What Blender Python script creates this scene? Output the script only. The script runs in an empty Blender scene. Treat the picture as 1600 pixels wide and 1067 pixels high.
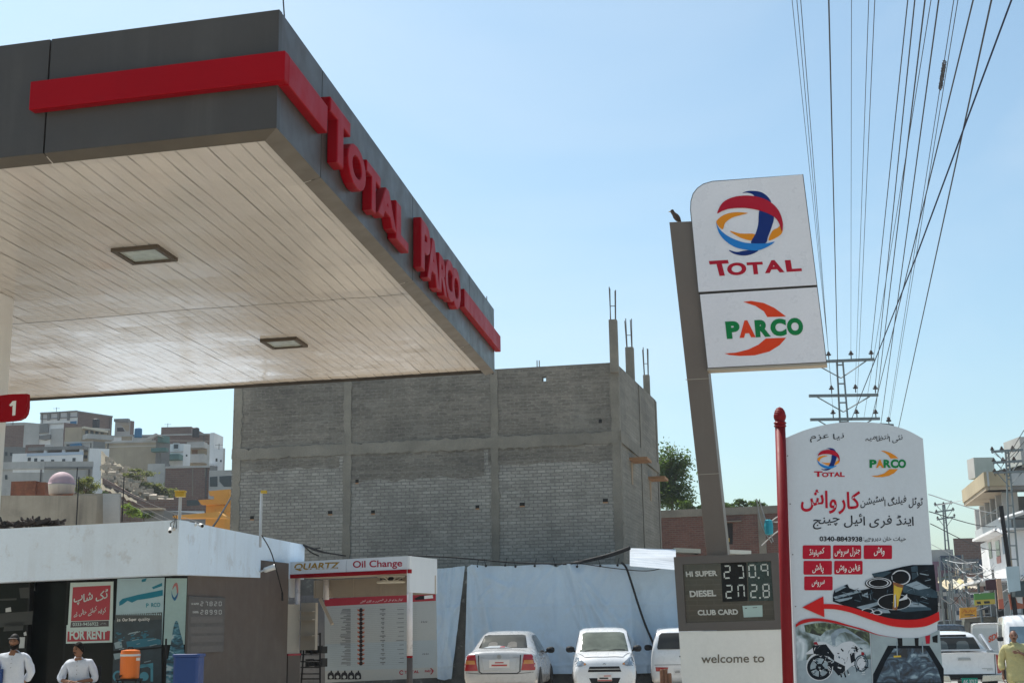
import bpy, bmesh, math, random
import numpy as np
from mathutils import Vector, noise
from mathutils.bvhtree import BVHTree
random.seed(7)
SC = bpy.context.scene
COL = SC.collection
PI = math.pi

# ------------------------------------------------------------------ camera
F_PX, CX, CY, EYE = 2050.0, 800.0, 533.5, 1.75
PITCH, ROLL = math.radians(12.3), math.radians(-0.92)
def _rx(a): c, s = math.cos(a), math.sin(a); return np.array([[1,0,0],[0,c,-s],[0,s,c]])
def _rz(a): c, s = math.cos(a), math.sin(a); return np.array([[c,-s,0],[s,c,0],[0,0,1]])
RM = _rx(PI/2+PITCH) @ _rz(ROLL)
cam_d = bpy.data.cameras.new("camera"); cam_d.sensor_width = 36.0
cam_d.lens = 36.0*F_PX/1600.0; cam_d.clip_start = 0.1; cam_d.clip_end = 6000
cam = bpy.data.objects.new("camera", cam_d); COL.objects.link(cam)
from mathutils import Matrix
cam.matrix_world = Matrix.Translation((0,0,EYE)) @ Matrix([list(map(float,r)) for r in RM]).to_4x4()
SC.camera = cam

# ------------------------------------------------------------------ sky, sun, exposure
SUN_EL, SUN_AZ = math.radians(60), math.radians(-38)      # azimuth measured from +Y towards +X: ahead of the camera, to the left
world = bpy.data.worlds.new("World"); SC.world = world; world.use_nodes = True
wn = world.node_tree.nodes; wl = world.node_tree.links
sky = wn.new('ShaderNodeTexSky'); sky.sky_type = 'NISHITA'; sky.sun_disc = False
sky.sun_elevation = SUN_EL; sky.sun_rotation = SUN_AZ
sky.altitude = 0; sky.air_density = 1.0; sky.dust_density = 1.8; sky.ozone_density = 0.6
bg = wn['Background']; bg.inputs['Strength'].default_value = 0.132
tint = wn.new('ShaderNodeMix'); tint.data_type = 'RGBA'; tint.blend_type = 'MULTIPLY'; tint.inputs[0].default_value = 1.0
tint.inputs[7].default_value = (.80, .945, .905, 1)                       # colour grade on the sky, slightly green
wl.new(sky.outputs[0], tint.inputs[6]); 
sn = wn.new('ShaderNodeTexNoise'); sn.inputs['Scale'].default_value = 2.6; sn.inputs['Detail'].default_value = 5; sn.inputs['Distortion'].default_value = .6   # faint high cloud
sc_ = wn.new('ShaderNodeTexCoord'); sm = wn.new('ShaderNodeMapping'); sm.inputs['Scale'].default_value = (1.0, 1.4, 2.6); wl.new(sc_.outputs['Generated'], sm.inputs[0]); wl.new(sm.outputs[0], sn.inputs['Vector'])
sr = wn.new('ShaderNodeMapRange'); sr.inputs[1].default_value = .45; sr.inputs[2].default_value = .75; sr.inputs[3].default_value = 0; sr.inputs[4].default_value = .26; wl.new(sn.outputs[0], sr.inputs[0])
cl_ = wn.new('ShaderNodeMix'); cl_.data_type = 'RGBA'; wl.new(sr.outputs[0], cl_.inputs[0]); wl.new(tint.outputs[2], cl_.inputs[6]); cl_.inputs[7].default_value = (4.7, 5.2, 5.6, 1)
wl.new(cl_.outputs[2], bg.inputs['Color'])
sun_d = bpy.data.lights.new("sun", 'SUN'); sun_d.energy = 4.2; sun_d.angle = math.radians(0.6)
sun_d.color = (1.0, 0.955, 0.89)
sun = bpy.data.objects.new("sun", sun_d); COL.objects.link(sun)
sv = Vector((math.sin(SUN_AZ)*math.cos(SUN_EL), math.cos(SUN_AZ)*math.cos(SUN_EL), math.sin(SUN_EL)))
sun.rotation_euler = sv.to_track_quat('Z', 'Y').to_euler()
SC.view_settings.view_transform = 'Standard'; SC.view_settings.look = 'None'
SC.view_settings.gamma = 1.0; SC.view_settings.exposure = 0.5

# ------------------------------------------------------------------ pixel geometry (photo pixels -> points in the place)
OC = np.array([0,0,EYE])
def ray(px, py): return RM @ np.array([(px-CX)/F_PX, (CY-py)/F_PX, -1.0])
def P(px, py, Y):
    d = ray(px, py); return OC + d*(Y/d[1])
def PZ(px, py, z):
    d = ray(px, py); return OC + d*((z-EYE)/d[2])
def proj(p):
    q = RM.T @ (np.array(p, float)-OC); return (CX+F_PX*q[0]/-q[2], CY-F_PX*q[1]/-q[2])
def zat(xy, py):
    lo, hi = -30.0, 80.0
    for _ in range(45):
        m = (lo+hi)/2
        if proj((xy[0], xy[1], m))[1] > py: lo = m
        else: hi = m
    return lo
def hit2(px, py, p0, d):
    """point on the vertical plane through p0 with horizontal direction d, seen at pixel px, py"""
    n = np.array([d[1], -d[0], 0.0]); r = ray(px, py)
    return OC + r*(np.dot(n, np.array(p0, float)-OC)/np.dot(n, r))
def unit(v): v = np.array(v, float); return v/np.linalg.norm(v)
def yaw(deg): a = math.radians(deg); return np.array([math.cos(a), math.sin(a), 0.0])
UP = np.array([0,0,1.0])

class Fr:
    """a flat face: origin o, right u, up w, outward normal n"""
    def __init__(s, o, u, w=UP): s.o = np.array(o, float); s.u = unit(u); s.w = unit(w); s.n = unit(np.cross(s.u, s.w))
    def pt(s, x, z, d=0.0): return s.o + s.u*x + s.w*z + s.n*d
    def xz(s, px, py):
        r = ray(px, py); p = OC + r*(np.dot(s.n, s.o-OC)/np.dot(s.n, r)); q = p-s.o
        return float(np.dot(q, s.u)), float(np.dot(q, s.w))
    def px(s, px, py, d=0.0): x, z = s.xz(px, py); return s.pt(x, z, d)

# ------------------------------------------------------------------ objects
WLOC = {}
def tag(o, label=None, cat=None, group=None, kind=None):
    if label: o['label'] = label
    if cat: o['category'] = cat
    if group: o['group'] = group
    if kind: o['kind'] = kind
    return o
def thing(name, label, cat, loc, group=None):
    o = bpy.data.objects.new(name, None); COL.objects.link(o); o.empty_display_size = 0.2
    o.location = [float(c) for c in loc]; WLOC[o.name] = np.array(loc, float)
    return tag(o, label, cat, group)

class MB:
    def __init__(s): s.v = []; s.f = []; s.mi = []; s.m = 0
    def add(s, vs, fs):
        k = len(s.v); s.v += [tuple(map(float, p)) for p in vs]
        for f in fs: s.f.append([k+i for i in f]); s.mi.append(s.m)
        return s
    def quad(s, a, b, c, d): return s.add([a,b,c,d], [(0,1,2,3)])
    def poly(s, pts): return s.add(pts, [tuple(range(len(pts)))])
    def box(s, o, a, b, c):
        """corner o and three edge vectors"""
        o, a, b, c = [np.array(q, float) for q in (o,a,b,c)]
        v = [o, o+a, o+a+b, o+b, o+c, o+a+c, o+a+b+c, o+b+c]
        fs = [(0,3,2,1),(4,5,6,7),(0,1,5,4),(1,2,6,5),(2,3,7,6),(3,0,4,7)]
        if np.dot(np.cross(a,b),c) < 0: fs = [tuple(reversed(f)) for f in fs]
        return s.add(v, fs)
    def cbox(s, c, sx, sy, sz, u=(1,0,0)):
        u = unit(u); v = np.array([-u[1], u[0], 0]); c = np.array(c, float)
        return s.box(c-u*sx/2-v*sy/2-UP*sz/2, u*sx, v*sy, UP*sz)
    def fbox(s, fr, x0, x1, z0, z1, d0, d1):
        return s.box(fr.pt(x0,z0,d0), fr.u*(x1-x0), fr.w*(z1-z0), fr.n*(d1-d0))
    def prism(s, pts, ext):
        ext = np.array(ext, float); n = len(pts); pts = [np.array(p, float) for p in pts]
        a = pts; b = [p+ext for p in pts]
        nrm = np.zeros(3)
        for i in range(n): nrm += np.cross(a[i]-a[0], a[(i+1)%n]-a[0])
        fl = np.dot(nrm, ext) > 0
        f = [tuple(range(n)), tuple(range(2*n-1, n-1, -1))] + [(i, n+i, n+(i+1)%n, (i+1)%n) for i in range(n)]
        if fl: f = [tuple(reversed(q)) for q in f]
        return s.add(a+b, f)
    def tube(s, path, r, n=6, caps=True):
        path = [np.array(p, float) for p in path]; rs = r if isinstance(r, (list,tuple)) else [r]*len(path)
        rings = []; x = None
        for i, p in enumerate(path):
            t = unit(path[min(i+1, len(path)-1)]-path[max(i-1, 0)])
            if x is None:
                x = np.cross(t, UP if abs(t[2]) < .9 else np.array([1,0,0])); x = unit(x)
            else: x = unit(x-t*np.dot(x,t))
            y = np.cross(t, x)
            rings.append([p+(x*math.cos(2*PI*k/n)+y*math.sin(2*PI*k/n))*rs[i] for k in range(n)])
        vs = [q for r_ in rings for q in r_]; fs = []
        for i in range(len(path)-1):
            for k in range(n): fs.append((i*n+k, i*n+(k+1)%n, (i+1)*n+(k+1)%n, (i+1)*n+k))
        if caps: fs += [tuple(range(n-1,-1,-1)), tuple((len(path)-1)*n+k for k in range(n))]
        return s.add(vs, fs)
    def lathe(s, c, prof, n=16, axis=UP):
        """prof: list of (radius, offset along axis)"""
        axis = unit(axis); c = np.array(c, float)
        x = unit(np.cross(axis, [0,1,0] if abs(axis[1]) < .9 else [1,0,0])); y = np.cross(axis, x)
        vs = []; fs = []
        for r, h in prof: vs += [c+axis*h+(x*math.cos(2*PI*k/n)+y*math.sin(2*PI*k/n))*r for k in range(n)]
        for i in range(len(prof)-1):
            for k in range(n): fs.append((i*n+k, i*n+(k+1)%n, (i+1)*n+(k+1)%n, (i+1)*n+k))
        fs += [tuple(range(n-1,-1,-1)), tuple((len(prof)-1)*n+k for k in range(n))]
        return s.add(vs, fs)
    def grid(s, fn, nu, nv):
        vs = [fn(i/nu, j/nv) for j in range(nv+1) for i in range(nu+1)]
        fs = [(j*(nu+1)+i, j*(nu+1)+i+1, (j+1)*(nu+1)+i+1, (j+1)*(nu+1)+i) for j in range(nv) for i in range(nu)]
        return s.add(vs, fs)
    def build(s, name, mat, parent=None, smooth=False, bevel=0.0, sub=0, label=None):
        me = bpy.data.meshes.new(name)
        base = np.array(WLOC[parent.name]) if parent is not None else np.zeros(3)
        if s.v:
            vv = np.array(s.v, float)-base
            me.from_pydata([tuple(p) for p in vv.tolist()], [], s.f)
            uvl = me.uv_layers.new(name="UVMap")
            for pl in me.polygons:
                n = pl.normal
                if abs(n.z) < 0.72:
                    t = Vector((-n.y, n.x, 0)).normalized() if (n.x or n.y) else Vector((1,0,0))
                    for li in pl.loop_indices:
                        co = me.vertices[me.loops[li].vertex_index].co
                        uvl.data[li].uv = (co.x*t.x+co.y*t.y, co.z)
                else:
                    for li in pl.loop_indices:
                        co = me.vertices[me.loops[li].vertex_index].co; uvl.data[li].uv = (co.x, co.y)
        mats = mat if isinstance(mat, (list,tuple)) else [mat]
        for m in mats: me.materials.append(m)
        for pl, mi in zip(me.polygons, s.mi): pl.material_index = mi; pl.use_smooth = smooth
        o = bpy.data.objects.new(name, me); COL.objects.link(o)
        if parent is not None: o.parent = parent
        WLOC[o.name] = base
        if bevel: 
            b = o.modifiers.new('bevel', 'BEVEL'); b.width = bevel; b.segments = 2; b.limit_method = 'ANGLE'
        if sub: 
            b = o.modifiers.new('sub', 'SUBSURF'); b.levels = sub; b.render_levels = sub
        if label: o['label'] = label
        return o

def curve_pts(pts, n=6):
    """Catmull-Rom through points (any dimension)"""
    p = [np.array(q, float) for q in pts]; out = []
    for i in range(len(p)-1):
        a = p[max(i-1,0)]; b = p[i]; c = p[i+1]; d = p[min(i+2,len(p)-1)]
        for k in range(n):
            t = k/n; out.append(.5*((2*b)+(c-a)*t+(2*a-5*b+4*c-d)*t*t+(3*b-a-3*c+d)*t**3))
    out.append(p[-1]); return out
def closed_curve(pts, n=5):
    p = [np.array(q, float) for q in pts]; m = len(p); out = []
    for i in range(m):
        a, b, c, d = p[i-1], p[i], p[(i+1)%m], p[(i+2)%m]
        for k in range(n):
            t = k/n; out.append(.5*((2*b)+(c-a)*t+(2*a-5*b+4*c-d)*t*t+(3*b-a-3*c+d)*t**3))
    return out

# ------------------------------------------------------------------ materials
MATS = {}
def mat(name, col, rough=0.6, var=0.12, scale=2.0, grain=0.05, bump=0.0, metal=0.0, coat=0.0, streak=0.0, streakcol=None,
        spec=0.5, brick=None, stripes=None, trans=0.0, alpha=1.0, spots=0.0, spotcol=(0.05,0.04,0.03), spotscale=4.0):
    if name in MATS: return MATS[name]
    m = bpy.data.materials.new(name); m.use_nodes = True; MATS[name] = m
    nt = m.node_tree; N = nt.nodes; L = nt.links; b = N['Principled BSDF']
    tc = N.new('ShaderNodeTexCoord')
    def noise_(sc, det=5, src=None, rough_=0.6):
        n = N.new('ShaderNodeTexNoise'); n.inputs['Scale'].default_value = sc; n.inputs['Detail'].default_value = det
        n.inputs['Roughness'].default_value = rough_; L.new(src or tc.outputs['Object'], n.inputs['Vector']); return n
    def mix(fac, a, c, mode='MIX'):
        x = N.new('ShaderNodeMix'); x.data_type = 'RGBA'; x.blend_type = mode
        for key, val in (('Factor', fac),):
            if isinstance(val, (int,float)): x.inputs[0].default_value = val
            else: L.new(val, x.inputs[0])
        for idx, val in ((6,a),(7,c)):
            if isinstance(val, tuple): x.inputs[idx].default_value = (*val[:3], 1)
            else: L.new(val, x.inputs[idx])
        return x.outputs[2]
    def ramp(src, lo, hi, a=0.0, c=1.0):
        r = N.new('ShaderNodeMapRange'); r.inputs[1].default_value = lo; r.inputs[2].default_value = hi
        r.inputs[3].default_value = a; r.inputs[4].default_value = c; L.new(src, r.inputs[0]); return r.outputs[0]
    def mapped(sx, sy, sz, src='Object'):
        mp = N.new('ShaderNodeMapping'); mp.inputs['Scale'].default_value = (sx,sy,sz); L.new(tc.outputs[src], mp.inputs[0]); return mp.outputs[0]
    cur = tuple(col[:3]); hgt = None
    if brick:
        bt = N.new('ShaderNodeTexBrick'); L.new(tc.outputs['UV'], bt.inputs['Vector'])
        bt.inputs['Scale'].default_value = 1.0
        bt.inputs['Brick Width'].default_value = brick.get('w', .24); bt.inputs['Row Height'].default_value = brick.get('h', .085)
        bt.inputs['Mortar Size'].default_value = brick.get('m', .008); bt.inputs['Mortar Smooth'].default_value = .3
        bt.inputs['Color1'].default_value = (*col, 1); bt.inputs['Color2'].default_value = (*brick['c2'], 1)
        bt.inputs['Mortar'].default_value = (*brick['mc'], 1); bt.inputs['Bias'].default_value = brick.get('bias', -.2)
        cur = bt.outputs['Color']; hgt = bt.outputs['Fac']
        bn = noise_(7.0, 3, mapped(1,1,2.6)); cur = mix(ramp(bn.outputs[0], .45, .7, 0, .45), cur, tuple(c*.55 for c in col))
        cn = noise_(1.0, 3, mapped(.35,.35,7.5)); cur = mix(ramp(cn.outputs[0], .40, .62, 0, brick.get('course', 0)), cur, tuple(c*.50 for c in col))
        if brick.get('smear'):
            mn = noise_(.9, 7, mapped(1,1,1.3), .72); cur = mix(ramp(mn.outputs[0], .53, .66, 0, brick['smear']), cur, brick['smearc'])
        if 'pale' in brick:
            bn2 = noise_(9.0, 2, mapped(1,1,3.0)); cur = mix(ramp(bn2.outputs[0], .56, .66, 0, brick.get('palef', .6)), cur, brick['pale'])
    if var:
        n1 = noise_(scale, 6); cur = mix(ramp(n1.outputs[0], .25, .75, 0, 1), mix(1.0, cur, (1-var,1-var,1-var), 'MULTIPLY'), mix(1.0, cur, (1+var*.6,1+var*.6,1+var*.55), 'MULTIPLY'))
    if grain:
        n2 = noise_(scale*24, 3); cur = mix(ramp(n2.outputs[0], .3, .7, 0, 1), mix(1.0, cur, (1-grain,)*3, 'MULTIPLY'), cur)
    if streak:
        n3 = noise_(scale*4, 5, mapped(1,1,.06)); n4 = noise_(scale*.8, 3)
        mu = N.new('ShaderNodeMath'); mu.operation = 'MULTIPLY'
        L.new(ramp(n3.outputs[0], .48, .75, 0, streak), mu.inputs[0]); L.new(ramp(n4.outputs[0], .38, .62, 0, 1), mu.inputs[1])
        cur = mix(mu.outputs[0], cur, streakcol or tuple(c*.35 for c in col))
    if spots:
        n5 = noise_(spotscale, 6, None, .7); cur = mix(ramp(n5.outputs[0], .58, .66, 0, spots), cur, spotcol)
    if stripes:   # (axis scale vector, colour, width)
        pass
    if isinstance(cur, tuple): b.inputs['Base Color'].default_value = (*cur, 1)
    else: L.new(cur, b.inputs['Base Color'])
    nr = noise_(scale*3, 4); L.new(ramp(nr.outputs[0], .3, .7, max(.02, rough-.08), min(1, rough+.08)), b.inputs['Roughness'])
    b.inputs['Metallic'].default_value = metal; b.inputs['Specular IOR Level'].default_value = spec
    b.inputs['Coat Weight'].default_value = coat; b.inputs['Coat Roughness'].default_value = .05
    if trans: b.inputs['Transmission Weight'].default_value = trans
    if bump or hgt is not None:
        bp = N.new('ShaderNodeBump'); bp.inputs['Strength'].default_value = bump or .5; bp.inputs['Distance'].default_value = .02
        if hgt is not None:
            iv = N.new('ShaderNodeMath'); iv.operation = 'SUBTRACT'; iv.inputs[0].default_value = 1; L.new(hgt, iv.inputs[1])
            nb = noise_(scale*12, 4); ad = N.new('ShaderNodeMath'); ad.operation = 'ADD'; L.new(iv.outputs[0], ad.inputs[0]); L.new(nb.outputs[0], ad.inputs[1])
            L.new(ad.outputs[0], bp.inputs['Height'])
        else:
            nb = noise_(scale*10, 6); L.new(nb.outputs[0], bp.inputs['Height'])
        L.new(bp.outputs[0], b.inputs['Normal'])
    return m
def paint(name, col, rough=.35, **k): return mat(name, col, rough, var=k.pop('var', .05), grain=k.pop('grain', .02), **k)
def flat(name, col, rough=.6): return mat(name, col, rough, var=.04, grain=.03, scale=6, spec=.15)

# ------------------------------------------------------------------ lettering
_FORMS = {}
for ch, iso, fin, ini, med in [
    ('ا',0xFE8D,0xFE8E,0,0),('ب',0xFE8F,0xFE90,0xFE91,0xFE92),('پ',0xFB56,0xFB57,0xFB58,0xFB59),('ت',0xFE95,0xFE96,0xFE97,0xFE98),
    ('ٹ',0xFB66,0xFB67,0xFB68,0xFB69),('ج',0xFE9D,0xFE9E,0xFE9F,0xFEA0),('چ',0xFB7A,0xFB7B,0xFB7C,0xFB7D),('ح',0xFEA1,0xFEA2,0xFEA3,0xFEA4),
    ('خ',0xFEA5,0xFEA6,0xFEA7,0xFEA8),('د',0xFEA9,0xFEAA,0,0),('ڈ',0xFB88,0xFB89,0,0),('ر',0xFEAD,0xFEAE,0,0),('ز',0xFEAF,0xFEB0,0,0),
    ('س',0xFEB1,0xFEB2,0xFEB3,0xFEB4),('ش',0xFEB5,0xFEB6,0xFEB7,0xFEB8),('ط',0xFEC1,0xFEC2,0xFEC3,0xFEC4),('ظ',0xFEC5,0xFEC6,0xFEC7,0xFEC8),('ع',0xFEC9,0xFECA,0xFECB,0xFECC),
    ('ف',0xFED1,0xFED2,0xFED3,0xFED4),('ق',0xFED5,0xFED6,0xFED7,0xFED8),('ک',0xFB8E,0xFB8F,0xFB90,0xFB91),('گ',0xFB92,0xFB93,0xFB94,0xFB95),
    ('ل',0xFEDD,0xFEDE,0xFEDF,0xFEE0),('م',0xFEE1,0xFEE2,0xFEE3,0xFEE4),('ن',0xFEE5,0xFEE6,0xFEE7,0xFEE8),('و',0xFEED,0xFEEE,0,0),
    ('ہ',0xFBA6,0xFBA7,0xFBA8,0xFBA9),('ی',0xFBFC,0xFBFD,0xFBFE,0xFBFF),('ے',0xFBAE,0xFBAF,0,0),('ئ',0xFE89,0xFE8A,0xFE8B,0xFE8C)]:
    _FORMS[ch] = (iso, fin, ini, med)
def clusters(word):
    """connected letter runs of an Urdu word, in reading order, each as a left-to-right string of shaped forms"""
    out = []; run = []
    for i, c in enumerate(word):
        if c not in _FORMS:
            if run: out.append(run); run = []
            out.append([chr(ord(c))]); continue
        iso, fin, ini, med = _FORMS[c]
        prev = bool(run); nxt = bool(ini) and i+1 < len(word) and word[i+1] in _FORMS
        run.append(chr(med if prev and nxt else fin if prev else ini if nxt else iso))
        if not nxt: out.append(run); run = []
    if run: out.append(run)
    return [''.join(reversed(r)) for r in out]
_TXT = {}
def text_geo(s, bold=0.0, res=5, extrude=0.0, bevel=0.0):
    key = (s, bold, res, extrude, bevel)
    if key in _TXT: return _TXT[key]
    c = bpy.data.curves.new('t', 'FONT'); c.body = s; c.size = 1.0; c.resolution_u = res; c.offset = bold
    c.extrude = extrude; c.bevel_depth = bevel; c.bevel_resolution = 1
    o = bpy.data.objects.new('t', c); COL.objects.link(o)
    dg = bpy.context.evaluated_depsgraph_get(); me = bpy.data.meshes.new_from_object(o.evaluated_get(dg))
    v = np.array([tuple(q.co) for q in me.vertices], float).reshape(-1,3); f = [tuple(p.vertices) for p in me.polygons]
    bpy.data.objects.remove(o); bpy.data.curves.remove(c); bpy.data.meshes.remove(me)
    _TXT[key] = (v, f); return v, f
def urdu_geo(s, bold=0.0, slope=0.28, gap=.06, space=.25):
    """words set in the sloping hand: every connected run descends to its left end"""
    V = []; Fs = []; x = 0.0
    for w in s.split(' '):
        for cl in clusters(w):
            v, f = text_geo(cl, bold, 4)
            if not len(v): x -= space; continue
            v = v.copy(); w0, w1 = v[:,0].min(), v[:,0].max(); width = w1-w0
            v[:,1] += slope*(v[:,0]-w0)*(1 if width > .3 else .4)
            v[:,0] += x-w1
            k = sum(len(a) for a in V); V.append(v); Fs += [tuple(k+i for i in q) for q in f]; x -= width+gap
        x -= space
    return np.vstack(V), Fs
def put_text(geo, fr, TL, TR, BL, d=0.004, mb=None, thick=None):
    """fit lettering into the box whose top left, top right and bottom left corners are seen at these photo pixels"""
    v, f = geo; a = fr.xz(*TL); b = fr.xz(*TR); c = fr.xz(*BL)
    return put_xz(geo, fr, a, b, c, d, mb, thick)
def put_xz(geo, fr, a, b, c, d=0.004, mb=None, thick=None):
    v, f = geo; mb = mb or MB()
    x0, x1, y0, y1 = v[:,0].min(), v[:,0].max(), v[:,1].min(), v[:,1].max()
    z0, z1 = v[:,2].min(), v[:,2].max()
    a, b, c = map(np.array, (a,b,c)); pts = []
    for p in v:
        s = (p[0]-x0)/max(1e-6, x1-x0); t = (y1-p[1])/max(1e-6, y1-y0)
        q = a+(b-a)*s+(c-a)*t
        dd = d if thick is None else d+(p[2]-z0)/max(1e-6, z1-z0)*thick
        pts.append(fr.pt(q[0], q[1], dd))
    return mb.add(pts, f)
# ------------------------------------------------------------------ ground, road, hill
M_conc = mat('forecourt_concrete', (.54,.47,.38), .85, var=.2, scale=.35, grain=.12, bump=.3, spots=.35, spotcol=(.16,.14,.12), spotscale=.9)
M_asph = mat('asphalt', (.34,.33,.31), .9, var=.15, scale=.4, grain=.2, bump=.3)
def gz(x, y=0.0):
    t = min(1, max(0, (x-6.5)/3.5)); u = min(1, max(0, (y-23.5)/4)); return -0.17*t*t*(3-2*t)+.2*u*u*(3-2*u)*(1-t)
mb = MB(); xs = [-1500,-200,-40,-10,0,4,6.5,7.2,8,8.8,9.5,10,14,20,60,200,1500]; ys = [-200,-40,0,20,23.5,24.5,25.5,26.5,27.5,40,70,120,300,900,3000]
for i in range(len(xs)-1):
    for j in range(len(ys)-1):
        mb.quad(*[(x, y, gz(x, y)) for x, y in ((xs[i],ys[j]),(xs[i+1],ys[j]),(xs[i+1],ys[j+1]),(xs[i],ys[j+1]))])
tag(mb.build('ground', M_conc, smooth=True), 'pale dusty concrete ground of the filling station forecourt', 'ground', kind='structure')
SD = unit([.275,.961,0]); SN = np.array([SD[1], -SD[0], 0])        # along the street, and to its right
c0 = np.array([13.5, 36, -.166])
mb = MB(); mb.quad(c0-SN*2.8-SD*14, c0+SN*9-SD*14, c0+SN*9+SD*260, c0-SN*2.8+SD*260)
tag(mb.build('road', M_asph), 'sun bleached asphalt street running away between the buildings', 'road', kind='structure')

M_hill = mat('hill_soil', (.20,.17,.12), .95, var=.35, scale=.12, grain=.35, bump=.8, spots=.6, spotcol=(.10,.12,.045), spotscale=.25)
def hillz(x, y):
    r = max(0, (y-58)/95); base = 13*min(1, r)**1.15
    side = min(1, max(0, (4-x)/26)); n = noise.noise((x*.07, y*.07, 1))*1.3
    return -0.5 + max(0, base*side + n*min(1, r*3))
mb = MB(); mb.grid(lambda a, b: (-130+a*150, 56+b*190, hillz(-130+a*150, 56+b*190)), 50, 60)
tag(mb.build('hill', M_hill, smooth=True), 'dry earth hillside rising behind the filling station under the houses', 'hill', kind='structure')

# ------------------------------------------------------------------ filling station canopy
M_fas = mat('grey_cladding', (.060,.053,.047), .42, var=.16, scale=1.2, grain=.05, streak=.35, streakcol=(.12,.112,.10), spec=.3)
M_lip = mat('lip_cladding', (.105,.088,.066), .5, var=.2, scale=1.5, streak=.3)
M_red = mat('canopy_red', (.29,.0006,.006), .45, var=.10, grain=.03, scale=1.4, spec=.07, streak=.25, streakcol=(.20,.004,.010))
M_sof = mat('soffit_panel', (.68,.625,.565), .17, var=.05, scale=.7, grain=.02, bump=.03, spec=.2)
M_gap = flat('dark_gap', (.03,.028,.025))
M_white_paint = mat('white_painted_steel', (.72,.71,.69), .45, var=.08, scale=1.0, grain=.03, streak=.2)
C0 = P(432,200,9.5); zb = C0[2]; far = PZ(773,582,zb)
a_ = unit(far-C0)                                   # along the right face, away from the camera
l_ = PZ(0,247,zb)-C0; b_ = unit(l_)                 # along the front face, to the left
HT = 0.985; LA = float(np.linalg.norm(far-C0)); LB = 15.0
can = thing('station_canopy', 'dark grey filling station canopy with red band and white slatted underside', 'canopy', (C0+b_*3+a_*4)*np.array([1,1,0]))
def cp(s, t, z): return C0+a_*s+b_*t+UP*(z)         # s along the side, t along the front to the left
# fascias: panels with seams
FR = Fr(C0, a_, UP)                                 # right face (outward to the right)
FL = Fr(C0, -b_, UP)                                # front face
def fascia(nm, fr, segs, off0=.0):
    m = MB()
    for x0, x1 in segs: m.fbox(fr, x0, x1, 0, HT, -.06, 0)
    m.m = 1; m.fbox(fr, min(segs[0][0], segs[-1][0])+.01, max(segs[0][1], segs[-1][1])-.01, .02, HT-.02, -.12, -.061)
    return m.build(nm, [M_fas, M_gap], can)
fascia('fascia', FR, [(0.062,1.15),(1.166,4.62),(4.636,8.1),(8.116,LA)])
fl = [(-2.0,0),(-5.5,-2.016),(-9.0,-5.516),(-12.5,-9.016),(-LB,-12.516)]
fascia('fascia', FL, fl)
mback = MB(); 
mback.quad(cp(LA,0,0), cp(LA,LB,0), cp(LA,LB,HT), cp(LA,0,HT)); mback.quad(cp(0,LB,0), cp(0,LB,HT), cp(LA,LB,HT), cp(LA,LB,0))
mback.build('rear_fascia', M_fas, can)
mt = MB(); mt.quad(cp(.05,.05,HT-.08), cp(LA,.05,HT-.08), cp(LA,LB,HT-.08), cp(.05,LB,HT-.08)); mt.build('roof', M_white_paint, can)
LW = .15                                            # lip under the fascia
m = MB()
for s0, s1 in [(0,1.15),(1.16,4.62),(4.63,8.1),(8.11,LA)]:
    m.add([cp(s0,0,-.001), cp(s1,0,-.001), cp(s1,LW,-.035), cp(max(s0,LW) if s0==0 else s0,LW,-.035)], [(0,1,2,3)])
for t0, t1 in [(0,2.0),(2.01,5.5),(5.51,9),(9.01,LB)]:
    m.add([cp(0,t0,-.001), cp(LW,LW if t0==0 else t0,-.035), cp(LW,t1,-.035), cp(0,t1,-.001)], [(0,1,2,3)])
m.build('lip', M_lip, can)
# soffit: narrow slats running front to back, a joint across
m = MB(); pw = .145; nt_ = int((LB-LW)/pw); rnd = random.Random(3)
for k in range(nt_):
    t0 = LW+k*pw; t1 = t0+pw-.005; prev = None
    for s0, s1 in ((LW,5.35),(5.37,LA)):
        ns = 16
        for q in range(ns):
            sa, sb = s0+(s1-s0)*q/ns, s0+(s1-s0)*(q+1)/ns
            def dz(s, t): return .05+.014*noise.noise((s*1.1, t*.5, 4.0))+.005*noise.noise((s*1.6, k*.9, 2.0))
            tm = (t0+t1)/2
            m.add([cp(sa,t0,dz(sa,t0)), cp(sb,t0,dz(sb,t0)), cp(sb,t1,dz(sb,t1)), cp(sa,t1,dz(sa,t1))], [(3,2,1,0)])
m.build('soffit', M_sof, can, smooth=False)
m = MB(); m.quad(cp(LW,LW,.1), cp(LW,LB,.1), cp(LA,LB,.1), cp(LA,LW,.1)); m.build('soffit_backing', mat('soffit_gap', (.66,.60,.54), .6), can)
# red band
m = MB(); bt, bz0, bz1 = .09, .345, .59
m.prism([C0+UP*0+ (FR.n+0)*bt*0 + q for q in []] or [FR.pt(-.0,bz0,bt), FR.pt(1.04,bz0,bt), FR.pt(1.04,bz1,bt), FR.pt(0,bz1,bt)], -FR.n*(bt-.002))
m.build('red_band', M_red, can, bevel=.008)
m = MB(); m.fbox(FL, -2.11, .095, bz0, bz1, .002, bt); m.build('red_band', M_red, can, bevel=.008)
x0 = 7.25; m = MB(); m.fbox(FR, x0, LA+.05, bz0-.02, bz1-.02, .002, bt); m.build('red_band', M_red, can, bevel=.008)
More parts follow.
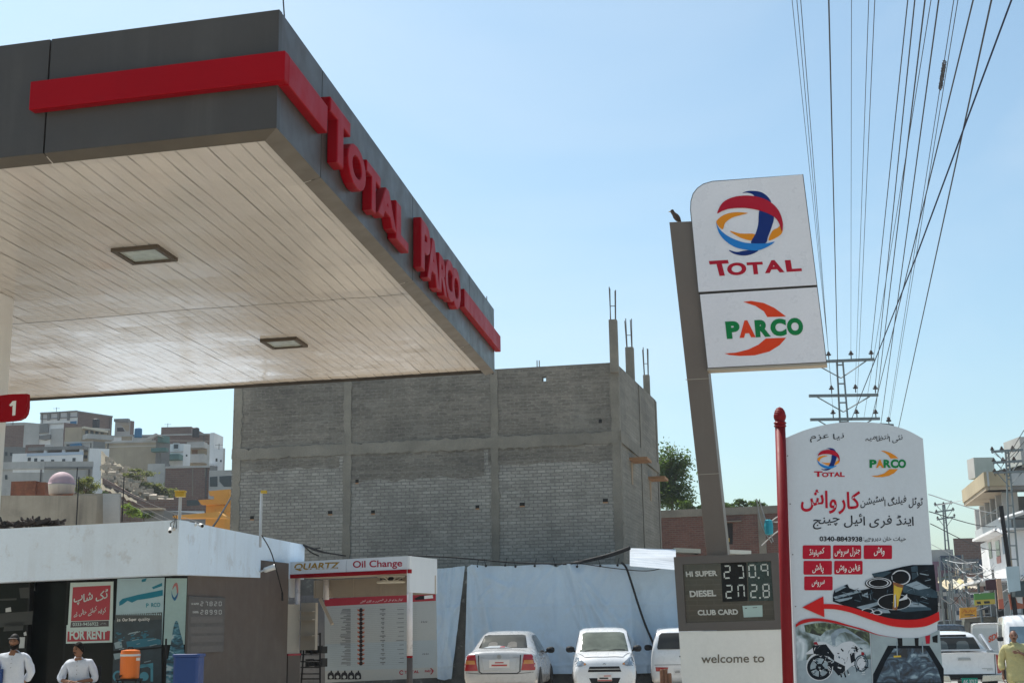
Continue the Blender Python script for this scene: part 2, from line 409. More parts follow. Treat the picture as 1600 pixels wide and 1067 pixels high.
# letters of the name
FRD = Fr(C0+FR.n*.10, a_, UP)
def zmap(p): return FRD.xz(*p)
for ch, xl, xr, t0, b0 in [('T',(516.7,152),(548,206),(516.7,151),(534,262)),('O',(543.5,240),(572,280),(552,221),(561,299)),('T',(573,270),(595,300),(573,249),(580,327)),('A',(591,310),(620,350),(602,291),(615,360)),('L',(619,330),(638.5,385),(620,314),(633,389)),
                          ('P',(658,370),(673,400),(660,342),(658,417)),('A',(668,410),(687,430),(679,376),(674,440)),('R',(686,420),(699,440),(688,397),(689,455)),('C',(696,430),(709,450),(702,405),(702,468)),('O',(706.5,440),(720,460),(712,418),(714,483))]:
    xa, xb = zmap(xl)[0], zmap(xr)[0]; zt, zb2 = zmap(t0)[1], zmap(b0)[1]
    m = MB(); put_xz(text_geo(ch, .035, 4, .08, .02), FR, (xa,zt), (xb,zt), (xa,zb2), .004, m, .098); m.build('letter', M_red, can)
# square lamps in the soffit
M_frame = flat('lamp_frame', (.10,.08,.06)); M_lens = mat('lamp_glass', (.55,.60,.55), .15, var=.3, scale=6, coat=.4)
def st_of(px, py):
    q = PZ(px, py, zb)-C0; M_ = np.array([[a_[0],b_[0]],[a_[1],b_[1]]]); return tuple(np.linalg.solve(M_, q[:2]))
for (s, t) in (st_of(226,403), st_of(444,540)):
    m = MB(); w = .26
    def q(ds, dt, z): return cp(s+ds, t+dt, z)
    for a0, a1, c0_, c1 in ((-w,w,-w,-w+.05),(-w,w,w-.05,w),(-w,-w+.05,-w+.05,w-.05),(w-.05,w,-w+.05,w-.05)):
        m.box(q(a0,c0_,.012), a_*(a1-a0), b_*(c1-c0_), UP*.05)
    fo = m.build('ceiling_lamp', M_frame, can)
    m = MB(); m.box(q(-w+.05,-w+.05,.03), a_*(2*w-.1), b_*(2*w-.1), UP*.02); m.build('lamp_glass', M_lens, fo)
# pillar on the left
pc = P(-43,700,14.6); m = MB(); u_ = -b_
pcz = np.array([pc[0],pc[1],0]); 
m.box(pcz-u_*.42-a_*.25, u_*.68, a_*.5, UP*(zb+.05)); m.build('pillar', M_white_paint, can, bevel=.02)
m = MB(); m.tube([cp(.3,.05,HT-.05), cp(.28,.08,HT+.35), cp(.2,.12,HT+.8)], .006, 5); m.build('cable_end', M_gap, can)
# rear pillar stub seen past the far corner of the fascia
m = MB(); m.box(cp(LA+.02,.02,-.02), a_*.03, b_*.03, UP*(HT*.6)); m.build('corner_trim', M_fas, can)

# pump number sign on the pillar
fr = Fr(P(10,637,14.28), -b_)
pts = closed = []
def pxpoly(fr, px, d=0.0): return [fr.px(x, y, d) for x, y in px]
ns = thing('pump_number_sign', 'red rounded plate with white number 1 hanging on the canopy pillar', 'sign', fr.o)
sh = [(-6,620),(-3,618),(14,616),(42,615),(42,636),(40,646),(36,652),(28,656),(10,658),(-6,659)]
m = MB(); m.prism(pxpoly(fr, sh), -fr.n*.06); m.build('plate', M_red, ns)
M_wt = flat('white_print', (.78,.77,.74)); m = MB(); m.poly(pxpoly(fr, [(14.6,633),(20,626.6),(25.6,626),(24.2,648.6),(19.4,649.4),(20.2,633),(17.4,635)], .004)); m.build('number', M_wt, ns)

# ------------------------------------------------------------------ station shop
M_shopw = mat('shop_white_render', (.68,.79,.90), .7, var=.07, scale=.9, grain=.05, streak=.35, streakcol=(.30,.28,.26), spots=.35, spotcol=(.40,.40,.40), spotscale=2.2, bump=.1)
M_brown = mat('brown_cladding', (.098,.070,.054), .55, var=.14, scale=1.1, grain=.05, streak=.2, streakcol=(.2,.17,.14))
M_dglass = mat('dark_shop_glass', (.012,.014,.012), .1, var=.4, scale=.6, spec=.1)
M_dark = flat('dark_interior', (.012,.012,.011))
S1 = P(280,812,23.5); ZT = S1[2]
S0 = PZ(-160,834,ZT); S2 = PZ(476,851,ZT)
shop = thing('station_shop', 'low white roofed station shop with dark glass front and brown side wall', 'shop', (S1[0]-3, S1[1]+2, 0))
b0, b1, b2 = zat(S0,917), zat(S1,895), zat(S2, 905)
B = lambda p, z: np.array([p[0],p[1],z])
inn = np.array([0,.9,0]); S1b = zat(S1,897)
m = MB()
def band(p, q, zp, zq, dep):
    v = [B(p,zp),B(q,zq),B(q,ZT),B(p,ZT)]; w = [x+dep for x in v]
    m.add(v+w, [(0,1,2,3),(7,6,5,4),(0,4,5,1),(3,2,6,7),(1,5,6,2),(0,3,7,4)])
band(S0, S1, b0, S1b, np.array([.1,.35,0])); band(S1, S2, S1b, b2, np.array([-.35,.1,0])); m.build('roof_fascia', M_shopw, shop)
m = MB(); bk = np.array([-6,7,0])
m.add([B(S0,ZT-.06)+(.1,.3,0), B(S1,ZT-.06)+(0,.3,0), B(S2,ZT-.06)+(-.3,0,0), B(S2,ZT-.06)+bk, B(S0,ZT-.06)+(0,9,0)], [(0,1,2,3,4)]); m.build('roof', M_shopw, shop)
m = MB(); m.add([B(S0,b0+.02)+(.1,.36,0), B(S1,S1b+.02)+(-.2,.36,0), B(S2,b2+.02)+(-.36,0,0), B(S2,b2+.02)+bk, B(S0,b0+.02)+(0,9,0)], [(4,3,2,1,0)]); m.build('eaves_soffit', M_shopw, shop)
# plan of the walls below
W = [P(-170,990,25.9), P(40,990,25.15), P(103,990,24.95), P(178,990,24.7), P(255,990,24.45), P(290,990,24.6), P(350,990,26.3), P(449,990,29.4)]
def wallq(nm, p, q, mt, z0=0.0, z1=None, parent=None, th=.12, label=None):
    p = np.array(p); q = np.array(q); u = unit(B(q-p,0)); n = np.array([u[1],-u[0],0]); mm = MB()
    mm.box(B(p,z0), B(q-p,0), -n*th, UP*((z1 if z1 else b2+.3)-z0)); return mm.build(nm, mt, parent or shop, label=label)
wallq('window', W[0], W[1], M_dglass)
wallq('door', W[1]+(0,.35,0), W[2]+(0,.35,0), M_dglass)
wallq('door_frame', W[1], W[1]+(W[2]-W[1])*.05, M_dark); wallq('door_frame', W[1]+(W[2]-W[1])*.95, W[2], M_dark)
wallq('window', W[2], W[3], M_dglass)
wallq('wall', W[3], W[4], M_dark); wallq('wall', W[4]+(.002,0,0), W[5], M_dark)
wallq('wall', W[5]+(.002,.002,0), W[6], M_brown); wallq('wall', W[6]+(.0,.003,0), W[7], M_brown)
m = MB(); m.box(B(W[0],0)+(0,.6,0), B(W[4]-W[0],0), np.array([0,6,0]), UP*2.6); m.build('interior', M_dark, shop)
FW = Fr(B((W[2]+W[3])/2,1.5), B(W[3]-W[2],0)); FW2 = Fr(B(W[3],1.5), B(W[4]-W[3],0)); FW3 = Fr(B(W[4],1.5), B(W[5]-W[4],0)); FB1 = Fr(B(W[5],1.5), B(W[6]-W[5],0)); FG = Fr(B(W[0],1.5), B(W[1]-W[0],0))
# dull patches on the glass paint dim shapes and reflections; pale stickers
M_dim = flat('dim_grey', (.09,.09,.085)); 
m = MB()
for pl in ([(0,958),(52,954),(50,975),(-4,980)],[(8,973),(38,970),(36,984),(5,986)],[(0,935),(26,934),(26,937),(0,938)],[(30,918),(46,917),(46,934),(32,934)]): m.poly(pxpoly(FG, pl, .004))
m.build('reflection_panel', flat('window_reflection_tone', (.05,.052,.048)), shop)
M_sticker = flat('sticker', (.45,.46,.45)); m = MB(); m.poly(pxpoly(FG, [(9,950),(17,948),(18,955),(9,956)], .006)); m.poly(pxpoly(FG, [(37,988),(41,986),(42,992),(38,993)], .006)); m.build('sticker', M_sticker, shop)
m = MB(); m.fbox(FG, FG.xz(31,1000)[0], FG.xz(39,1000)[0], FG.xz(31,1012)[1], FG.xz(31,995)[1], .003, .012); m.build('notice', M_sticker, shop)

# to-let poster on the window
M_pw = mat('poster_pale', (.50,.60,.56), .5, var=.05); M_pr = mat('poster_red', (.36,.015,.028), .45, var=.12, scale=2); M_pg = flat('poster_grey', (.10,.085,.09))
ps = thing('to_let_poster', 'red and pale green FOR RENT poster taped on the dark shop window', 'poster', FW.px(140,950,.02))
m = MB(); m.prism(pxpoly(FW, [(111,910),(178,908),(176,1003),(104,1005),(105,976),(107,976)], .02), -FW.n*.012); m.build('sheet', M_pw, ps)
m = MB(); m.poly(pxpoly(FW, [(115,917),(174,914),(172,968),(112,970)], .024)); m.poly(pxpoly(FW, [(107,986),(173,985),(172,1000),(106,1002)], .024)); m.build('red_panel', M_pr, ps)
m = MB(); m.poly(pxpoly(FW, [(112,971),(171,969),(171,978),(111,980)], .024)); m.build('number_strip', M_pg, ps)
m = MB()
put_text(urdu_geo('ٹک شاپ', .012), FW, (116.5,922), (170,919.5), (116.5,945), .028, m)
put_text(urdu_geo('کرایہ کیلئے خالی ہے', .008), FW, (116.5,949), (167,944.5), (116.5,964), .028, m)
put_text(text_geo('0333-9456922', .012), FW, (115,972.2), (155,971.3), (115,977.6), .028, m)
put_text(urdu_geo('رابطہ نمبر', .0), FW, (158,972), (167,971.5), (158,976), .028, m)
put_text(text_geo('FOR RENT', .04), FW, (110,984), (168,983), (110,999), .028, m)
m.build('lettering', M_pw, ps)
# advertising film on the window
def noise_pic(name, cols, scale=6.0, dist=2.0, stretch=(1,1,1)):
    mm = bpy.data.materials.new(name); mm.use_nodes = True; nt = mm.node_tree; N = nt.nodes; L = nt.links
    tc = N.new('ShaderNodeTexCoord'); mp = N.new('ShaderNodeMapping'); mp.inputs['Scale'].default_value = stretch; L.new(tc.outputs['Object'], mp.inputs[0])
    n = N.new('ShaderNodeTexNoise'); n.inputs['Scale'].default_value = scale; n.inputs['Detail'].default_value = 7; n.inputs['Distortion'].default_value = dist; L.new(mp.outputs[0], n.inputs[0])
    r = N.new('ShaderNodeValToRGB'); L.new(n.outputs[0], r.inputs[0]); e = r.color_ramp.elements
    for i, (p, c) in enumerate(cols):
        el = e[i] if i < 2 else e.new(p)
        el.position = p; el.color = (*c, 1)
    L.new(r.outputs[0], N['Principled BSDF'].inputs['Base Color']); N['Principled BSDF'].inputs['Roughness'].default_value = .45
    return mm
M_filmp = mat('film_pale_blue', (.36,.50,.54), .4, var=.15, scale=1.0); M_filmb = flat('film_blue', (.02,.19,.27)); M_filmd = noise_pic('film_photo', [(.38,(.012,.03,.04)),(.5,(.03,.14,.2)),(.56,(.08,.22,.28)),(.64,(.36,.45,.47))], 4.5, .8, (1,1,3.0))
fa = thing('window_advert', 'pale blue advertising film with car picture covering the shop window', 'advert', FW2.px(215,990,.02))
m = MB(); m.fbox(FW2, FW2.xz(180,990)[0], FW2.xz(254,990)[0], 0.05, FW2.xz(215,903)[1], .002, .012); m.build('sheet', M_filmp, fa)
m = MB()
m.poly(pxpoly(FW2, [(187,940),(192,935),(215,929),(255,921),(255,930),(236,934),(215,937),(207,941),(200,938),(192,944),(187,946)], .016))
m.poly(pxpoly(FW2, [(238,917),(254,910),(254,915),(240,920)], .016)); m.poly(pxpoly(FW2, [(222,905),(230,903),(228,908),(222,909)], .016)); m.build('printed_wave', M_filmb, fa)
m = MB(); m.poly(pxpoly(FW2, [(179,968),(254,962),(253,1010),(178,1016)], .0155)); m.poly(pxpoly(FW2, [(178,1020),(253,1012),(253,1068),(176,1068)], .0155)); m.build('printed_photo', mat('film_dark', (.018,.035,.045), .4, var=.6, scale=5), fa)
rr = random.Random(6); mA, mB_ = MB(), MB()
for k in range(34):
    x, y = rr.uniform(180,246), rr.uniform(985,1006); w, h_ = rr.uniform(2,7), rr.uniform(.8,2.4); mA.poly(pxpoly(FW2, [(x,y),(x+w,y-rr.uniform(0,1.5)),(x+w*.8,y+h_),(x+.5,y+h_+.5)], .0162+.00004*k))
mA.poly(pxpoly(FW2, [(198,1003),(215,998),(240,996),(252,999),(252,1006),(225,1010),(200,1012)], .0158)); mB_.poly(pxpoly(FW2, [(179,1004),(190,1000),(192,1011),(181,1013)], .0159)); mB_.poly(pxpoly(FW2, [(178,1021),(214,1016),(205,1024),(180,1030)], .0159))
for k in range(16):
    x, y = rr.uniform(180,240), rr.uniform(986,1036); w = rr.uniform(3,14); mB_.poly(pxpoly(FW2, [(x,y),(x+w,y-w*.22),(x+w,y-w*.22+.9),(x,y+1.1)], .0182+.00004*k))
mA.build('printed_shape', flat('film_steel_blue', (.05,.17,.23)), fa); mB_.build('printed_glint', flat('film_glint', (.30,.38,.40)), fa)
m = MB(); m.poly(pxpoly(FW2, [(181,960),(254,956),(254,967),(181,972)], .0165)); m.build('printed_band', mat('film_band', (.06,.07,.065), .5, var=.3, scale=5), fa)
m = MB()
for k in range(24):
    x = 183+3*k*.98; m.poly(pxpoly(FW2, [(x,960.5),(x+1.6,960.3),(x+1.4,957+(k*7%3)*.5),(x+.2,956.5+(k*5%3))], .0175))
m.build('printed_grass', M_filmp, fa)
m = MB(); put_text(text_geo('P', .02), FW2, (229,942), (233,942), (229,948.5), .017, m); put_text(text_geo('RCO', .02), FW2, (237,941.5), (251,941), (237,948), .017, m); m.build('lettering', flat('film_teal', (.02,.22,.28)), fa)
m = MB(); put_text(text_geo('is', 0), FW2, (184,966), (189,965.5), (184,970.5), .0185, m); put_text(text_geo('Our Super', .02), FW2, (192,965.5), (214,964.5), (192,971.5), .0185, m); put_text(text_geo('quality', 0), FW2, (217,964.5), (235,964), (217,971), .0185, m); m.build('lettering', M_wt, fa)
def ring(fr, cx_, cy_, r0, r1, d, mbx, a0=0, a1=360, n=28, sy=1.0):
    for k in range(n):
        t0, t1 = math.radians(a0+(a1-a0)*k/n), math.radians(a0+(a1-a0)*(k+1)/n)
        mbx.quad(*[fr.px(cx_+r*math.cos(t), cy_+sy*r*math.sin(t), d) for r, t in ((r0,t0),(r1,t0),(r1,t1),(r0,t1))])
m = MB(); ring(FW2, 226, 1056, 16, 19, .018, m, 180, 320); ring(FW2, 226, 1056, 0, 7, .018, m); m.poly(pxpoly(FW2, [(214,1040),(240,1035),(240,1064),(236,1064),(236,1040),(214,1044)], .018)); ring(FW2, 186, 1056, 6, 9, .018, m); m.build('printed_ring', flat('film_mid_blue', (.10,.30,.38)), fa)
fb = thing('window_advert', 'narrow pale panel with slim red and blue oval mark beside the brown wall', 'advert', FW3.px(272,990,.02))
x0, x1 = FW3.xz(256,990)[0], FW3.xz(289,990)[0]
m = MB(); m.fbox(FW3, x0, x1, 0.05, FW3.xz(270,903)[1], .002, .012); m.build('sheet', mat('film_pale_green', (.33,.46,.44), .4, var=.2, scale=.9), fb)
m = MB(); m.poly(pxpoly(FW3, closed_curve([(272,975),(277,970),(281,985),(287,1010),(286,1040),(262,1045),(266,1010)], 3), .0155)); m.poly(pxpoly(FW3, [(257,1030),(289,1020),(289,1068),(256,1068)], .0152)); m.build('printed_photo', M_filmd, fb)
m = MB(); m.poly(pxpoly(FW3, closed_curve([(272,912),(277,911),(278.5,925),(276,935),(276,924),(274,915),(269,921)], 4), .0165)); m.build('printed_mark', flat('film_pink', (.40,.16,.15)), fb)
m = MB(); m.poly(pxpoly(FW3, closed_curve([(268,922),(268.5,932),(273,938),(277,931),(278,925),(275,930),(272,933),(269,928)], 4), .0170)); m.build('printed_mark', flat('film_navy', (.03,.12,.25)), fb)

# old fuel price board on the brown wall
M_pb = mat('price_board_grey', (.085,.075,.068), .5, var=.1); M_seg = flat('pale_segment', (.55,.55,.52)); M_dimtxt = flat('faded_strip', (.15,.135,.125))
pb = thing('fuel_price_board', 'dark brown wall price board with two rows of pale digits', 'price board', FB1.px(320,975,.04))
xa, xb = FB1.xz(290.5,980)[0]-.02, FB1.xz(347,980)[0]
m = MB(); m.fbox(FB1, xa, xb, FB1.xz(320,1019)[1], FB1.xz(320,932)[1], .001, .05); m.build('board', M_pb, pb, bevel=.01)
SEG = {'0':'abcdef','1':'bc','2':'abged','3':'abgcd','4':'fgbc','5':'afgcd','6':'afgcde','7':'abc','8':'abcdefg','9':'abcdfg','C':'bcd'+'a','n':'abce'}
def seg_digit(fr, mbx, code, TL, TR, BL, d, th=.17, gap=.03):
    a, b, c = [np.array(fr.xz(*q)) for q in (TL,TR,BL)]
    def q(s, t): p = a+(b-a)*s+(c-a)*t; return fr.pt(p[0], p[1], d)
    w = th*.62 ; H_ = .5; hw = th; 
    S = {'a':((gap+hw*.6,0),(1-gap-hw*.6,0),(1-gap-hw*1.1,w),(gap+hw*1.1,w)),'d':((gap+hw*1.1,1-w),(1-gap-hw*1.1,1-w),(1-gap-hw*.6,1),(gap+hw*.6,1)),
         'g':((hw,.5-w/2),(1-hw,.5-w/2),(1-hw,.5+w/2),(hw,.5+w/2)),'f':((0,w*.6),(hw,w*1.1),(hw,.5-w*.6),(0,.5-gap)),'b':((1-hw,w*1.1),(1,w*.6),(1,.5-gap),(1-hw,.5-w*.6)),
         'e':((0,.5+gap),(hw,.5+w*.6),(hw,1-w*1.1),(0,1-w*.6)),'c':((1-hw,.5+w*.6),(1,.5+gap),(1,1-w*.6),(1-hw,1-w*1.1))}
    for k in code: mbx.poly([q(*p) for p in S[k]])
m = MB()
for row, (y, s) in enumerate(((939.5,'27820'),(952.5,'28990'))):
    for k, ch in enumerate(s):
        x = 309+7.2*k; seg_digit(FB1, m, SEG[ch], (x,y), (x+4.4,y-.3), (x,y+7), .054, .2)
    put_text(text_geo('HI SUPER' if row == 0 else 'DIESEL', .02), FB1, (295+row*2,y+2), (306.5,y+1.8), (295+row*2,y+5), .054, m)
m.build('digits', M_seg, pb)
m = MB()
for y in (963,979,993,1009): m.poly(pxpoly(FB1, [(293.5,y),(344,y-1),(343.5,y+9),(293.5,y+10)], .053))
m.build('blank_strip', M_dimtxt, pb)
wallq('notice', W[6]+(W[7]-W[6])*.02, W[6]+(W[7]-W[6])*.021, M_brown, .2, .3)

# security cameras, small lamp, rooftop posts with yellow lamps
M_cam = paint('cam_white', (.62,.62,.60), .4); M_blk = flat('black_plastic', (.015,.015,.016)); M_yel = flat('yellow_lamp', (.50,.33,.05)); M_pole = mat('galvanised', (.48,.49,.50), .5, var=.15, metal=.3)
def seccam(px, py, d, label, down=True):
    fr = Fr(S1+(0,0,0), unit(B(S1-S0,0)) if px < 281 else unit(B(S2-S1,0)))
    p = fr.px(px, py, .02); t = thing('security_camera', label, 'camera', p)
    m = MB(); m.lathe(p-fr.n*.02, [(.035,0),(.035,.02),(.015,.03)], 10, fr.n); m.tube([p, p+fr.n*.06-UP*.02, p+fr.n*.08+UP*.0], .009, 6); m.build('bracket', M_cam, t)
    c = p+fr.n*.09-UP*.02; ax = unit(np.array(d, float)); m = MB(); m.lathe(c-ax*.05, [(.022,0),(.034,.01),(.036,.09),(.036,.11)], 12, ax); m.build('housing', M_cam, t, smooth=False)
    m = MB(); m.lathe(c+ax*.062, [(.029,0),(.027,.008),(.01,.01)], 12, ax); m.build('lens', M_blk, t)
    return t, fr, p
t, fr, p = seccam(272, 826, (.1,-.75,-.65), 'small white dome camera hung from wires near the fascia corner')
m = MB(); m.tube([p+fr.n*.02, p+UP*.18+fr.u*.03, p+UP*.25-fr.u*.02], .006, 4); m.tube([p-fr.u*.05, p+UP*.1-fr.u*.07, p+UP*.14], .005, 4); m.tube([p+fr.u*.06, p+UP*.12+fr.u*.05, p+UP*.24+fr.u*.05], .006, 4); m.build('cable', M_blk, t)
t, fr, p = seccam(305, 819, (.6,-.75,-.25), 'white tilted camera on the right flank of the shop fascia')
fr = Fr(S1, unit(B(S2-S1,0))); p = fr.px(404, 893, .03)
fl_ = thing('flood_light', 'white tube flood lamp sticking out under the shop fascia', 'lamp', p)
m = MB(); q0 = p; q1 = fr.px(413, 884, .3); ax = unit(q1-q0); m.tube([q0, q0+ax*.12], .02, 8); m.build('arm', M_pole, fl_)
m = MB(); m.lathe(q0+ax*.1, [(.03,0),(.055,.03),(.06,.26),(.065,.28)], 14, ax); m.build('housing', M_cam, fl_, smooth=False)
def roofpost(px, pyb, pyt, Y, label, lit):
    bse = P(px, pyb, Y); top = B(bse, zat(bse, pyt)); t = thing('lamp_post', label, 'lamp post', bse)
    m = MB(); m.tube([bse-UP*.3, top], .028, 8); m.build('post', M_pole, t)
    m = MB()
    if lit: m.cbox(top+UP*.02, .17, .14, .09); m.cbox(top+UP*.075, .20, .17, .02)
    else: m.cbox(top+(.05,0,.02), .12, .08, .06)
    m.build('lamp', M_yel, t, bevel=.01)
roofpost(280.5, 812, 774, 23.9, 'white rooftop post with a flat yellow lamp at the fascia corner', True)
roofpost(407, 831, 770, 26.6, 'thin white rooftop post with small yellow lamp before the grey block', False)

# ------------------------------------------------------------------ grey brick block with bare concrete frame
def gbrick(nm, c, c2, mc, **k): return mat(nm, c, .92, var=.32, scale=.5, grain=.15, bump=.6, brick=dict(c2=c2, mc=mc, w=.26, h=.098, m=.014, course=.45, smear=.34, smearc=(.33,.31,.265), **k), streak=.25, streakcol=(.06,.06,.06))
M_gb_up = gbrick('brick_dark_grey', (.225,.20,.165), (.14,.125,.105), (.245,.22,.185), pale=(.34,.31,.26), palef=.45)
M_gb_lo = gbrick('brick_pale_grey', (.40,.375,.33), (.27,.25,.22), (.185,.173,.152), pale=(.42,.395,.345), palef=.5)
M_gb_sd = gbrick('brick_side_grey', (.29,.265,.22), (.24,.22,.185), (.24,.22,.185))
M_cc = mat('raw_concrete', (.238,.214,.174), .9, var=.3, scale=1.3, grain=.2, bump=.7, streak=.3, spots=.35, spotcol=(.17,.165,.15), spotscale=2.5)
M_rebar = flat('rebar', (.10,.085,.075)); M_wood = mat('raw_wood', (.36,.19,.09), .8, var=.25, scale=4)
G1 = P(963,566,38.0); GT = G1[2]; G0 = PZ(366,600,GT); gu = unit(B(G1-G0,0)); gl = float(np.dot(G1-G0, gu))
gv = np.array([.235,.972,0]); gv = unit(gv)
GF = Fr(B(G0,0), gu); GR = Fr(B(G1,0), gv)
zbm0, zbm1 = zat(G1, 692), zat(G1, 674)
def gx(px, py=700): return GF.xz(px, py)[0]
lr = GR.xz(1031,800)[0]
blk = thing('brick_block', 'tall unfinished grey brick block with concrete posts and rusty rebar', 'building', B((G0+G1)/2, 0)+(0,4,0))
hx, hz = GF.xz(850,592); m = MB()
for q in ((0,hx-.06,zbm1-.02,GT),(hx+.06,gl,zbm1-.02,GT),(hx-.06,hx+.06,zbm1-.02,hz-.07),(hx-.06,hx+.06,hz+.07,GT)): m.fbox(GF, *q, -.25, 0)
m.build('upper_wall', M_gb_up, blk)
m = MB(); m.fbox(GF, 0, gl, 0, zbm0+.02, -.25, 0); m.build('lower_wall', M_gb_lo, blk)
m = MB(); m.fbox(GF, .02, gl-.02, 0.02, GT-1.2, -11, -.26); m.build('core', M_cc, blk)
def ragged(fr, x0, x1, z0, z1, d0, d1, seed, amp=.016, step=.11):
    rr = random.Random(seed); pts = []
    nx = max(1, int((x1-x0)/step)); nz = max(1, int((z1-z0)/step)); ax, az = (amp if z1-z0 < x1-x0 else .01), (amp if z1-z0 > x1-x0 else .01)
    for k in range(nx): pts.append((x0+(x1-x0)*k/nx, z0+rr.gauss(0,ax)))
    for k in range(nz): pts.append((x1+rr.gauss(0,az), z0+(z1-z0)*k/nz))
    for k in range(nx): pts.append((x1-(x1-x0)*k/nx, z1+rr.gauss(0,ax)))
    for k in range(nz): pts.append((x0+rr.gauss(0,az), z1-(z1-z0)*k/nz))
    mm = MB(); mm.prism([fr.pt(x, z, d1) for x, z in pts], -fr.n*(d1-d0)); return mm
# dark courses just below the beam
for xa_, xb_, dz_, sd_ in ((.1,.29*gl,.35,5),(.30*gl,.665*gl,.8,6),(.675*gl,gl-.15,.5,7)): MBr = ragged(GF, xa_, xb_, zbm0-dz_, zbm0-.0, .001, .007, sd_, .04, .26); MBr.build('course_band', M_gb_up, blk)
ragged(GF, 0, gl, zbm0, zbm1, -.2, .045, 1, .02).build('beam', M_cc, blk)
for pxa, pxb in ((365,377),(537,549),(767,779),(956,970)):
    m = MB(); x0, x1 = gx(pxa), gx(pxb); x1 = min(x1, gl+.03); ht = GT-.03
    dd_ = .022+.002*(pxa%7)
    ragged(GF, x0, x1, 0, ht, -.2, dd_, pxa).build('column', M_cc, blk)
# right flank
tops = [(0,GT-.04)]
m = MB(); e = lr
zz = [zat(GR.pt(x,0), y) for x, y in ((.02,567),(lr,625))]
m.prism([GR.pt(.02,0), GR.pt(lr,0), GR.pt(lr,zz[1]), GR.pt(.02,min(zz[0],GT-.03))], -GR.n*.25); m.build('side_wall', M_gb_sd, blk)
m = MB(); z0, z1 = zat(GR.pt(0,0), 690), zat(GR.pt(0,0), 672); m.fbox(GR, .05, lr, z0, z1, .002, .06); m.build('side_beam', M_cc, blk)
for xx in (0.0, lr*.5, lr-.3):
    m = MB(); m.fbox(GR, xx+.06, xx+.36, 0, zz[0]-(zz[0]-zz[1])*xx/lr-.05, .002, .03); m.build('column', M_cc, blk)
def stub(pxc, w, pyt, pyb, Y, rb):
    p = P(pxc, pyb, Y); z1 = zat(p, pyt); m = MB(); hw = w*Y/F_PX/2
    m.cbox((p[0],p[1],(p[2]-.3+z1)/2), hw*2, hw*2, z1-p[2]+.3, gu); m.build('post_stub', M_cc, blk, bevel=.02)
    zr = zat(p, rb); m = MB(); rr = random.Random(int(pxc))
    for dx in (-.6,.6):
        for dy in (-.6,.6): m.tube([(p[0]+dx*hw,p[1]+dy*hw,z1-.1),(p[0]+dx*hw*1.1+rr.uniform(-.03,.03),p[1]+dy*hw,zr-rr.uniform(0,.15))], .016, 5)
    zc = z1+(zr-z1)*.4; m.tube([(p[0]-.7*hw,p[1]-.6*hw,zc),(p[0]+.7*hw,p[1]-.6*hw,zc)], .012, 4)
    m.build('rebar', M_rebar, blk)
stub(960, 13, 500, 567, 37.95, 448); stub(985.5, 13, 543, 598, 42.2, 497); stub(1011.5, 10, 586, 630, 46.8, 543)
m = MB()
for px in (757,762,839.5,843): 
    p = hit2(px, 585, GF.pt(0,0,-.2), gu); m.tube([B(p,GT-.2), B(p,zat(p, 463 if px < 800 else 563))], .014, 4)
m.build('rebar', M_rebar, blk)
# putlog holes, wooden lintels, small ledges on the flank
M_hole = flat('hole_dark', (.02,.018,.016))
for px, py, w in ((394,809,6),(516,801,7),(583,800,6),(746,792,6),(816,788,8),(946,782,8),(558,752,5),(938,658,5)):
    m = MB(); m.poly(pxpoly(GF, [(px-w/2,py-3),(px+w/2,py-3.3),(px+w/2,py+2.7),(px-w/2,py+3)], .009)); ho = m.build('putlog_hole', M_hole, blk)
    if py != 658: m = MB(); m.poly(pxpoly(GF, [(px-w/2,py+2),(px+w/2,py+1.8),(px+w/2,py+3.8),(px-w/2,py+4)], .012)); m.build('putlog_end', M_wood, ho)
for px, py in ((987,719),(1016,748)):
    x, z = GR.xz(px, py); m = MB(); m.fbox(GR, x-.5, x+.5, z-.05, z+.03, .0, .55); o = m.build('ledge', M_wood, blk)
    m = MB(); m.fbox(GR, x-.2, x+.12, z-.75, z-.06, .004, .012); m.build('boarded_opening', mat('board_tan', (.30,.22,.14), .8), blk)
# ------------------------------------------------------------------ oil change bay
M_ow = paint('bay_white', (.66,.68,.70), .4, streak=.15); M_cream = mat('cream_panel', (.42,.36,.29), .6, var=.12, streak=.25)
M_post = mat('peeling_white_post', (.66,.64,.66), .6, var=.1, spots=.6, spotcol=(.33,.31,.31), spotscale=7)
O1 = P(448,878,30.0); OZ = O1[2]; O2 = PZ(640,868,OZ); ou = unit(O2-O1); OF = Fr(B(O1,0), ou); O3 = PZ(683,873,OZ); OD = Fr(B(O2,0), unit(O3-O2)); ol = float(np.linalg.norm(O2-O1)); od = float(np.linalg.norm(O3-O2))
bay = thing('oil_change_bay', 'white oil change bay canopy with red stripe on two peeling posts', 'canopy', B((O1+O2)/2,0))
zf = zat(O1,903.5); zr = zat(O1,897.5)
m = MB(); m.fbox(OF, 0, ol*.498, zr, OZ, -.08, 0); m.fbox(OF, ol*.502, ol, zr, OZ, -.08, 0); m.build('fascia', M_ow, bay)
m = MB(); m.fbox(OF, 0, ol, zf, zr-.002, -.08, .012); m.build('red_stripe', M_red, bay)
m = MB(); zs = zat(O2,925); m.fbox(OD, .0, od, zs, OZ-.002, -.06, 0); m.build('side_panel', M_ow, bay)
m = MB(); zl = zat(O1,933); m.fbox(OF, -.02, .07, zl, zf-.002, -.3, -.02); m.build('side_panel', M_ow, bay)
m = MB(); m.add([OF.pt(.05,zf+.03,-.09)-OF.pt(0,0,0)+OF.pt(0,0,0), OF.pt(ol-.03,zf+.03,-.09), OF.pt(ol-.03,zf+.03,-.09)+OD.u*(od-.05), OF.pt(.05,zf+.03,-.09)+OD.u*(od-.05)], [(0,1,2,3)]); m.build('soffit', M_cream, bay)
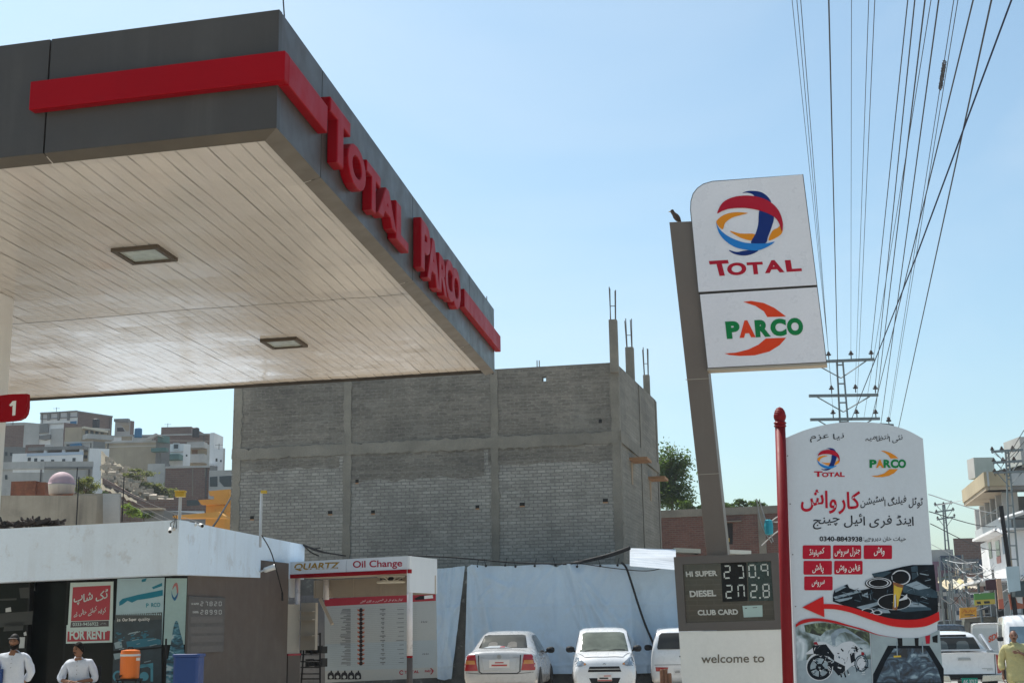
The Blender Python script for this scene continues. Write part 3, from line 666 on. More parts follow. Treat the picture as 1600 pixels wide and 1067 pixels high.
m = MB(); m.add([OF.pt(0,OZ-.03,-.02), OF.pt(ol,OZ-.03,-.02), OF.pt(ol,OZ-.03,-.02)+OD.u*od, OF.pt(0,OZ-.03,-.02)+OD.u*od], [(0,1,2,3)]); m.build('roof', M_ow, bay)
BKF = Fr(O1+OD.u*(od-.15), ou)
m = MB(); zb1 = zat(BKF.pt(0,0), 934); m.fbox(BKF, .0, ol, zb1-O1[2], zf-O1[2], -.05, 0)
for px in (492,516,552,594): x = BKF.xz(px,915)[0]; m.fbox(BKF, x-.02, x+.02, zb1-O1[2]+.004, zf-O1[2]-.004, .0, .02)
m.build('rear_panel', M_cream, bay)
x = BKF.xz(515,920)[0]; m = MB(); m.tube([BKF.pt(x,zb1-O1[2]-.05,.12), BKF.pt(x,zf-O1[2],.12)], .07, 10); m.build('stub_post', M_post, bay, smooth=True)
for px in (457.5,634):
    p = OF.px(px,960,-.14); m = MB(); zz0 = zat(p,1031 if px < 500 else 1024); m.tube([B(p,zz0), B(p,zf+.02)], .062, 14); po = m.build('post', M_post, bay, smooth=True)
    m = MB(); m.tube([B(p,zz0-.04), B(p,zz0)], .065, 14); m.build('red_ring', M_red, po, smooth=True)
    m = MB(); m.tube([B(p,0), B(p,zz0-.04)], .063, 14); m.build('brown_base', M_brown, po, smooth=True)
p = OF.px(567,903,-1.0); m = MB()
for k in range(2):
    pts = [p+np.array([math.cos(t)*.30,math.sin(t)*.30,-.12*k+.06]) for t in [2*PI*i/20 for i in range(21)]]; m.tube(pts, .015+.01*k, 5)
for k in range(6): t = k*PI/3; m.tube([p+np.array([math.cos(t)*.3,math.sin(t)*.3,.06]), p+np.array([math.cos(t)*.06,math.sin(t)*.06,-.06])], .012, 4)
fan = thing('ceiling_fan', 'round cream wire cage fan under the oil change roof', 'fan', p); m.build('cage', flat('cream_wire', (.6,.58,.5)), fan)
m = MB(); m.lathe(p, [(.05,-.05),(.07,0),(.05,.05)], 10); 
for k in range(4): t = k*PI/2; m.add([p+np.array([math.cos(t)*.06,math.sin(t)*.06,0]), p+np.array([math.cos(t+.3)*.25,math.sin(t+.3)*.25,.03]), p+np.array([math.cos(t-.1)*.25,math.sin(t-.1)*.25,-.02])], [(0,1,2)])
m.build('blade', M_blk, fan); 
m = MB(); m.tube([p+UP*.05, B(p, zf+.02)], .012, 5); m.build('stem', M_blk, fan)
M_gold = flat('gold_print', (.36,.21,.03)); M_crim = flat('crimson_print', (.36,.01,.035))
g = text_geo('QUARTZ', .03); v = g[0].copy(); v[:,0] += .18*v[:,1]; m = put_text((v,g[1]), OF, (460,880), (531,877.5), (460,892)); 
m.build('lettering', M_gold, bay)
m = put_text(text_geo('Oil Change', .018), OF, (551.5,876), (628.5,873.5), (551.5,890)); m.build('lettering', M_crim, bay)
# cut lines through the gold lettering
m = MB()
for px in (459,480,497,512): m.poly(pxpoly(OF, [(px,887.2),(px+15,886.5),(px+15,887.3),(px,888)], .0065))
m.build('letter_cut', M_ow, bay)

# price list board behind the bay
PL = P(507,936,33.6); PR_ = P(681,928,33.2); PF = Fr(PL, unit(B(PR_-PL,0)))
ob = thing('oil_list_board', 'tall white oil list board with red header behind the bay posts', 'board', PF.px(595,1060))
M_ob = mat('board_white', (.40,.42,.41), .45, var=.06, scale=.8)
m = MB(); m.prism(pxpoly(PF, [(507,935),(681,927),(683,1058),(508,1066)]), -PF.n*.05); m.build('panel', M_ob, ob)
m = MB(); m.poly(pxpoly(PF, [(507,935),(681,927),(681,938),(507,947)], .004)); m.build('header', M_pr, ob)
m = MB(); m.poly(pxpoly(PF, [(508,1006),(682,999),(682.6,1042),(508,1048)], .003)); m.build('shade_band', mat('board_shade_blue', (.36,.42,.45), .45, var=.06), ob)  # bluish shade across the lower board put into its colour
m = MB(); put_text(urdu_geo('ٹوٹل پارکو آئل کی قیمتیں ہر گاڑی کیلئے'.replace('آ','ا'), .0), PF, (563,936.5), (629,933), (563,942), .007, m); m.build('lettering', M_wt, ob)
rr = random.Random(5); m = MB(); m2 = MB(); m3 = MB()
for k in range(13):
    y = 951+6.9*k
    for j in range(3):
        w = rr.uniform(6,17); yy = y+j*2.1; m.poly(pxpoly(PF, [(548-w,yy),(548,yy-.3),(548,yy+.7),(548-w,yy+1)], .006))
    w = rr.uniform(4,9); m.poly(pxpoly(PF, [(598-w/2,y),(598+w/2,y-.3),(598+w/2,y+1.2),(598-w/2,y+1.4)], .006)); m.poly(pxpoly(PF, [(597,y+2.4),(600,y+2.3),(600,y+3.4),(597,y+3.5)], .006))
    w = rr.uniform(6,12); m.poly(pxpoly(PF, [(631-w,y+.4),(631,y),(631,y+.9),(631-w,y+1.2)], .006))
    for s in (-1,1): m3.poly(pxpoly(PF, [(564+s*2,y+1),(564+s*5.5,y),(564+s*5.5,y+2.4),(564+s*2,y+4)], .0055))
    m2.poly(pxpoly(PF, closed_curve([(561.5,y+.5),(564,y-1.8),(566.8,y+.3),(566,y+4.6),(562,y+4.8)], 3), .0075))
for px, py in ((663,972),(665,1022)):
    for q in range(4): m.poly(pxpoly(PF, [(px-5+q*2.6,py),(px-4+q*2.6,py-2.5),(px-3.2+q*2.6,py-2.2),(px-3.6+q*2.6,py+.6)], .006))
for k in range(32):
    yy = 950+2.95*k; m.poly(pxpoly(PF, [(516,yy),(652,yy-5.6),(652,yy-5.45),(516,yy+.15)], .0045))
m.build('printed_line', flat('print_grey', (.16,.16,.165)), ob); m3.build('printed_mark', flat('print_rust', (.45,.12,.06)), ob); m2.build('printed_can', flat('print_black', (.03,.02,.02)), ob)
m = MB()
for k in range(5):
    x = 512+10.6*k; m.poly(pxpoly(PF, [(x,1061),(x,1053),(x+2,1050),(x+4.4,1049.6),(x+4.6,1047),(x+6.8,1046.9),(x+7,1049.4),(x+9,1051),(x+10.2,1055),(x+10,1060.4)], .006))
m.build('printed_bottle', flat('print_black2', (.025,.025,.03)), ob)
m = MB()
for k in range(5): x = 512+10.6*k; ring(PF, x+5, 1057, 0, 2.6, .008, m, n=10)
m.build('bottle_label', M_ob, ob)
m = MB(); put_text(text_geo('TOTAL', .02), PF, (632,1047.5), (655,1046.3), (632,1052), .006, m); ring(PF, 627.5, 1050, 2.2, 3.6, .006, m, 40, 330); put_text(text_geo('PARCO', .02), PF, (664,1046.2), (678,1045.4), (664,1050), .0068, m); m.build('lettering', M_crim, ob)
m = MB(); ring(PF, 671, 1048, 4.2, 5.6, .0055, m, -70, 70); m.build('printed_mark', M_red, ob)
m = MB(); m.poly(pxpoly(PF, [(647,935),(656,930.5),(664,930),(664,936),(650,937)], .008)); m.build('printed_car', M_blk, ob); m = MB(); m.poly(pxpoly(PF, [(663,930.4),(676,929),(677,934),(663,935.4)], .009)); m.build('printed_car', M_wt, ob)

# ------------------------------------------------------------------ hoardings between the buildings: tarpaulins on the stone wall
M_stone = mat('rubble_wall', (.13,.125,.115), .95, var=.5, scale=3, grain=.3, bump=1.0, spots=.5, spotcol=(.32,.31,.29), spotscale=5)
T0 = P(640,1055,36.4); T1 = P(1130,1050,35.6); TF = Fr(B(T0,0), unit(B(T1-T0,0)))
sw = thing('stone_wall', 'dark rough stone boundary wall showing between the pale tarpaulins', 'wall', TF.pt(2,0,-.3))
m = MB(); zt_ = TF.xz(720,892)[1]; m.fbox(TF, -3.2, TF.xz(1130,1000)[0], 0, zt_, -.5, -.12); m.build('wall', M_stone, sw)
M_tarp = mat('pale_tarpaulin', (.47,.58,.68), .5, var=.10, scale=.7, grain=.05, bump=.3, streak=.3, streakcol=(.30,.36,.41), spots=.25, spotcol=(.36,.40,.42), spotscale=1.1)
def tarp(pts_top, pts_bot, folds, seed):
    top = [np.array(TF.xz(*p)) for p in pts_top]; bot = [np.array(TF.xz(*p)) for p in pts_bot]
    def at(pl, t):
        q = t*(len(pl)-1); i = min(int(q), len(pl)-2); return pl[i]+(pl[i+1]-pl[i])*(q-i)
    def fn(a, b):
        p = at(bot, a)*(1-b)+at(top, a)*b; x, z = p
        d = .05+.035*noise.noise((x*.9, z*.35, seed))+.02*noise.noise((x*3.1, z*.7, seed+4))+.012*noise.noise((x*7, z*5, seed+8))+.030*max(0, 1-abs(noise.noise((x*1.3+z*.5, z*.5-x*.15, seed+20)))*7)+.020*max(0, 1-abs(noise.noise((x*2.2-z*.9, z*.8, seed+30)))*6)+(.012 if abs((z*.87+.1*noise.noise((x*.3,0,1)))%1.35-.65) < .03 else 0)+(.010 if abs((x*.8)%1.5-.7) < .02 else 0)
        for fx, sl, amp, wd in folds:
            xx = x-(fx+sl*(zt_-z)); d += amp*math.exp(-(xx/wd)**2)*min(1, max(.0, (z+.1)/1.2))
        return TF.pt(x, z, d)
    m = MB(); m.grid(fn, 230, 100); return m
xz = lambda px: TF.xz(px,950)[0]
m = tarp([(731,886),(738,882),(760,884),(800,884),(850,881),(860,882),(870,886),(880,881),(930,882),(990,881),(1060,878),(1120,876)], [(726,1052),(760,1056),(820,1052),(880,1052),(930,1052),(980,1052),(1050,1050),(1120,1048)],
         [(xz(892),.35,.09,.09),(xz(895),.55,.07,.08),(xz(892),.2,.06,.07),(xz(900),.8,.05,.09),(xz(735),.05,.08,.1),(xz(745),.2,.05,.08),(xz(872),.0,.04,.1),(xz(985),.02,.04,.06)], 1.0)
tag(m.build('tarpaulin', M_tarp, smooth=True), 'wide pale blue white tarpaulin sheet hung behind the parked cars', 'tarpaulin')
m = tarp([(672,889),(690,888),(705,887),(716,885),(727,884)], [(672,1048),(685,1060),(695,1062),(702,1060),(706,1060)], [(xz(712),-.12,.07,.08),(xz(703),-.1,.06,.06),(xz(690),.1,.04,.1)], 5.0)
tag(m.build('tarpaulin', M_tarp, smooth=True), 'narrow crumpled tarpaulin strip gathered beside the oil change board', 'tarpaulin')
m = MB()
for k, px in enumerate((746,760,790,806,836,868,902,938,965,1012,1040)): p = TF.px(px,885-(k%3),.10); m.lathe(p, [(.03,0),(.035,.01),(.02,.02)], 8, TF.n); m.tube([p, p+UP*.2+TF.u*.05*(-1)**k], .008, 4)
tag(m.build('tie', M_blk), 'row of dark ties fixing the top edge of the wide tarpaulin', 'tie')
# cable draped along the wall top and the thick hose hanging down
m = MB(); pts = curve_pts([TF.px(985,856,.3), TF.px(960,865,.3), TF.px(930,873,.25), TF.px(895,880,.2), TF.px(860,881,.2), TF.px(800,879,.2), TF.px(720,872,.2), TF.px(640,868,.2)], 6)
m.tube(pts, [.05]*8+[.045]*10+[.02]*(len(pts)-18), 6); m.tube(curve_pts([TF.px(985,858,.3), TF.px(955,869,.3), TF.px(915,878,.25), TF.px(880,881.5,.22)], 6), .03, 6)
tag(m.build('cable', M_blk, smooth=True), 'bundle of black cable sagging along the top of the tarpaulin', 'cable')
m = MB(); m.tube(curve_pts([TF.px(971,879,.25), TF.px(978,886,.25), TF.px(985,905,.25), TF.px(996,940,.2), TF.px(1008,975,.2), TF.px(1022,1008,.2), TF.px(1030,1030,.3)], 6), [.03]*37, 7)
tag(m.build('hose', M_blk, smooth=True), 'thick black hose hanging down over the pale tarpaulin', 'hose')
m = MB(); m.tube(curve_pts([TF.px(905,880,.2), TF.px(960,888,.2), TF.px(1010,892,.2), TF.px(1040,886,.2), TF.px(1060,880,.2)], 6), .012, 5); tag(m.build('cable', M_blk), 'thin dark wire looping across the top right of the tarpaulin', 'cable')
m = MB(); g0 = S2+(0,-.2,-.05)
for k, (dx, dy) in enumerate(((500,856),(515,864),(540,868),(498,868))): m.tube(curve_pts([P(474,851,30.6), P((474+dx)/2,(851+dy)/2+3,31.5), P(dx,dy,33)], 6), .018, 5)
tag(m.build('cable', M_blk), 'tangle of black wires running off the end of the shop roof', 'cable')
m = MB(); m.tube(curve_pts([P(409,836,26.3), P(425,866,26.9), P(441,925,28.0)], 6), .012, 5); m.tube([P(441,925,28.0), P(441.5,938,28.0)], .02, 5); tag(m.build('cable', M_blk), 'thin wire dropping from the rooftop post down the brown wall', 'cable')

# cabinet, dark gap wall, steel rack, brace at the left of the bay
cabF = Fr(P(449,1000,29.6), ou); cab = thing('cabinet', 'tall cream and brown panel cabinet beside the left bay post', 'cabinet', cabF.px(437,1060))
m = MB(); m.fbox(cabF, cabF.xz(425.5,980)[0], cabF.xz(449,980)[0], cabF.xz(437,1021)[1], cabF.xz(437,944)[1], -.4, 0); m.build('upper_panel', mat('cabinet_cream', (.44,.40,.34), .6, var=.08, streak=.1), cab)
m = MB(); m.fbox(cabF, cabF.xz(425,980)[0], cabF.xz(452,980)[0], cabF.xz(437,1024)[1], cabF.xz(437,1021)[1], -.4, .01); m.build('red_strip', M_pr, cab)
m = MB(); m.fbox(cabF, cabF.xz(424.5,980)[0], cabF.xz(451,980)[0], -cabF.o[2], cabF.xz(437,1024)[1]-.002, -.4, 0); m.build('brown_base', M_brown, cab)
m = MB(); m.fbox(cabF, cabF.xz(450,980)[0], cabF.xz(473,980)[0], cabF.xz(437,1016)[1], cabF.xz(437,942)[1], -.5, -.42)
for y in (956,969,994): m.fbox(cabF, cabF.xz(450,980)[0]+.01, cabF.xz(472,980)[0], cabF.xz(437,y)[1], cabF.xz(437,y-1.2)[1], -.418, -.34)
m.build('shelf', M_cream, cab)
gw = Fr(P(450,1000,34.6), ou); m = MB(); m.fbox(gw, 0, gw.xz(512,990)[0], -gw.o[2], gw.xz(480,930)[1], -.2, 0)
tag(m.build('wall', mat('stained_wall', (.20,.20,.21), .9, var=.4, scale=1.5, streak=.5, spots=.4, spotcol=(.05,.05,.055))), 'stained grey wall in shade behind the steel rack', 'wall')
rk = Fr(P(476,1000,31.2), ou); rack = thing('steel_rack', 'black steel rack with rungs in the shade beside the oil board', 'rack', rk.px(482,1066)); m = MB()
for px in (469,500): 
    m.tube([rk.px(px,1090), rk.px(px+(5 if px < 480 else 0),1022), rk.px(px+(6 if px<480 else 0),988)], .022, 5)
for y in (990,1022,1033,1042,1052,1060): m.tube([rk.px(470,y), rk.px(501,y)], .016, 5)
m.tube([rk.px(468,1033), rk.px(474,987), rk.px(484,988)], .02, 5); m.tube([rk.px(484,987), rk.px(484,1020)], .02, 5); m.build('frame', M_blk, rack)
m = MB(); rr = random.Random(2)
for y in (1022,1042):
    for k in range(4): x = 472+7*k; m.cbox(rk.px(x+3,y-5-rr.random()*3,-.2), .09, .2, .14+.05*rr.random(), ou)
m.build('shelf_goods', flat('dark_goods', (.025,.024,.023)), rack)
m = MB(); m.tube([rk.px(487,935,-.3), rk.px(506,975,-.3)], .05, 4); tag(m.build('brace', M_cream), 'pale diagonal timber brace under the back of the oil change roof', 'brace')

# corrugated sheet roof and pipes by the brick block
M_corr = mat('zinc_sheet', (.62,.65,.68), .4, var=.1, metal=.2, scale=2)
cs = Fr(P(985,860,34.5), unit([.97,.1,0])); L0 = [cs.px(985,855), cs.px(1057,856)]; 
def corr(a, b):
    p = P(984+72*a, 884-2*a-(28-4*a)*b + (8*a if b < .5 else 0), 34.2+1.6*b); return p+np.array([0,0,.02*math.sin(b*44)])
m = MB(); m.grid(corr, 10, 44); tag(m.build('sheet_roof', M_corr, smooth=True), 'pale corrugated metal sheet sloping off the brick block corner', 'roof')
m = MB(); m.box(P(1054,862,38), P(1095,864,38)-P(1054,862,38), np.array([0,.8,0]), UP*.12); tag(m.build('roof_edge', flat('cream_edge', (.55,.50,.40))), 'cream roof edge strip just left of the sign pole base', 'roof')
m = MB(); m.box(P(1092,870,38), np.array([2.4,0,0]), np.array([0,1.2,0]), UP*-1.4); tag(m.build('shed', M_dark), 'dark low shed opening behind the sign pole base', 'shed')
m = MB(); m.box(P(1128,864,37), P(1174,866,37)-P(1128,864,37), np.array([0,.8,0]), UP*.11); tag(m.build('roof_edge', flat('cream_edge2', (.66,.64,.56))), 'pale roof edge strip just right of the sign pole base', 'roof')
m = MB(); m.box(P(1127,846,44), P(1140,846,44)-P(1127,846,44), np.array([0,.3,0]), UP*.12); tag(m.build('yellow_box', M_yel), 'small yellow sign box before the dark red brick wall', 'lamp')  # plain yellow sign box; gives no light
# red brick house behind
M_rb = mat('red_brick', (.17,.075,.055), .9, var=.25, scale=.6, brick=dict(c2=(.11,.05,.04), mc=(.16,.12,.10), w=.24, h=.085, m=.012), bump=.5, streak=.2)
M_rb2 = mat('brown_brick', (.20,.115,.085), .9, var=.25, scale=.3, brick=dict(c2=(.14,.085,.065), mc=(.20,.16,.14), w=.3, h=.11, m=.015), bump=.4)
R1 = P(1000,800,56); R2 = P(1245,786,54); RF = Fr(B(R1,0), unit(B(R2-R1,0)))
rh = thing('brick_house', 'low dark red brick house with grey concrete roof band behind the sign pole', 'house', RF.pt(4,0))
zt1 = RF.xz(1130,793)[1]; zt0 = RF.xz(1130,805)[1]; w_ = RF.xz(1245,800)[0]
m = MB(); m.fbox(RF, 0, w_, 0, zt0, -6, 0); m.build('wall', M_rb, rh)
m = MB(); m.fbox(RF, 0, w_, zt0+.002, zt1, -6, .04); m.build('roof_band', M_cc, rh)
for px, w2 in ((1185,8),):
    m = MB(); x = RF.xz(px,830)[0]; m.fbox(RF, x, x+.3, 0, zt0, .002, .04); m.build('column', M_cc, rh)
m = MB(); x0, x1 = RF.xz(1122,830)[0], RF.xz(1160,830)[0]; m.fbox(RF, x0, x1, RF.xz(1140,814)[1]-.03, RF.xz(1140,814)[1], .002, .25); m.build('ledge', M_cc, rh)
m = MB(); m.poly(pxpoly(RF, [(1136,817),(1145,817),(1145,850),(1136,850)], .008)); m.build('window', flat('dark_opening', (.02,.017,.015)), rh)
p = P(1201,822,46); m = MB(); m.lathe(p, [(.05,-.30),(.14,-.26),(.16,0),(.13,.2),(.05,.24)], 9); bg_ = tag(m.build('plastic_bag', flat('turquoise_plastic', (.02,.30,.38))), 'turquoise plastic bag snagged on the wires by the red pole', 'bag')
m = MB()
for a in ([(1182,779),(1190,820),(1206,848)],[(1186,781),(1196,812),(1208,846)],[(1204,815),(1218,806),(1230,812)],[(1190,852),(1215,830),(1232,828)],[(1198,812),(1216,815),(1232,800)]): m.tube(curve_pts([P(x,y,46.2) for x, y in a], 5), .022, 4)
tag(m.build('cable', mat('wire_pale', (.35,.33,.31), .6)), 'loose pale wires tangled beside the turquoise bag', 'cable')

# ------------------------------------------------------------------ brand totem
c16, s16 = math.cos(math.radians(1.75)), math.sin(math.radians(1.75))
tu = unit([math.cos(math.radians(14)), -math.sin(math.radians(14)), 0]); tw = unit(UP*c16-tu*s16)
TO = Fr(P(1180,500,16), tu, tw)
M_twh = mat('sign_white', (.77,.745,.76), .3, var=.05, scale=1.2, coat=.2, streak=.06, streakcol=(.5,.48,.44)); M_edge = mat('sign_edge', (.10,.085,.07), .5); M_cr = flat('sign_cream_edge', (.36,.32,.26))
base = TO.px(1107,1090); tot = thing('price_totem', 'tall brown totem with white logo boxes, fuel price display and welcome board', 'sign', B(base,0))
# pole
m = MB(); m.prism([TO.px(1050,348,-.06), TO.px(1085.5,345.5,-.06), TO.px(1126,880,-.06), TO.px(1093,880,-.06)], -TO.n*.38); m.build('pole', mat('pole_taupe', (.150,.116,.090), .5, var=.1, scale=1.0, streak=.25, streakcol=(.2,.18,.15)), tot, bevel=.006)
m = MB(); m.prism([TO.px(1068,595,-.055), TO.px(1105,592,-.055), TO.px(1105.1,593,-.055), TO.px(1068,596,-.055)], -TO.n*.01); m.prism([TO.px(1081,744,-.055), TO.px(1116,741,-.055), TO.px(1116,742,-.055), TO.px(1081,745,-.055)], -TO.n*.01); m.build('pole_seam', M_cr, tot)
# upper box with rounded shoulder
up_ = [(1085,345),(1084,330),(1085,316),(1089,304),(1096,295),(1106,288),(1120,283.5),(1262,269),(1278.5,443),(1093,460)]
lo_ = [(1094,462),(1278.7,445),(1289.5,563),(1103,578)]
def panel(px, nm):
    m = MB(); m.prism(pxpoly(TO, px), -TO.n*.22); o = m.build(nm, M_edge, tot)
    c = np.mean(np.array(px), axis=0); ins = [tuple(np.array(p)+(c-np.array(p))/np.linalg.norm(c-np.array(p))*1.4) for p in px]
    m = MB(); m.poly(pxpoly(TO, ins, .004)); m.build('face', M_twh, o); return o
u_o = panel(up_, 'logo_box'); l_o = panel(lo_, 'logo_box')
m = MB(); m.prism([TO.px(1103,578.5,.002), TO.px(1289.5,563.5,.002), TO.px(1289.5,567,.002), TO.px(1103,581.5,.002)], -TO.n*.2); m.build('lower_rim', M_cr, tot)
L_RED = flat('logo_red', (.42,.006,.025)); L_NAV = flat('logo_navy', (.004,.025,.16)); L_BLU = flat('logo_blue', (.015,.20,.56)); L_ORA = flat('logo_orange', (.75,.26,.015)); L_VER = flat('logo_vermilion', (.72,.055,.012)); L_GRN = flat('logo_green', (.003,.19,.05)); L_OCH = flat('logo_ochre', (.66,.24,.02))
SWOOSH = [('navy',.004,[(415,157),(440,147),(470,145),(505,150),(535,170),(551,198),(520,190),(480,178),(465,162),(440,155)]),
 ('navy',.006,[(495,236),(530,245),(562,266),(548,320),(532,360),(515,397),(450,397),(472,350),(486,305)]),
 ('orange',.0065,[(438,252),(380,250),(330,262),(297,285),(288,305),(316,334),(330,302),(365,276),(408,262)]),
 ('orange',.0055,[(350,340),(400,351),(468,352),(455,381),(420,378),(385,364)]),
 ('orange',.0055,[(598,298),(601,335),(580,360),(533,381),(552,335),(580,318)]),
 ('blue',.008,[(287,300),(300,330),(340,365),(400,390),(450,397),(520,395),(562,386),(530,410),(480,430),(420,428),(370,416),(325,386),(297,347)]),
 ('navy',.0045,[(343,432),(380,440),(420,432),(482,429),(455,447),(420,456),(385,454),(360,446)]),
 ('red',.010,[(293,258),(320,207),(370,179),(430,169),(490,174),(545,195),(585,235),(603,290),(598,335),(582,290),(555,262),(500,240),(430,229),(360,233),(318,246)])]
def swoosh(fr, fn, parent, k=1.0, off=0.0):
    cm = dict(navy=L_NAV, orange=L_ORA, blue=L_BLU, red=L_RED); grp = {}
    for c, d, pts in SWOOSH:
        m = grp.setdefault(c, MB()); m.poly([fr.px(*fn(*p), d*k+off) for p in closed_curve(pts, 4)])
    for c, m in grp.items(): m.build('logo', cm[c], parent)
Z = lambda x, y: (1030+x*280/854, 250+y*280/854)
swoosh(TO, Z, u_o, 1.0, .003)
def letters(fr, spec, parent, mt, d=.005, bold=.05, nm='lettering'):
    m = MB()
    for ch, TL, TR, BL in spec: put_text(text_geo(ch, bold), fr, TL, TR, BL, d, m)
    return m.build(nm, mt, parent)
TOTSPEC = [('T',(246,487),(337,479),(262,560)),('O',(331,495),(422,487),(333,555)),('T',(425,489),(501,483),(430,547)),('A',(505,478),(598,470),(511,538)),('L',(607,473),(680,466),(614,529))]
letters(TO, [(c,Z(*a),Z(*b),Z(*e)) for c,a,b,e in TOTSPEC], u_o, L_RED, .007, bold=.045)
PSPEC = [('P',(314,775),(380,769),(321,858)),('R',(453,764),(525,758),(458,846)),('C',(527,757),(602,751),(531,840)),('O',(605,751),(681,744),(610,834))]
ASPEC = [('A',(376,769),(452,763),(381,851))]
ARCS = [[(403,678),(440,672),(500,680),(550,702),(585,727),(605,742),(560,745),(515,747),(500,720),(460,695)],[(307,927),(360,922),(420,905),(470,880),(505,850),(555,846),(602,843),(570,880),(520,912),(450,932),(380,937),(330,934)]]
letters(TO, [(c,Z(*a),Z(*b),Z(*e)) for c,a,b,e in PSPEC], l_o, L_GRN, .008, bold=.065); letters(TO, [(c,Z(*a),Z(*b),Z(*e)) for c,a,b,e in ASPEC], l_o, L_VER, .0095, bold=.065)
def poly_smooth(fr, pts, d, sharp):
    return [fr.px(x, y, d) for x, y in pts]
m = MB(); 
for a in ARCS: m.poly([TO.px(*Z(*p), .006) for p in a])
m.build('logo', L_VER, l_o)
# price display
T2 = Fr(P(1140,960,15.9), tu)
m = MB(); fo = [(1053,870),(1216,863.5),(1226,982),(1061,986)]; fi = [(1067,881.5),(1205,876),(1211,968.5),(1072,973)]
for i in range(4):
    j = (i+1)%4; m.prism(pxpoly(T2, [fo[i],fo[j],fi[j],fi[i]], .03), -T2.n*.3)
fro = m.build('display_frame', mat('display_brown', (.105,.088,.076), .45, var=.08, scale=1), tot)
m = MB(); m.prism(pxpoly(T2, [(1064,879),(1208,873),(1214,971),(1069,976)], -.02), -T2.n*.1); m.build('display', mat('display_glass', (.060,.042,.028), .12, var=.3, scale=3, coat=.5, brick=dict(c2=(.045,.032,.022), mc=(.075,.055,.04), w=.2, h=.06, m=.006), bump=.02), tot)  # brick pattern in the colour paints a wall reflected in the glass
m = MB()
for q in ([(1126,879.5),(1148,878.6),(1150,939),(1129,940)],[(1148.2,878.6),(1166,878),(1168,938),(1150.2,939)]): m.poly(pxpoly(T2, q, -.014))
m.build('digit_panel', flat('digit_black', (.014,.014,.013)), tot)
m = MB(); m.poly(pxpoly(T2, [(1168,878),(1204,876.5),(1208,938),(1170,938.6)], -.0142)); m.build('digit_panel', mat('digit_green', (.008,.028,.022), .25, var=.3, scale=5), tot)
m = MB()
for (tl, tr, bl, code) in (((1130,883),(1141,882.3),(1131,904),'abged'),((1151,882.5),(1161,882),(1153,903.5),'abcd'),((1169,881.8),(1180.5,881.2),(1170,902.5),'abcdef'),((1188,880.8),(1200,880),(1189,901.5),'abcfg'),
                           ((1133,913.5),(1144,912.8),(1134,935),'abged'),((1152,913),(1163,912.3),(1153,933.5),'abcef'),((1172,912.5),(1183,912),(1172.5,934),'abged'),((1191,911.8),(1202,911),(1192,934),'abcdefg')):
    seg_digit(T2, m, code, tl, tr, bl, -.009, .17, .035)
for x, y in ((1185.5,902.3),(1187.5,933.5)): ring(T2, x, y, 0, 1.5, -.009, m, n=8)
m.build('digits', flat('digit_white', (.62,.64,.58)), tot)
m = MB(); put_text(text_geo('HI SUPER', .04), T2, (1071,892.3), (1120,890.5), (1072,901), -.009, m); put_text(text_geo('DIESEL', .04), T2, (1077,922.5), (1118,921), (1078,932.5), -.009, m); put_text(text_geo('CLUB CARD', .04), T2, (1089.5,952.5), (1152.5,951), (1090.5,961), -.009, m)
m.build('lettering', flat('display_lettering', (.56,.55,.50)), tot)
m = MB(); m.poly(pxpoly(T2, [(1160,946),(1191,945),(1191.5,963),(1162,964)], -.012)); m.build('card_sticker', mat('card_mint', (.42,.55,.50), .5, var=.1, scale=8), tot)
m = MB(); m.poly(pxpoly(T2, [(1176,948.3),(1183,948),(1183,949),(1176,949.3)], -.010)); m.poly(pxpoly(T2, [(1164,949.2),(1167,949),(1167,950.5),(1164,950.6)], -.010)); m.build('printed_mark', M_pg, tot)
m = MB(); m.prism(pxpoly(T2, [(1061,986.5),(1226,982.5),(1236,1130),(1070,1130)], .02), -T2.n*.28); m.build('welcome_panel', mat('welcome_white', (.82,.80,.74), .4, var=.06, scale=1, streak=.2, streakcol=(.45,.40,.33)), tot, bevel=.004)
m = MB(); v, f_ = text_geo('welcome to', .012); put_text((v,f_), T2, (1096,1022), (1194.5,1020.5), (1096,1035.5), .025, m); m.build('lettering', flat('taupe_print', (.17,.145,.11)), tot)
m = MB(); b0_ = T2.px(1150,1120)
m.box(T2.px(1090,1125,-.02)-UP*.0, tu*.9, -T2.n*.2, -UP*(T2.px(1090,1125)[2])); m.build('plinth', M_conc, tot)

# ------------------------------------------------------------------ bird on top of the totem pole
bp = TO.px(1060,347.5,-.2); bird = thing('bird', 'small brown bird perched on top of the totem pole', 'bird', bp)
m = MB(); ax = unit(tu*.50-UP*.75); c = bp+UP*.105
prof = [(.004,-.115),(.022,-.105),(.027,-.085),(.026,-.072),(.031,-.05),(.040,-.02),(.041,.01),(.034,.04),(.022,.065),(.014,.085),(.012,.135),(.006,.145)]
m.lathe(c, prof, 12, ax); m.build('body', mat('bird_brown', (.09,.055,.035), .8, var=.5, scale=30), bird, smooth=True)
hd = c-ax*.098+UP*.006; m = MB(); m.lathe(hd, [(.004,-.028),(.02,-.018),(.026,0),(.02,.018),(.004,.028)], 10, UP); m.build('head', flat('bird_black', (.02,.017,.015)), bird, smooth=True)
m = MB(); m.lathe(hd-tu*.02-UP*.002, [(.009,0),(.006,.015),(.001,.032)], 6, -tu); m.build('beak', M_yel, bird)
m = MB()
for s in (-1,1):
    q = c+tu*.01+TO.n*.012*s-UP*.02; m.tube([q, bp+tu*.012+TO.n*.012*s], .004, 5)
    for k in (-1,0,1): m.tube([bp+tu*.012+TO.n*.012*s+UP*.002, bp+tu*(-.015)+TO.n*(.012*s+.01*k)+UP*.002], .0028, 4)
m.build('leg', M_yel, bird)
m = MB()
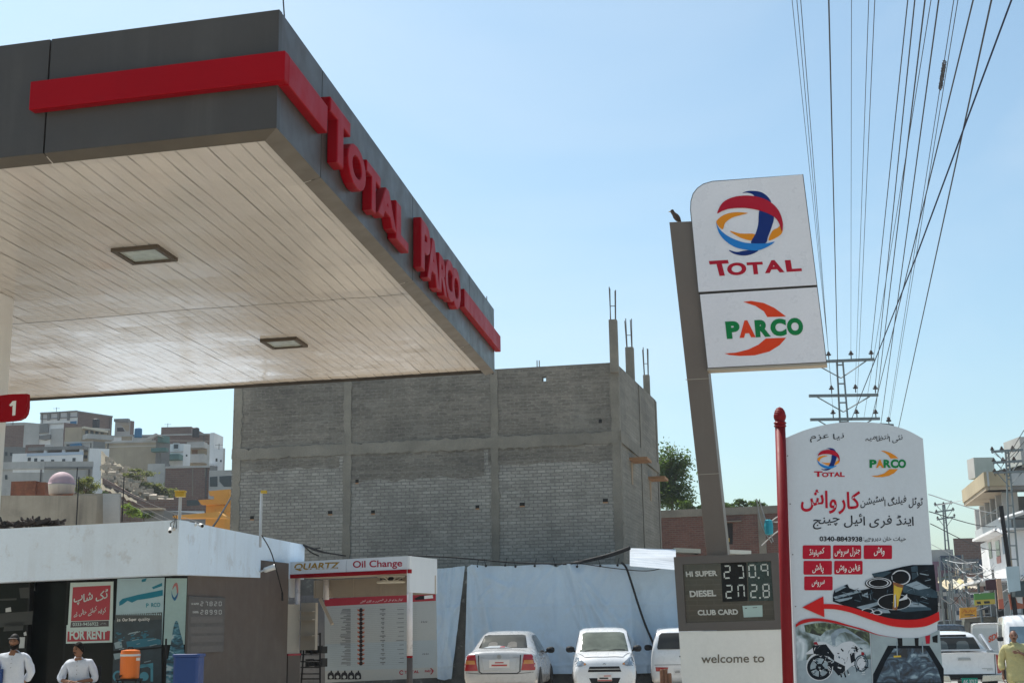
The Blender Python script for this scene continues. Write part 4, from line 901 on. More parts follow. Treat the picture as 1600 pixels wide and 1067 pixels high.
for s in (-1,1): m.add([c-ax*.045+TO.n*.036*s+UP*.01, c+ax*.01+TO.n*.044*s+UP*.014, c+ax*.10+TO.n*.018*s, c+ax*.02+TO.n*.042*s-UP*.022], [(0,1,2,3)])
m.build('wing', mat('wing_dark', (.05,.032,.022), .8, var=.4, scale=40), bird)

# ------------------------------------------------------------------ car wash board on its red post
WF = Fr(P(1340,860,14.2), unit([math.cos(math.radians(6.7)), math.sin(math.radians(6.7)), 0]))
M_cwp = mat('wash_board_white', (.54,.585,.635), .4, var=.05, scale=1.4, streak=.1, streakcol=(.4,.4,.4))
cw = thing('car_wash_board', 'tall arched white car wash board with red arrow and photo prints', 'sign', B(WF.px(1360,1100),0))
outl = [(1227,684)]+[tuple(p) for p in curve_pts([(1229,683.5),(1260,671),(1300,661.5),(1340,659),(1380,662),(1415,671),(1442,685)], 5)]+[(1476,1130),(1246,1130)]
m = MB(); m.prism(pxpoly(WF, outl), -WF.n*.10); m.build('panel', M_cwp, cw)
m = MB()
for px in (1300,1420): m.box(WF.px(px,1128,-.02), WF.u*.08, -WF.n*.08, -UP*(WF.px(px,1128)[2]-gz(*WF.px(px,1128)[:2]))); 
m.build('leg', M_edge, cw)
m = MB()
for px, py in ((1230.5,712),(1234.5,787),(1238.5,866),(1243,947)): ring(WF, px, py, 0, 1.0, .004, m, n=8)
m.build('screw', M_pg, cw)
# red post
wp = WF.px(1224,900,.05); wt = WF.px(1216.5,660,.05); post = thing('red_post', 'dark red round post with ringed finial holding the car wash board', 'post', B(WF.px(1236,1130,.05),0))
M_rp = mat('post_red', (.20,.005,.009), .5, var=.14, scale=2, spec=.15, streak=.2, streakcol=(.1,.01,.01)); ax = unit(wt-wp); bot = wp-ax*(wp[2]+.1)/ax[2]
m = MB(); L_ = float(np.linalg.norm(wt-bot)); m.lathe(bot, [(.058,0),(.056,L_-.06)], 20, ax); m.build('shaft', M_rp, post, smooth=True)
m = MB(); m.lathe(bot+ax*(L_-.06), [(.056,0),(.068,.012),(.056,.03),(.07,.045),(.056,.06),(.050,.07),(.06,.085),(.067,.11),(.066,.135),(.058,.15),(.062,.158),(.052,.172),(.054,.18),(.04,.195),(.041,.202),(.02,.215),(.004,.222)], 20, ax); m.build('finial', M_rp, post, smooth=False)
K = lambda x, y: (1200+x*280/1358, 640+y*220/1067)      # zoom of the upper half
Q = lambda x, y: (1220+x*260/1222, 840+y*227/1067)      # zoom of the lower half
M_ink = flat('ink_black', (.022,.024,.03))
def urdu(s, TL, TR, BL, mt, z=K, bold=.004, **k):
    m = MB(); put_text(urdu_geo(s, bold, **k), WF, z(*TL), z(*TR), z(*BL), .004, m); return m.build('lettering', mt, cw)
urdu('نیا عزم', (318,178), (575,178), (318,248), M_ink); urdu('نئی انتظامیہ', (738,182), (1018,186), (738,250), M_ink)
urdu('ٹوٹل فیلنگ اسٹیشن', (700,648), (1172,648), (700,748), M_ink, bold=.012, slope=.2); urdu('کار واش', (248,588), (697,615), (248,775), L_RED, bold=.02, slope=.12, space=.02)
urdu('اینڈ فری ائیل چینج', (340,785), (1102,790), (340,905), M_ink, bold=.01, slope=.16); urdu('حیات خان دیروجے:', (722,955), (1045,962), (722,1000), M_ink, bold=.008, slope=.1)
m = MB(); put_text(text_geo('0340-8843938', .03), WF, K(390,958), K(714,961), K(390,996), .004, m); m.build('lettering', M_ink, cw)
# small marks: the same two logos
def remap(box0, box1):
    (x0,y0,x1,y1), (u0,v0,u1,v1) = box0, box1
    return lambda x, y: (u0+(x-x0)/(x1-x0)*(u1-u0), v0+(y-y0)/(y1-y0)*(v1-v0))
r1 = remap((287,145,603,456), (372,290,542,460)); swoosh(WF, lambda x, y: K(*r1(x,y)), cw, .8)
tl = [('T',348,412,466,508),('O',408,458,474,510),('T',455,502,474,508),('A',500,545,472,508),('L',545,580,472,508)]
letters(WF, [(c,K(a,t),K(b,t),K(a,bb)) for c,a,b,t,bb in tl], cw, L_RED, .005, .04)
pl = [('P',768,822,378,440),('R',874,932,378,440),('C',928,986,376,442),('O',984,1045,376,442)]
letters(WF, [(c,K(a,t),K(b,t),K(a,bb)) for c,a,b,t,bb in pl], cw, L_GRN, .005, .05); letters(WF, [('A',K(818,378),K(876,378),K(818,440))], cw, L_OCH, .0065, .05)
m = MB(); m.poly([WF.px(*K(*p), .004) for p in [(853,310),(885,312),(925,325),(960,345),(988,368),(955,369),(928,370),(912,345),(885,325)]]); m.poly([WF.px(*K(*p), .004) for p in [(780,500),(830,498),(880,482),(920,450),(955,449),(985,449),(955,480),(915,500),(865,510),(815,510)]]); m.build('logo', L_OCH, cw)
# red service plates
def plate(x0, y0, x1, y1, s, tx):
    r_ = 10; pts = []
    for cx_, cy_, a0 in ((x1-r_,y0+r_,-90),(x1-r_,y1-r_,0),(x0+r_,y1-r_,90),(x0+r_,y0+r_,180)):
        pts += [Q(cx_+r_*math.cos(math.radians(a0+k*22.5)), cy_+r_*math.sin(math.radians(a0+k*22.5))) for k in range(5)]
    m = MB(); m.poly(pxpoly(WF, pts, .004)); o = m.build('service_plate', L_RED, cw)
    m = MB(); put_text(urdu_geo(s, .012, slope=.22), WF, Q(tx[0],tx[1]), Q(tx[2],tx[1]), Q(tx[0],tx[3]), .008, m); m.build('lettering', M_wt, o)
plate(160,54,367,155,'کمپاونڈ',(207,70,318,140)); plate(383,54,590,155,'جنرل سروس',(394,68,580,140)); plate(608,54,816,155,'واش',(682,66,760,136))
plate(166,168,375,270,'پالش',(230,186,312,262)); plate(391,168,600,268,'قالین واش',(406,190,580,258)); plate(171,282,380,384,'سروس',(226,308,320,362))
# arrow and waves
def wave(up, lo, d, nm='arrow_band'):
    a = curve_pts(up, 5); b = curve_pts(lo, 5); m = MB(); n = min(len(a), len(b))
    for i in range(n-1): m.poly([WF.px(*Q(*a[i]), d), WF.px(*Q(*b[i]), d), WF.px(*Q(*b[i+1]), d), WF.px(*Q(*a[i+1]), d)])
    return m
UPA = [(313,485),(400,487),(500,505),(600,535),(700,565),(800,590),(900,600),(1000,597),(1080,578),(1158,540)]; LOA = [(315,520),(400,525),(500,545),(600,580),(700,615),(800,645),(900,658),(1000,657),(1080,642),(1163,603)]
m = wave(UPA, LOA, .012); m.poly([WF.px(*Q(*p), .012) for p in [(155,510),(310,428),(318,582)]]); m.build('arrow', L_VER if False else flat('arrow_red', (.55,.012,.012)), cw)
UPB = [(107,635),(150,605),(220,590),(300,592),(400,610),(500,640),(600,668),(700,705),(780,722),(860,733)]; LOB = [(107,655),(150,632),(220,615),(300,612),(400,628),(500,652),(600,678),(700,710),(780,724),(860,734)]
wave(UPB, LOB, .012).build('red_wave', flat('wave_red', (.45,.012,.016)), cw)
# printed photographs
def qp(m, pts, d, sm=0): m.poly([WF.px(*Q(*p), d) for p in (closed_curve(pts, 4) if sm else pts)])
K6 = lambda x, y: ((1230+x/6.4-1220)*1222/260, y*(120/768)*1067/227)
def kp(m, pts, d, sm=0): qp(m, [K6(*p) for p in pts], d, sm)
pic1 = [(845,358),(1000,326),(1150,288),(1250,270),(1468,268),(1508,720)]
lowarc = [K6(*p) for p in pic1]+[(1150,545),(1080,582),(1000,600),(900,603),(800,594),(700,569)]
PH_D = mat('print_engine_dark', (.008,.012,.018), .5, var=.6, scale=9, spec=.1); PH_M = mat('print_steel', (.045,.08,.11), .5, var=.5, scale=9, spec=.1); PH_L = mat('print_pale_steel', (.26,.33,.39), .5, var=.3, scale=12, spec=.1); PH_W = flat('print_white', (.55,.58,.62)); PH_Y = mat('print_oil_yellow', (.62,.42,.02), .4, var=.2, scale=14); PH_O = mat('print_oil_brown', (.22,.07,.01), .4, var=.3, scale=16); PH_K = flat('print_jet', (.006,.007,.009))
m = MB(); qp(m, lowarc+[(600,538),(500,510),K6(455,635),K6(455,575),K6(470,520),K6(600,462),K6(620,500),K6(700,530),K6(850,500),K6(880,420)], .0045); m.build('engine_photo', PH_D, cw)
m = MB()
for p in ([(1150,480),(1290,425),(1500,540),(1500,600),(1380,590),(1160,545)],[(1235,290),(1300,275),(1310,380),(1250,420)],[(1000,700),(1200,640),(1430,700),(1440,720),(1180,740)],[(850,360),(1000,330),(1040,345),(960,390),(860,385)],[(835,520),(1010,520),(1000,560),(890,640),(850,600)]): kp(m, p, .006)
m.build('engine_shape', PH_M, cw)
m = MB()
for p in ([(1180,470),(1290,432),(1420,500),(1310,520)],[(470,520),(560,480),(590,490),(480,545)],[(458,590),(720,520),(740,540),(480,610)],[(470,620),(650,590),(640,610),(520,640)],[(690,690),(900,640),(930,660),(760,720)],[(740,560),(800,540),(810,600),(750,580)],[(1190,650),(1300,640),(1400,690),(1210,690)],[(900,700),(1010,720),(1030,750),(930,750)]): kp(m, p, .0068)
m.build('engine_highlight', PH_L, cw)
def kell(m, cx_, cy_, rx, ry, d, n=22, r0=0.0):
    pts = [(cx_+rx*math.cos(2*PI*k/n), cy_+ry*math.sin(2*PI*k/n)) for k in range(n)]
    if r0 == 0: kp(m, pts, d)
    else:
        for k in range(n):
            a, b = 2*PI*k/n, 2*PI*(k+1)/n; kp(m, [(cx_+rx*math.cos(a),cy_+ry*math.sin(a)),(cx_+rx*math.cos(b),cy_+ry*math.sin(b)),(cx_+rx*r0*math.cos(b),cy_+ry*r0*math.sin(b)),(cx_+rx*r0*math.cos(a),cy_+ry*r0*math.sin(a))], d)
m = MB(); kell(m, 912,455,138,62,.0072); kp(m, [(842,500),(1000,495),(990,590),(900,620),(850,600)], .0071); kell(m, 1068,640,165,78,.0072); m.build('engine_shape', PH_K, cw)
m = MB(); kell(m, 912,450,128,54,.008,26,.9); kell(m, 912,450,100,40,.0082,22,.88); kell(m, 1068,640,168,80,.008,26,.95); kell(m, 1135,395,95,75,.0082,24,.86); kell(m, 800,730,60,28,.008,16,.8); kell(m, 900,745,50,24,.008,16,.75); m.build('engine_highlight', PH_W, cw)
m = MB(); kp(m, [(1100,345),(1160,350),(1215,420),(1170,450),(1050,430),(1045,370)], .0085); m.build('funnel_shape', PH_D, cw); m = MB(); kell(m, 1110,405,60,48,.009); m.build('funnel_mouth', PH_K, cw)
m = MB(); kp(m, [(1055,440),(1160,470),(1150,520),(1110,640),(1095,720),(1050,715),(1060,600)], .0096); m.build('oil_stream', PH_O, cw)
m = MB(); kp(m, [(1065,470),(1100,490),(1150,500),(1120,600),(1105,680),(1095,690),(1085,560),(1070,600),(1060,690),(1055,680),(1062,560)], .0104); m.build('oil_stream', PH_Y, cw)
m = MB(); kp(m, [(1068,580),(1080,560),(1082,690),(1070,700)], .011); kp(m, [(1040,650),(1200,610),(1195,560),(1150,600)], .0087); m.build('oil_highlight', PH_W, cw)
rr = random.Random(17); mm3 = [MB(), MB(), MB()]
def inside(x, y, poly):
    c = False; n = len(poly)
    for i in range(n):
        (x0,y0),(x1,y1) = poly[i], poly[(i+1)%n]
        if (y0 > y) != (y1 > y) and x < (x1-x0)*(y-y0)/(y1-y0)+x0: c = not c
    return c
zone = [(470,530),(640,505),(860,410),(1000,345),(1240,290),(1460,285),(1495,700),(1150,735),(900,740),(700,660),(480,620)]
for k in range(150):
    x, y = rr.uniform(460,1500), rr.uniform(280,750); w = rr.uniform(15,95); a = rr.choice((-.35,-.3,.25,.3,1.2))+rr.gauss(0,.1); hh = rr.uniform(3,11)
    q = [(x,y),(x+w*math.cos(a),y+w*math.sin(a)),(x+w*math.cos(a)-hh*.4,y+w*math.sin(a)+hh),(x-hh*.2,y+hh*.8)]
    if all(inside(px_, py_, zone) for px_, py_ in q) and not (1030 < x < 1190 and y > 330): kp(mm3[rr.choice((0,0,1,1,2))], q, .0069+.000002*k)
for mm_, mt_ in zip(mm3, (PH_K, PH_M, PH_L)): mm_.build('engine_detail', mt_, cw)
# motorcycle photo
m = MB(); qp(m, [(107,655),(150,632),(220,615),(300,612),(400,628),(500,652),(600,678),(650,693),(672,1090),(122,1090)], .0045)
m.build('motorcycle_photo', noise_pic('print_foam', [(.36,(.02,.03,.02)),(.46,(.10,.14,.14)),(.54,(.30,.38,.42)),(.66,(.55,.62,.66))], 4.0, 1.0), cw)
m = MB(); qp(m, [(118,905),(300,880),(660,890),(670,1090),(122,1090)], .0052); m.build('printed_floor', mat('print_wet_floor', (.27,.34,.39), .4, var=.35, scale=5), cw)
m = MB(); qp(m, [(250,625),(330,622),(470,650),(650,700),(655,790),(600,740),(520,700),(440,660),(330,680),(290,720),(180,690),(170,640)], .0053); m.build('printed_leaves', noise_pic('print_leaf', [(.4,(.008,.012,.006)),(.5,(.03,.05,.02)),(.6,(.12,.16,.08)),(.7,(.4,.42,.36))], 9.0, 1.5), cw)
def qell(m, cx_, cy_, rx, ry, d, r0=0.0, n=26):
    for k in range(n):
        a, b = 2*PI*k/n, 2*PI*(k+1)/n; qp(m, [(cx_+rx*math.cos(a),cy_+ry*math.sin(a)),(cx_+rx*math.cos(b),cy_+ry*math.sin(b)),(cx_+rx*r0*math.cos(b),cy_+ry*r0*math.sin(b)),(cx_+rx*r0*math.cos(a),cy_+ry*r0*math.sin(a))], d)
m = MB(); qp(m, [(180,850),(250,790),(240,760),(330,770),(400,800),(450,770),(520,760),(570,800),(600,860),(620,930),(580,970),(520,940),(460,980),(400,930),(370,880),(300,850),(230,850)], .0062, 1); qell(m, 283,945,100,104,.0060,.86); m.build('motorcycle_shape', PH_W, cw)
m = MB(); qell(m, 283,950,92,92,.0068,.74); qell(m, 283,950,28,28,.007,.3); qp(m, [(230,790),(330,780),(390,860),(390,900),(350,870),(240,850)], .0068); qp(m, [(390,900),(470,940),(470,990),(420,1010),(380,960)], .0068); qp(m, [(505,850),(540,840),(545,900),(515,920)], .0068); qp(m, [(540,790),(560,800),(565,840),(548,830)], .0069); qp(m, [(340,930),(400,910),(410,930),(350,955)], .0072)
for k in range(5): t = k*2*PI/5+.3; qp(m, [(283+18*math.cos(t+.2),950+18*math.sin(t+.2)),(283+70*math.cos(t+.1),950+70*math.sin(t+.1)),(283+70*math.cos(t-.1),950+70*math.sin(t-.1)),(283+18*math.cos(t-.2),950+18*math.sin(t-.2))], .0069)
for x in (420,450): qp(m, [(x,960),(x+8,955),(x+30,1020),(x+20,1025)], .0071)
m.build('motorcycle_shape', PH_D, cw)
m = MB(); qell(m, 590,920,52,62,.0066,.82); qell(m, 590,920,38,46,.0067,.85); m.build('motorcycle_shape', PH_M, cw)
m = MB(); qp(m, [(238,765),(262,762),(275,785),(245,782)], .0075); qp(m, [(590,835),(612,840),(610,860),(588,858)], .0075); m.build('printed_mark', flat('print_tail_red', (.25,.01,.02)), cw)
m = MB(); qp(m, [(365,720),(395,680),(440,662),(480,665),(520,690),(640,770),(640,776),(520,705),(470,690),(430,700),(400,740),(400,790),(380,800)], .0072); m.build('motorcycle_shape', PH_L, cw)
mm3 = [MB(), MB(), MB()]
for k in range(120):
    x, y = rr.uniform(230,630), rr.uniform(790,1000)+0; w = rr.uniform(6,34); a = rr.uniform(-1.4,1.4); hh = rr.uniform(3,9); j = rr.choice((0,0,1,2,2))
    qp(mm3[j], [(x,y),(x+w*math.cos(a),y+w*math.sin(a)),(x+w*math.cos(a)-hh,y+w*math.sin(a)+hh),(x-hh*.6,y+hh)], .0073+.000003*k)
for mm_, mt_ in zip(mm3, (PH_D, PH_M, PH_W)): mm_.build('motorcycle_detail', mt_, cw)
# carpet photo
m = MB(); qp(m, [(656,695),(700,708),(780,723),(860,733),(1000,734),(1080,715),(1165,672),(1196,1090),(678,1090)], .0045); m.build('carpet_photo', mat('print_carpet_floor', (.30,.37,.40), .4, var=.25, scale=4), cw)
m = MB(); qp(m, [(785,790),(1090,790),(1195,960),(1196,1090),(676,1090),(676,1000)], .0052); m.build('carpet_shape', PH_D, cw)
m = MB(); qp(m, [(830,810),(1060,810),(1150,960),(1180,1060),(700,1060),(770,900)], .006); m.build('carpet_field', noise_pic('print_carpet', [(.38,(.008,.012,.02)),(.5,(.03,.06,.10)),(.58,(.09,.15,.2)),(.68,(.3,.4,.46))], 6.0, 2.5), cw)
m = MB(); qp(m, [(855,735),(890,735),(893,800),(860,800)], .0066); qp(m, [(980,735),(1010,733),(1010,795),(985,795)], .0066); qp(m, [(1110,725),(1150,710),(1150,770),(1115,765)], .0066); m.build('printed_legs', PH_K, cw)
m = MB(); qp(m, [(846,760),(853,760),(857,865),(850,865)], .0072); qp(m, [(1033,760),(1040,760),(1046,855),(1038,855)], .0072); m.build('printed_brush', PH_L, cw)
m = MB(); qp(m, [(826,864),(880,862),(882,874),(828,877)], .0076); m.build('printed_brush', PH_Y, cw); m = MB(); qp(m, [(1005,856),(1075,852),(1078,868),(1010,870)], .0076); m.build('printed_brush', PH_L, cw)
m = MB(); qp(m, [(1058,720),(1095,712),(1092,776),(1064,776)], .0076); m.build('printed_bucket', L_RED, cw)
# ------------------------------------------------------------------ vehicles
M_glass = mat('car_glass', (.050,.048,.042), .12, var=.35, scale=2.0, spec=.25); M_tyre = flat('tyre_rubber', (.02,.02,.02)); M_rim = mat('rim_alloy', (.35,.36,.37), .35, var=.1, metal=.6)
M_tl = mat('tail_lamp_red', (.34,.008,.012), .15, var=.15, scale=9, coat=.8); M_amb = mat('lamp_amber', (.55,.22,.05), .15, var=.1, scale=8, coat=.6); M_plw = flat('plate_white', (.68,.66,.64)); M_plr = flat('plate_red_print', (.45,.08,.07)); M_trim = flat('black_trim', (.018,.018,.019))
M_hl = mat('headlamp_clear', (.24,.28,.33), .1, var=.5, scale=16, coat=.5)
def carpaint(n, c): return mat(n, c, .28, var=.05, grain=.015, coat=.6, scale=1.6, spots=.16, spotcol=tuple(q*.62 for q in (c[0]*1.05,c[1],c[2]*.86)), spotscale=2.2)
class Car:
    """body lofted from stations along its length; details are laid on the body surface by projection.
    local axes: x from rear (0) to front, y to the left of travel, z up"""
    def __init__(s, name, label, cat, loc, head, st, paintm, group=None, nsub=5):
        s.loc = np.array(loc, float); s.h = unit([head[0], head[1], 0]); s.l = np.array([-s.h[1], s.h[0], 0])
        s.t = thing(name, label, cat, s.loc, group); s.L = st[-1][0]
        # station: x, zbot, wsill, zmid, wmid, zbelt, wbelt, ztop, wtop
        rings = []
        for q in curve_pts(st, nsub):
            x, zb_, ws, zm, wm, zb2, wb, zt, wt = q
            half = [(0,zb_),(ws*.6,zb_),(ws*.93,zb_+.015),(ws,zb_+.07),(wm*.995,(zb_+zm)/2),(wm,zm),((wm+wb)/2+.008,(zm+zb2)/2+.01),(wb,zb2),((wb*.45+wt*.55)+.012,(zb2*.45+zt*.55)),(wt,zt-.055*min(1,(zt-zb2)*3+.3)),(wt*.86,zt-.012),(wt*.5,zt+.004),(0,zt+.008)]
            rings.append([(x,y,z) for y, z in half]+[(x,-y,z) for y, z in reversed(half[1:-1])])
        n = len(rings[0]); s.vs = [p for r in rings for p in r]; s.fs = []
        for i in range(len(rings)-1):
            for k in range(n): s.fs.append((i*n+k, (i+1)*n+k, (i+1)*n+(k+1)%n, i*n+(k+1)%n))
        s.fs.append(tuple(range(n))); s.fs.append(tuple(reversed([(len(rings)-1)*n+k for k in range(n)])))
        m = MB(); m.add([s.g(*p) for p in s.vs], s.fs); s.body = m.build('body', paintm, s.t, smooth=True)
        s.body.data.set_sharp_from_angle(angle=math.radians(38)) if hasattr(s.body.data, 'set_sharp_from_angle') else None
        s.bvh = BVHTree.FromPolygons([Vector(p) for p in s.vs], s.fs)
    def g(s, x, y, z): return s.loc+s.h*x+s.l*y+UP*z
    def decal(s, nm, mt, pts, side, off=.006, parent=None, res=3, thick=.012):
        """pts in the side's own plane: rear/front (y,z), left/right (x,z), top (x,y)"""
        bm = bmesh.new(); bm.faces.new([bm.verts.new((p[0],p[1],0)) for p in pts]); bmesh.ops.triangulate(bm, faces=bm.faces[:])
        for _ in range(res): bmesh.ops.subdivide_edges(bm, edges=[e for e in bm.edges if e.calc_length() > .07], cuts=1, use_grid_fill=True); bmesh.ops.triangulate(bm, faces=[f for f in bm.faces if len(f.verts) > 3])
        out = []
        for v in bm.verts:
            a, b = v.co.x, v.co.y
            if side == 'rear': o, d = Vector((-3,a,b)), Vector((1,0,0))
            elif side == 'front': o, d = Vector((s.L+3,a,b)), Vector((-1,0,0))
            elif side == 'left': o, d = Vector((a,3,b)), Vector((0,-1,0))
            elif side == 'right': o, d = Vector((a,-3,b)), Vector((0,1,0))
            else: o, d = Vector((a,b,4)), Vector((0,0,-1))
            hit, nor, _, _ = s.bvh.ray_cast(o, d, 8)
            if hit is None: 
                hit, nor, _, _ = s.bvh.find_nearest(o+d*(3.05 if side in('rear','front') else 2.2)); 
            p = hit-d*off; out.append(s.g(*p))
        fs = []
        vec = {'rear':-s.h,'front':s.h,'left':s.l,'right':-s.l,'top':UP}[side]
        for f in bm.faces:
            ids = [v.index for v in f.verts]; 
            fs.append(ids)
        bm.verts.index_update(); fs = [[v.index for v in f.verts] for f in bm.faces]
        a, b, c = [out[i] for i in fs[0]]
        if np.dot(np.cross(b-a, c-a), vec) < 0: fs = [list(reversed(f)) for f in fs]
        bm.free(); m = MB(); m.add(out, fs); return m.build(nm, mt, parent or s.t, smooth=True)
    def both(s, nm, mt, pts, side, **k):
        s.decal(nm, mt, pts, side, **k); s.decal(nm, mt, [(-y,z) for y, z in pts], side, **k)
    def sides(s, nm, mt, pts, **k): s.decal(nm, mt, pts, 'left', **k); s.decal(nm, mt, pts, 'right', **k)
    def wheels(s, xr, xf, r, w, wd=.19, rim=True):
        for x in (xr, xf):
            for sg in (-1,1):
                c = s.g(x, sg*(w-wd+.012), r); ax = s.l*sg; m = MB()
                m.lathe(c, [(r*.62,0),(r*.94,0),(r,.03),(r,wd-.03),(r*.94,wd),(r*.64,wd)], 26, ax); o = m.build('wheel', M_tyre, s.t)
                if rim:
                    m = MB(); m.lathe(c+ax*(wd-.03), [(r*.64,0),(r*.64,.022),(r*.57,.018),(r*.2,.03),(.02,.03)], 20, ax); m.build('rim', M_rim, o, smooth=True)
                # dark arch
                pts = [(x+(r+.05)*math.cos(t), max(r*.55, r+(r+.045)*math.sin(t))) for t in [PI*k/14 for k in range(15)]]
                s.decal('wheel_arch', M_trim, [(x+(r+.05)*math.cos(PI*k/14), r+(r+.05)*math.sin(PI*k/14)) for k in range(15)]+[(x-r-.05,r*.62),(x+r+.05,r*.62)], 'left' if sg > 0 else 'right', off=.004)
    def mirror(s, x, y, z, mt=None, sz=(.10,.20,.13)):
        for sg in (-1,1):
            m = MB(); c = s.g(x, sg*(y+.09), z); m.lathe(c-s.l*sg*.10, [(.02,0),(.055,.02),(.075,.08),(.075,.16),(.05,.20),(.01,.21)], 10, s.l*sg); o = m.build('mirror', mt or M_trim, s.t, smooth=True)
            m = MB(); m.tube([s.g(x+.02,sg*(y-.06),z-.07), s.g(x,sg*(y+.02),z-.03)], .022, 6); m.build('mirror_arm', mt or M_trim, o)
    def handle(s, spots, side):
        for x, z in spots:
            m = MB(); y = 1 if side == 'left' else -1
            hit, _, _, _ = s.bvh.ray_cast(Vector((x,3*y,z)), Vector((0,-y,0)), 6)
            if hit is None: continue
            c = s.g(hit.x, hit.y+.02*y, hit.z); m.tube([c-s.h*.09, c-s.h*.05+s.l*y*.015, c+s.h*.05+s.l*y*.015, c+s.h*.09], .014, 6); m.build('handle', M_rim, s.t)
    def script(s, nm, mt, txt, x0, x1, z0, z1, side, off=.012, bold=.01):
        """lettering on rear or front"""
        v, f = text_geo(txt, bold, 3); xa, xb, ya, yb = v[:,0].min(), v[:,0].max(), v[:,1].min(), v[:,1].max(); out = []
        for p in v:
            a = x0+(p[0]-xa)/(xb-xa)*(x1-x0); b = z0+(p[1]-ya)/(yb-ya)*(z1-z0)
            o, d = (Vector((-3,-a,b)), Vector((1,0,0))) if side == 'rear' else (Vector((s.L+3,a,b)), Vector((-1,0,0)))
            hit, _, _, _ = s.bvh.ray_cast(o, d, 8); hit = hit or o+d*3; q = hit-d*off; out.append(s.g(*q))
        m = MB(); m.add(out, f); m.build(nm, mt, s.t)

def place(px_l, px_r, pyroof, Y, zroof):
    pass
W_CAR = carpaint('white_car_paint', (.70,.71,.72)); S_CAR = carpaint('silver_white_paint', (.46,.465,.47))
# sedan seen from behind, turned a little so its right side shows
sp = P(780,1010,31.0); hd = unit([.125,.99,0])
SED = [(0,.34,.66,.58,.74,.72,.71,.80,.64),(.05,.28,.76,.58,.815,.84,.79,.97,.68),(.16,.25,.81,.60,.84,.92,.80,1.035,.66),(.50,.22,.83,.62,.85,.95,.80,1.075,.62),(.80,.22,.84,.62,.85,.955,.79,1.22,.585),(1.20,.22,.84,.62,.85,.955,.785,1.425,.555),(1.9,.22,.84,.62,.85,.95,.785,1.475,.555),(2.55,.22,.84,.62,.85,.93,.785,1.42,.56),(3.1,.22,.84,.6,.85,.90,.78,1.10,.62),(3.4,.22,.83,.6,.84,.87,.77,.95,.66),(3.95,.22,.81,.58,.82,.80,.73,.87,.60),(4.28,.26,.74,.55,.76,.70,.66,.74,.54),(4.40,.32,.62,.5,.62,.58,.56,.62,.46)]
c = Car('parked_car', 'pearl white sedan parked tail out against the pale tarpaulin', 'car', (sp[0],sp[1],.2), hd, SED, S_CAR, 'cars parked along the tarpaulin')
c.decal('rear_window', M_glass, [(-.575,1.10),(.575,1.10),(.49,1.375),(.40,1.395),(-.40,1.395),(-.49,1.375)], 'rear', off=.022, res=5)
for sg in (1,-1):
    o = c.decal('tail_lamp', M_tl, [(sg*.56,.955),(sg*.74,.955),(sg*.815,.86),(sg*.825,.70),(sg*.82,.60),(sg*.50,.60),(sg*.53,.75)], 'rear', off=.010)
    c.decal('amber_lens', M_amb, [(sg*.575,.83),(sg*.775,.83),(sg*.79,.745),(sg*.555,.745)], 'rear', off=.014, parent=o)
c.decal('boot_seam', M_trim, [(-.50,.945),(-.475,.945),(-.46,.58),(-.40,.545),(.40,.545),(.46,.58),(.475,.945),(.50,.945),(.485,.57),(.41,.53),(-.41,.53),(-.485,.57)], 'rear', off=.006)
c.decal('boot_seam', M_trim, [(-.83,.566),(-.40,.532),(.40,.532),(.83,.566),(.83,.556),(.40,.522),(-.40,.522),(-.83,.556)], 'rear', off=.005)
c.decal('number_plate', M_plw, [(-.235,.665),(.235,.665),(.235,.845),(-.235,.845)], 'rear', off=.02)
c.decal('plate_recess_shade', mat('paint_shadowed', (.50,.52,.54), .4), [(-.36,.62),(.36,.62),(.40,.87),(-.40,.87)], 'rear', off=.008)  # flat decal; shade of the plate recess put into its paint colour
c.decal('plate_print', M_plr, [(-.18,.70),(.18,.70),(.18,.735),(-.18,.735)], 'rear', off=.026, res=4); c.decal('plate_print', M_plr, [(-.10,.765),(.10,.765),(.10,.79),(-.10,.79)], 'rear', off=.026)
c.decal('badge', M_rim, [(.38,.885),(.44,.885),(.44,.90),(.38,.90)], 'rear', off=.012); c.decal('badge', M_rim, [(-.46,.885),(-.32,.885),(-.32,.897),(-.46,.897)], 'rear', off=.012)
m = MB()
for k in range(16): t = 2*PI*k/16; 
m.lathe(c.g(-.012,0,.905), [(.05,0),(.052,.008),(.036,.008),(.034,0)], 16, -c.h); m.build('emblem', M_rim, c.t)
c.decal('bumper_strip', mat('dusty_bumper', (.50,.47,.43), .6, var=.15), [(-.74,.25),(.74,.25),(.78,.33),(-.78,.33)], 'rear', off=.004)
c.sides('side_window', M_glass, [(1.02,.985),(1.30,1.30),(1.45,1.36),(1.62,1.375),(1.66,.965)], off=.006); c.sides('side_window', M_glass, [(1.72,.965),(1.70,1.38),(2.30,1.375),(2.60,1.30),(3.02,.97)], off=.006)
c.sides('door_seam', M_trim, [(1.685,.96),(1.695,.96),(1.70,.30),(1.69,.30)], off=.004); c.sides('door_seam', M_trim, [(2.92,.93),(2.93,.93),(2.95,.35),(2.94,.35)], off=.004)
c.wheels(.85,3.45,.305,.85); c.mirror(2.85,.80,1.0); c.handle([(1.35,.84),(2.05,.83)], 'right'); c.handle([(1.35,.84),(2.05,.83)], 'left')
c.decal('windscreen', M_glass, [(-.62,.98),(.62,.98),(.50,1.37),(-.50,1.37)], 'front', off=.006)
o = [q for q in c.t.children if q.name.startswith('rear_window')][0]
for y0 in (-.34,.12): c.decal('seat_shape', mat('seat_dim', (.10,.095,.085), .8), [(y0,1.105),(y0+.24,1.105),(y0+.22,1.21),(y0+.16,1.235),(y0+.07,1.235),(y0+.02,1.21)], 'rear', off=.028, parent=o)
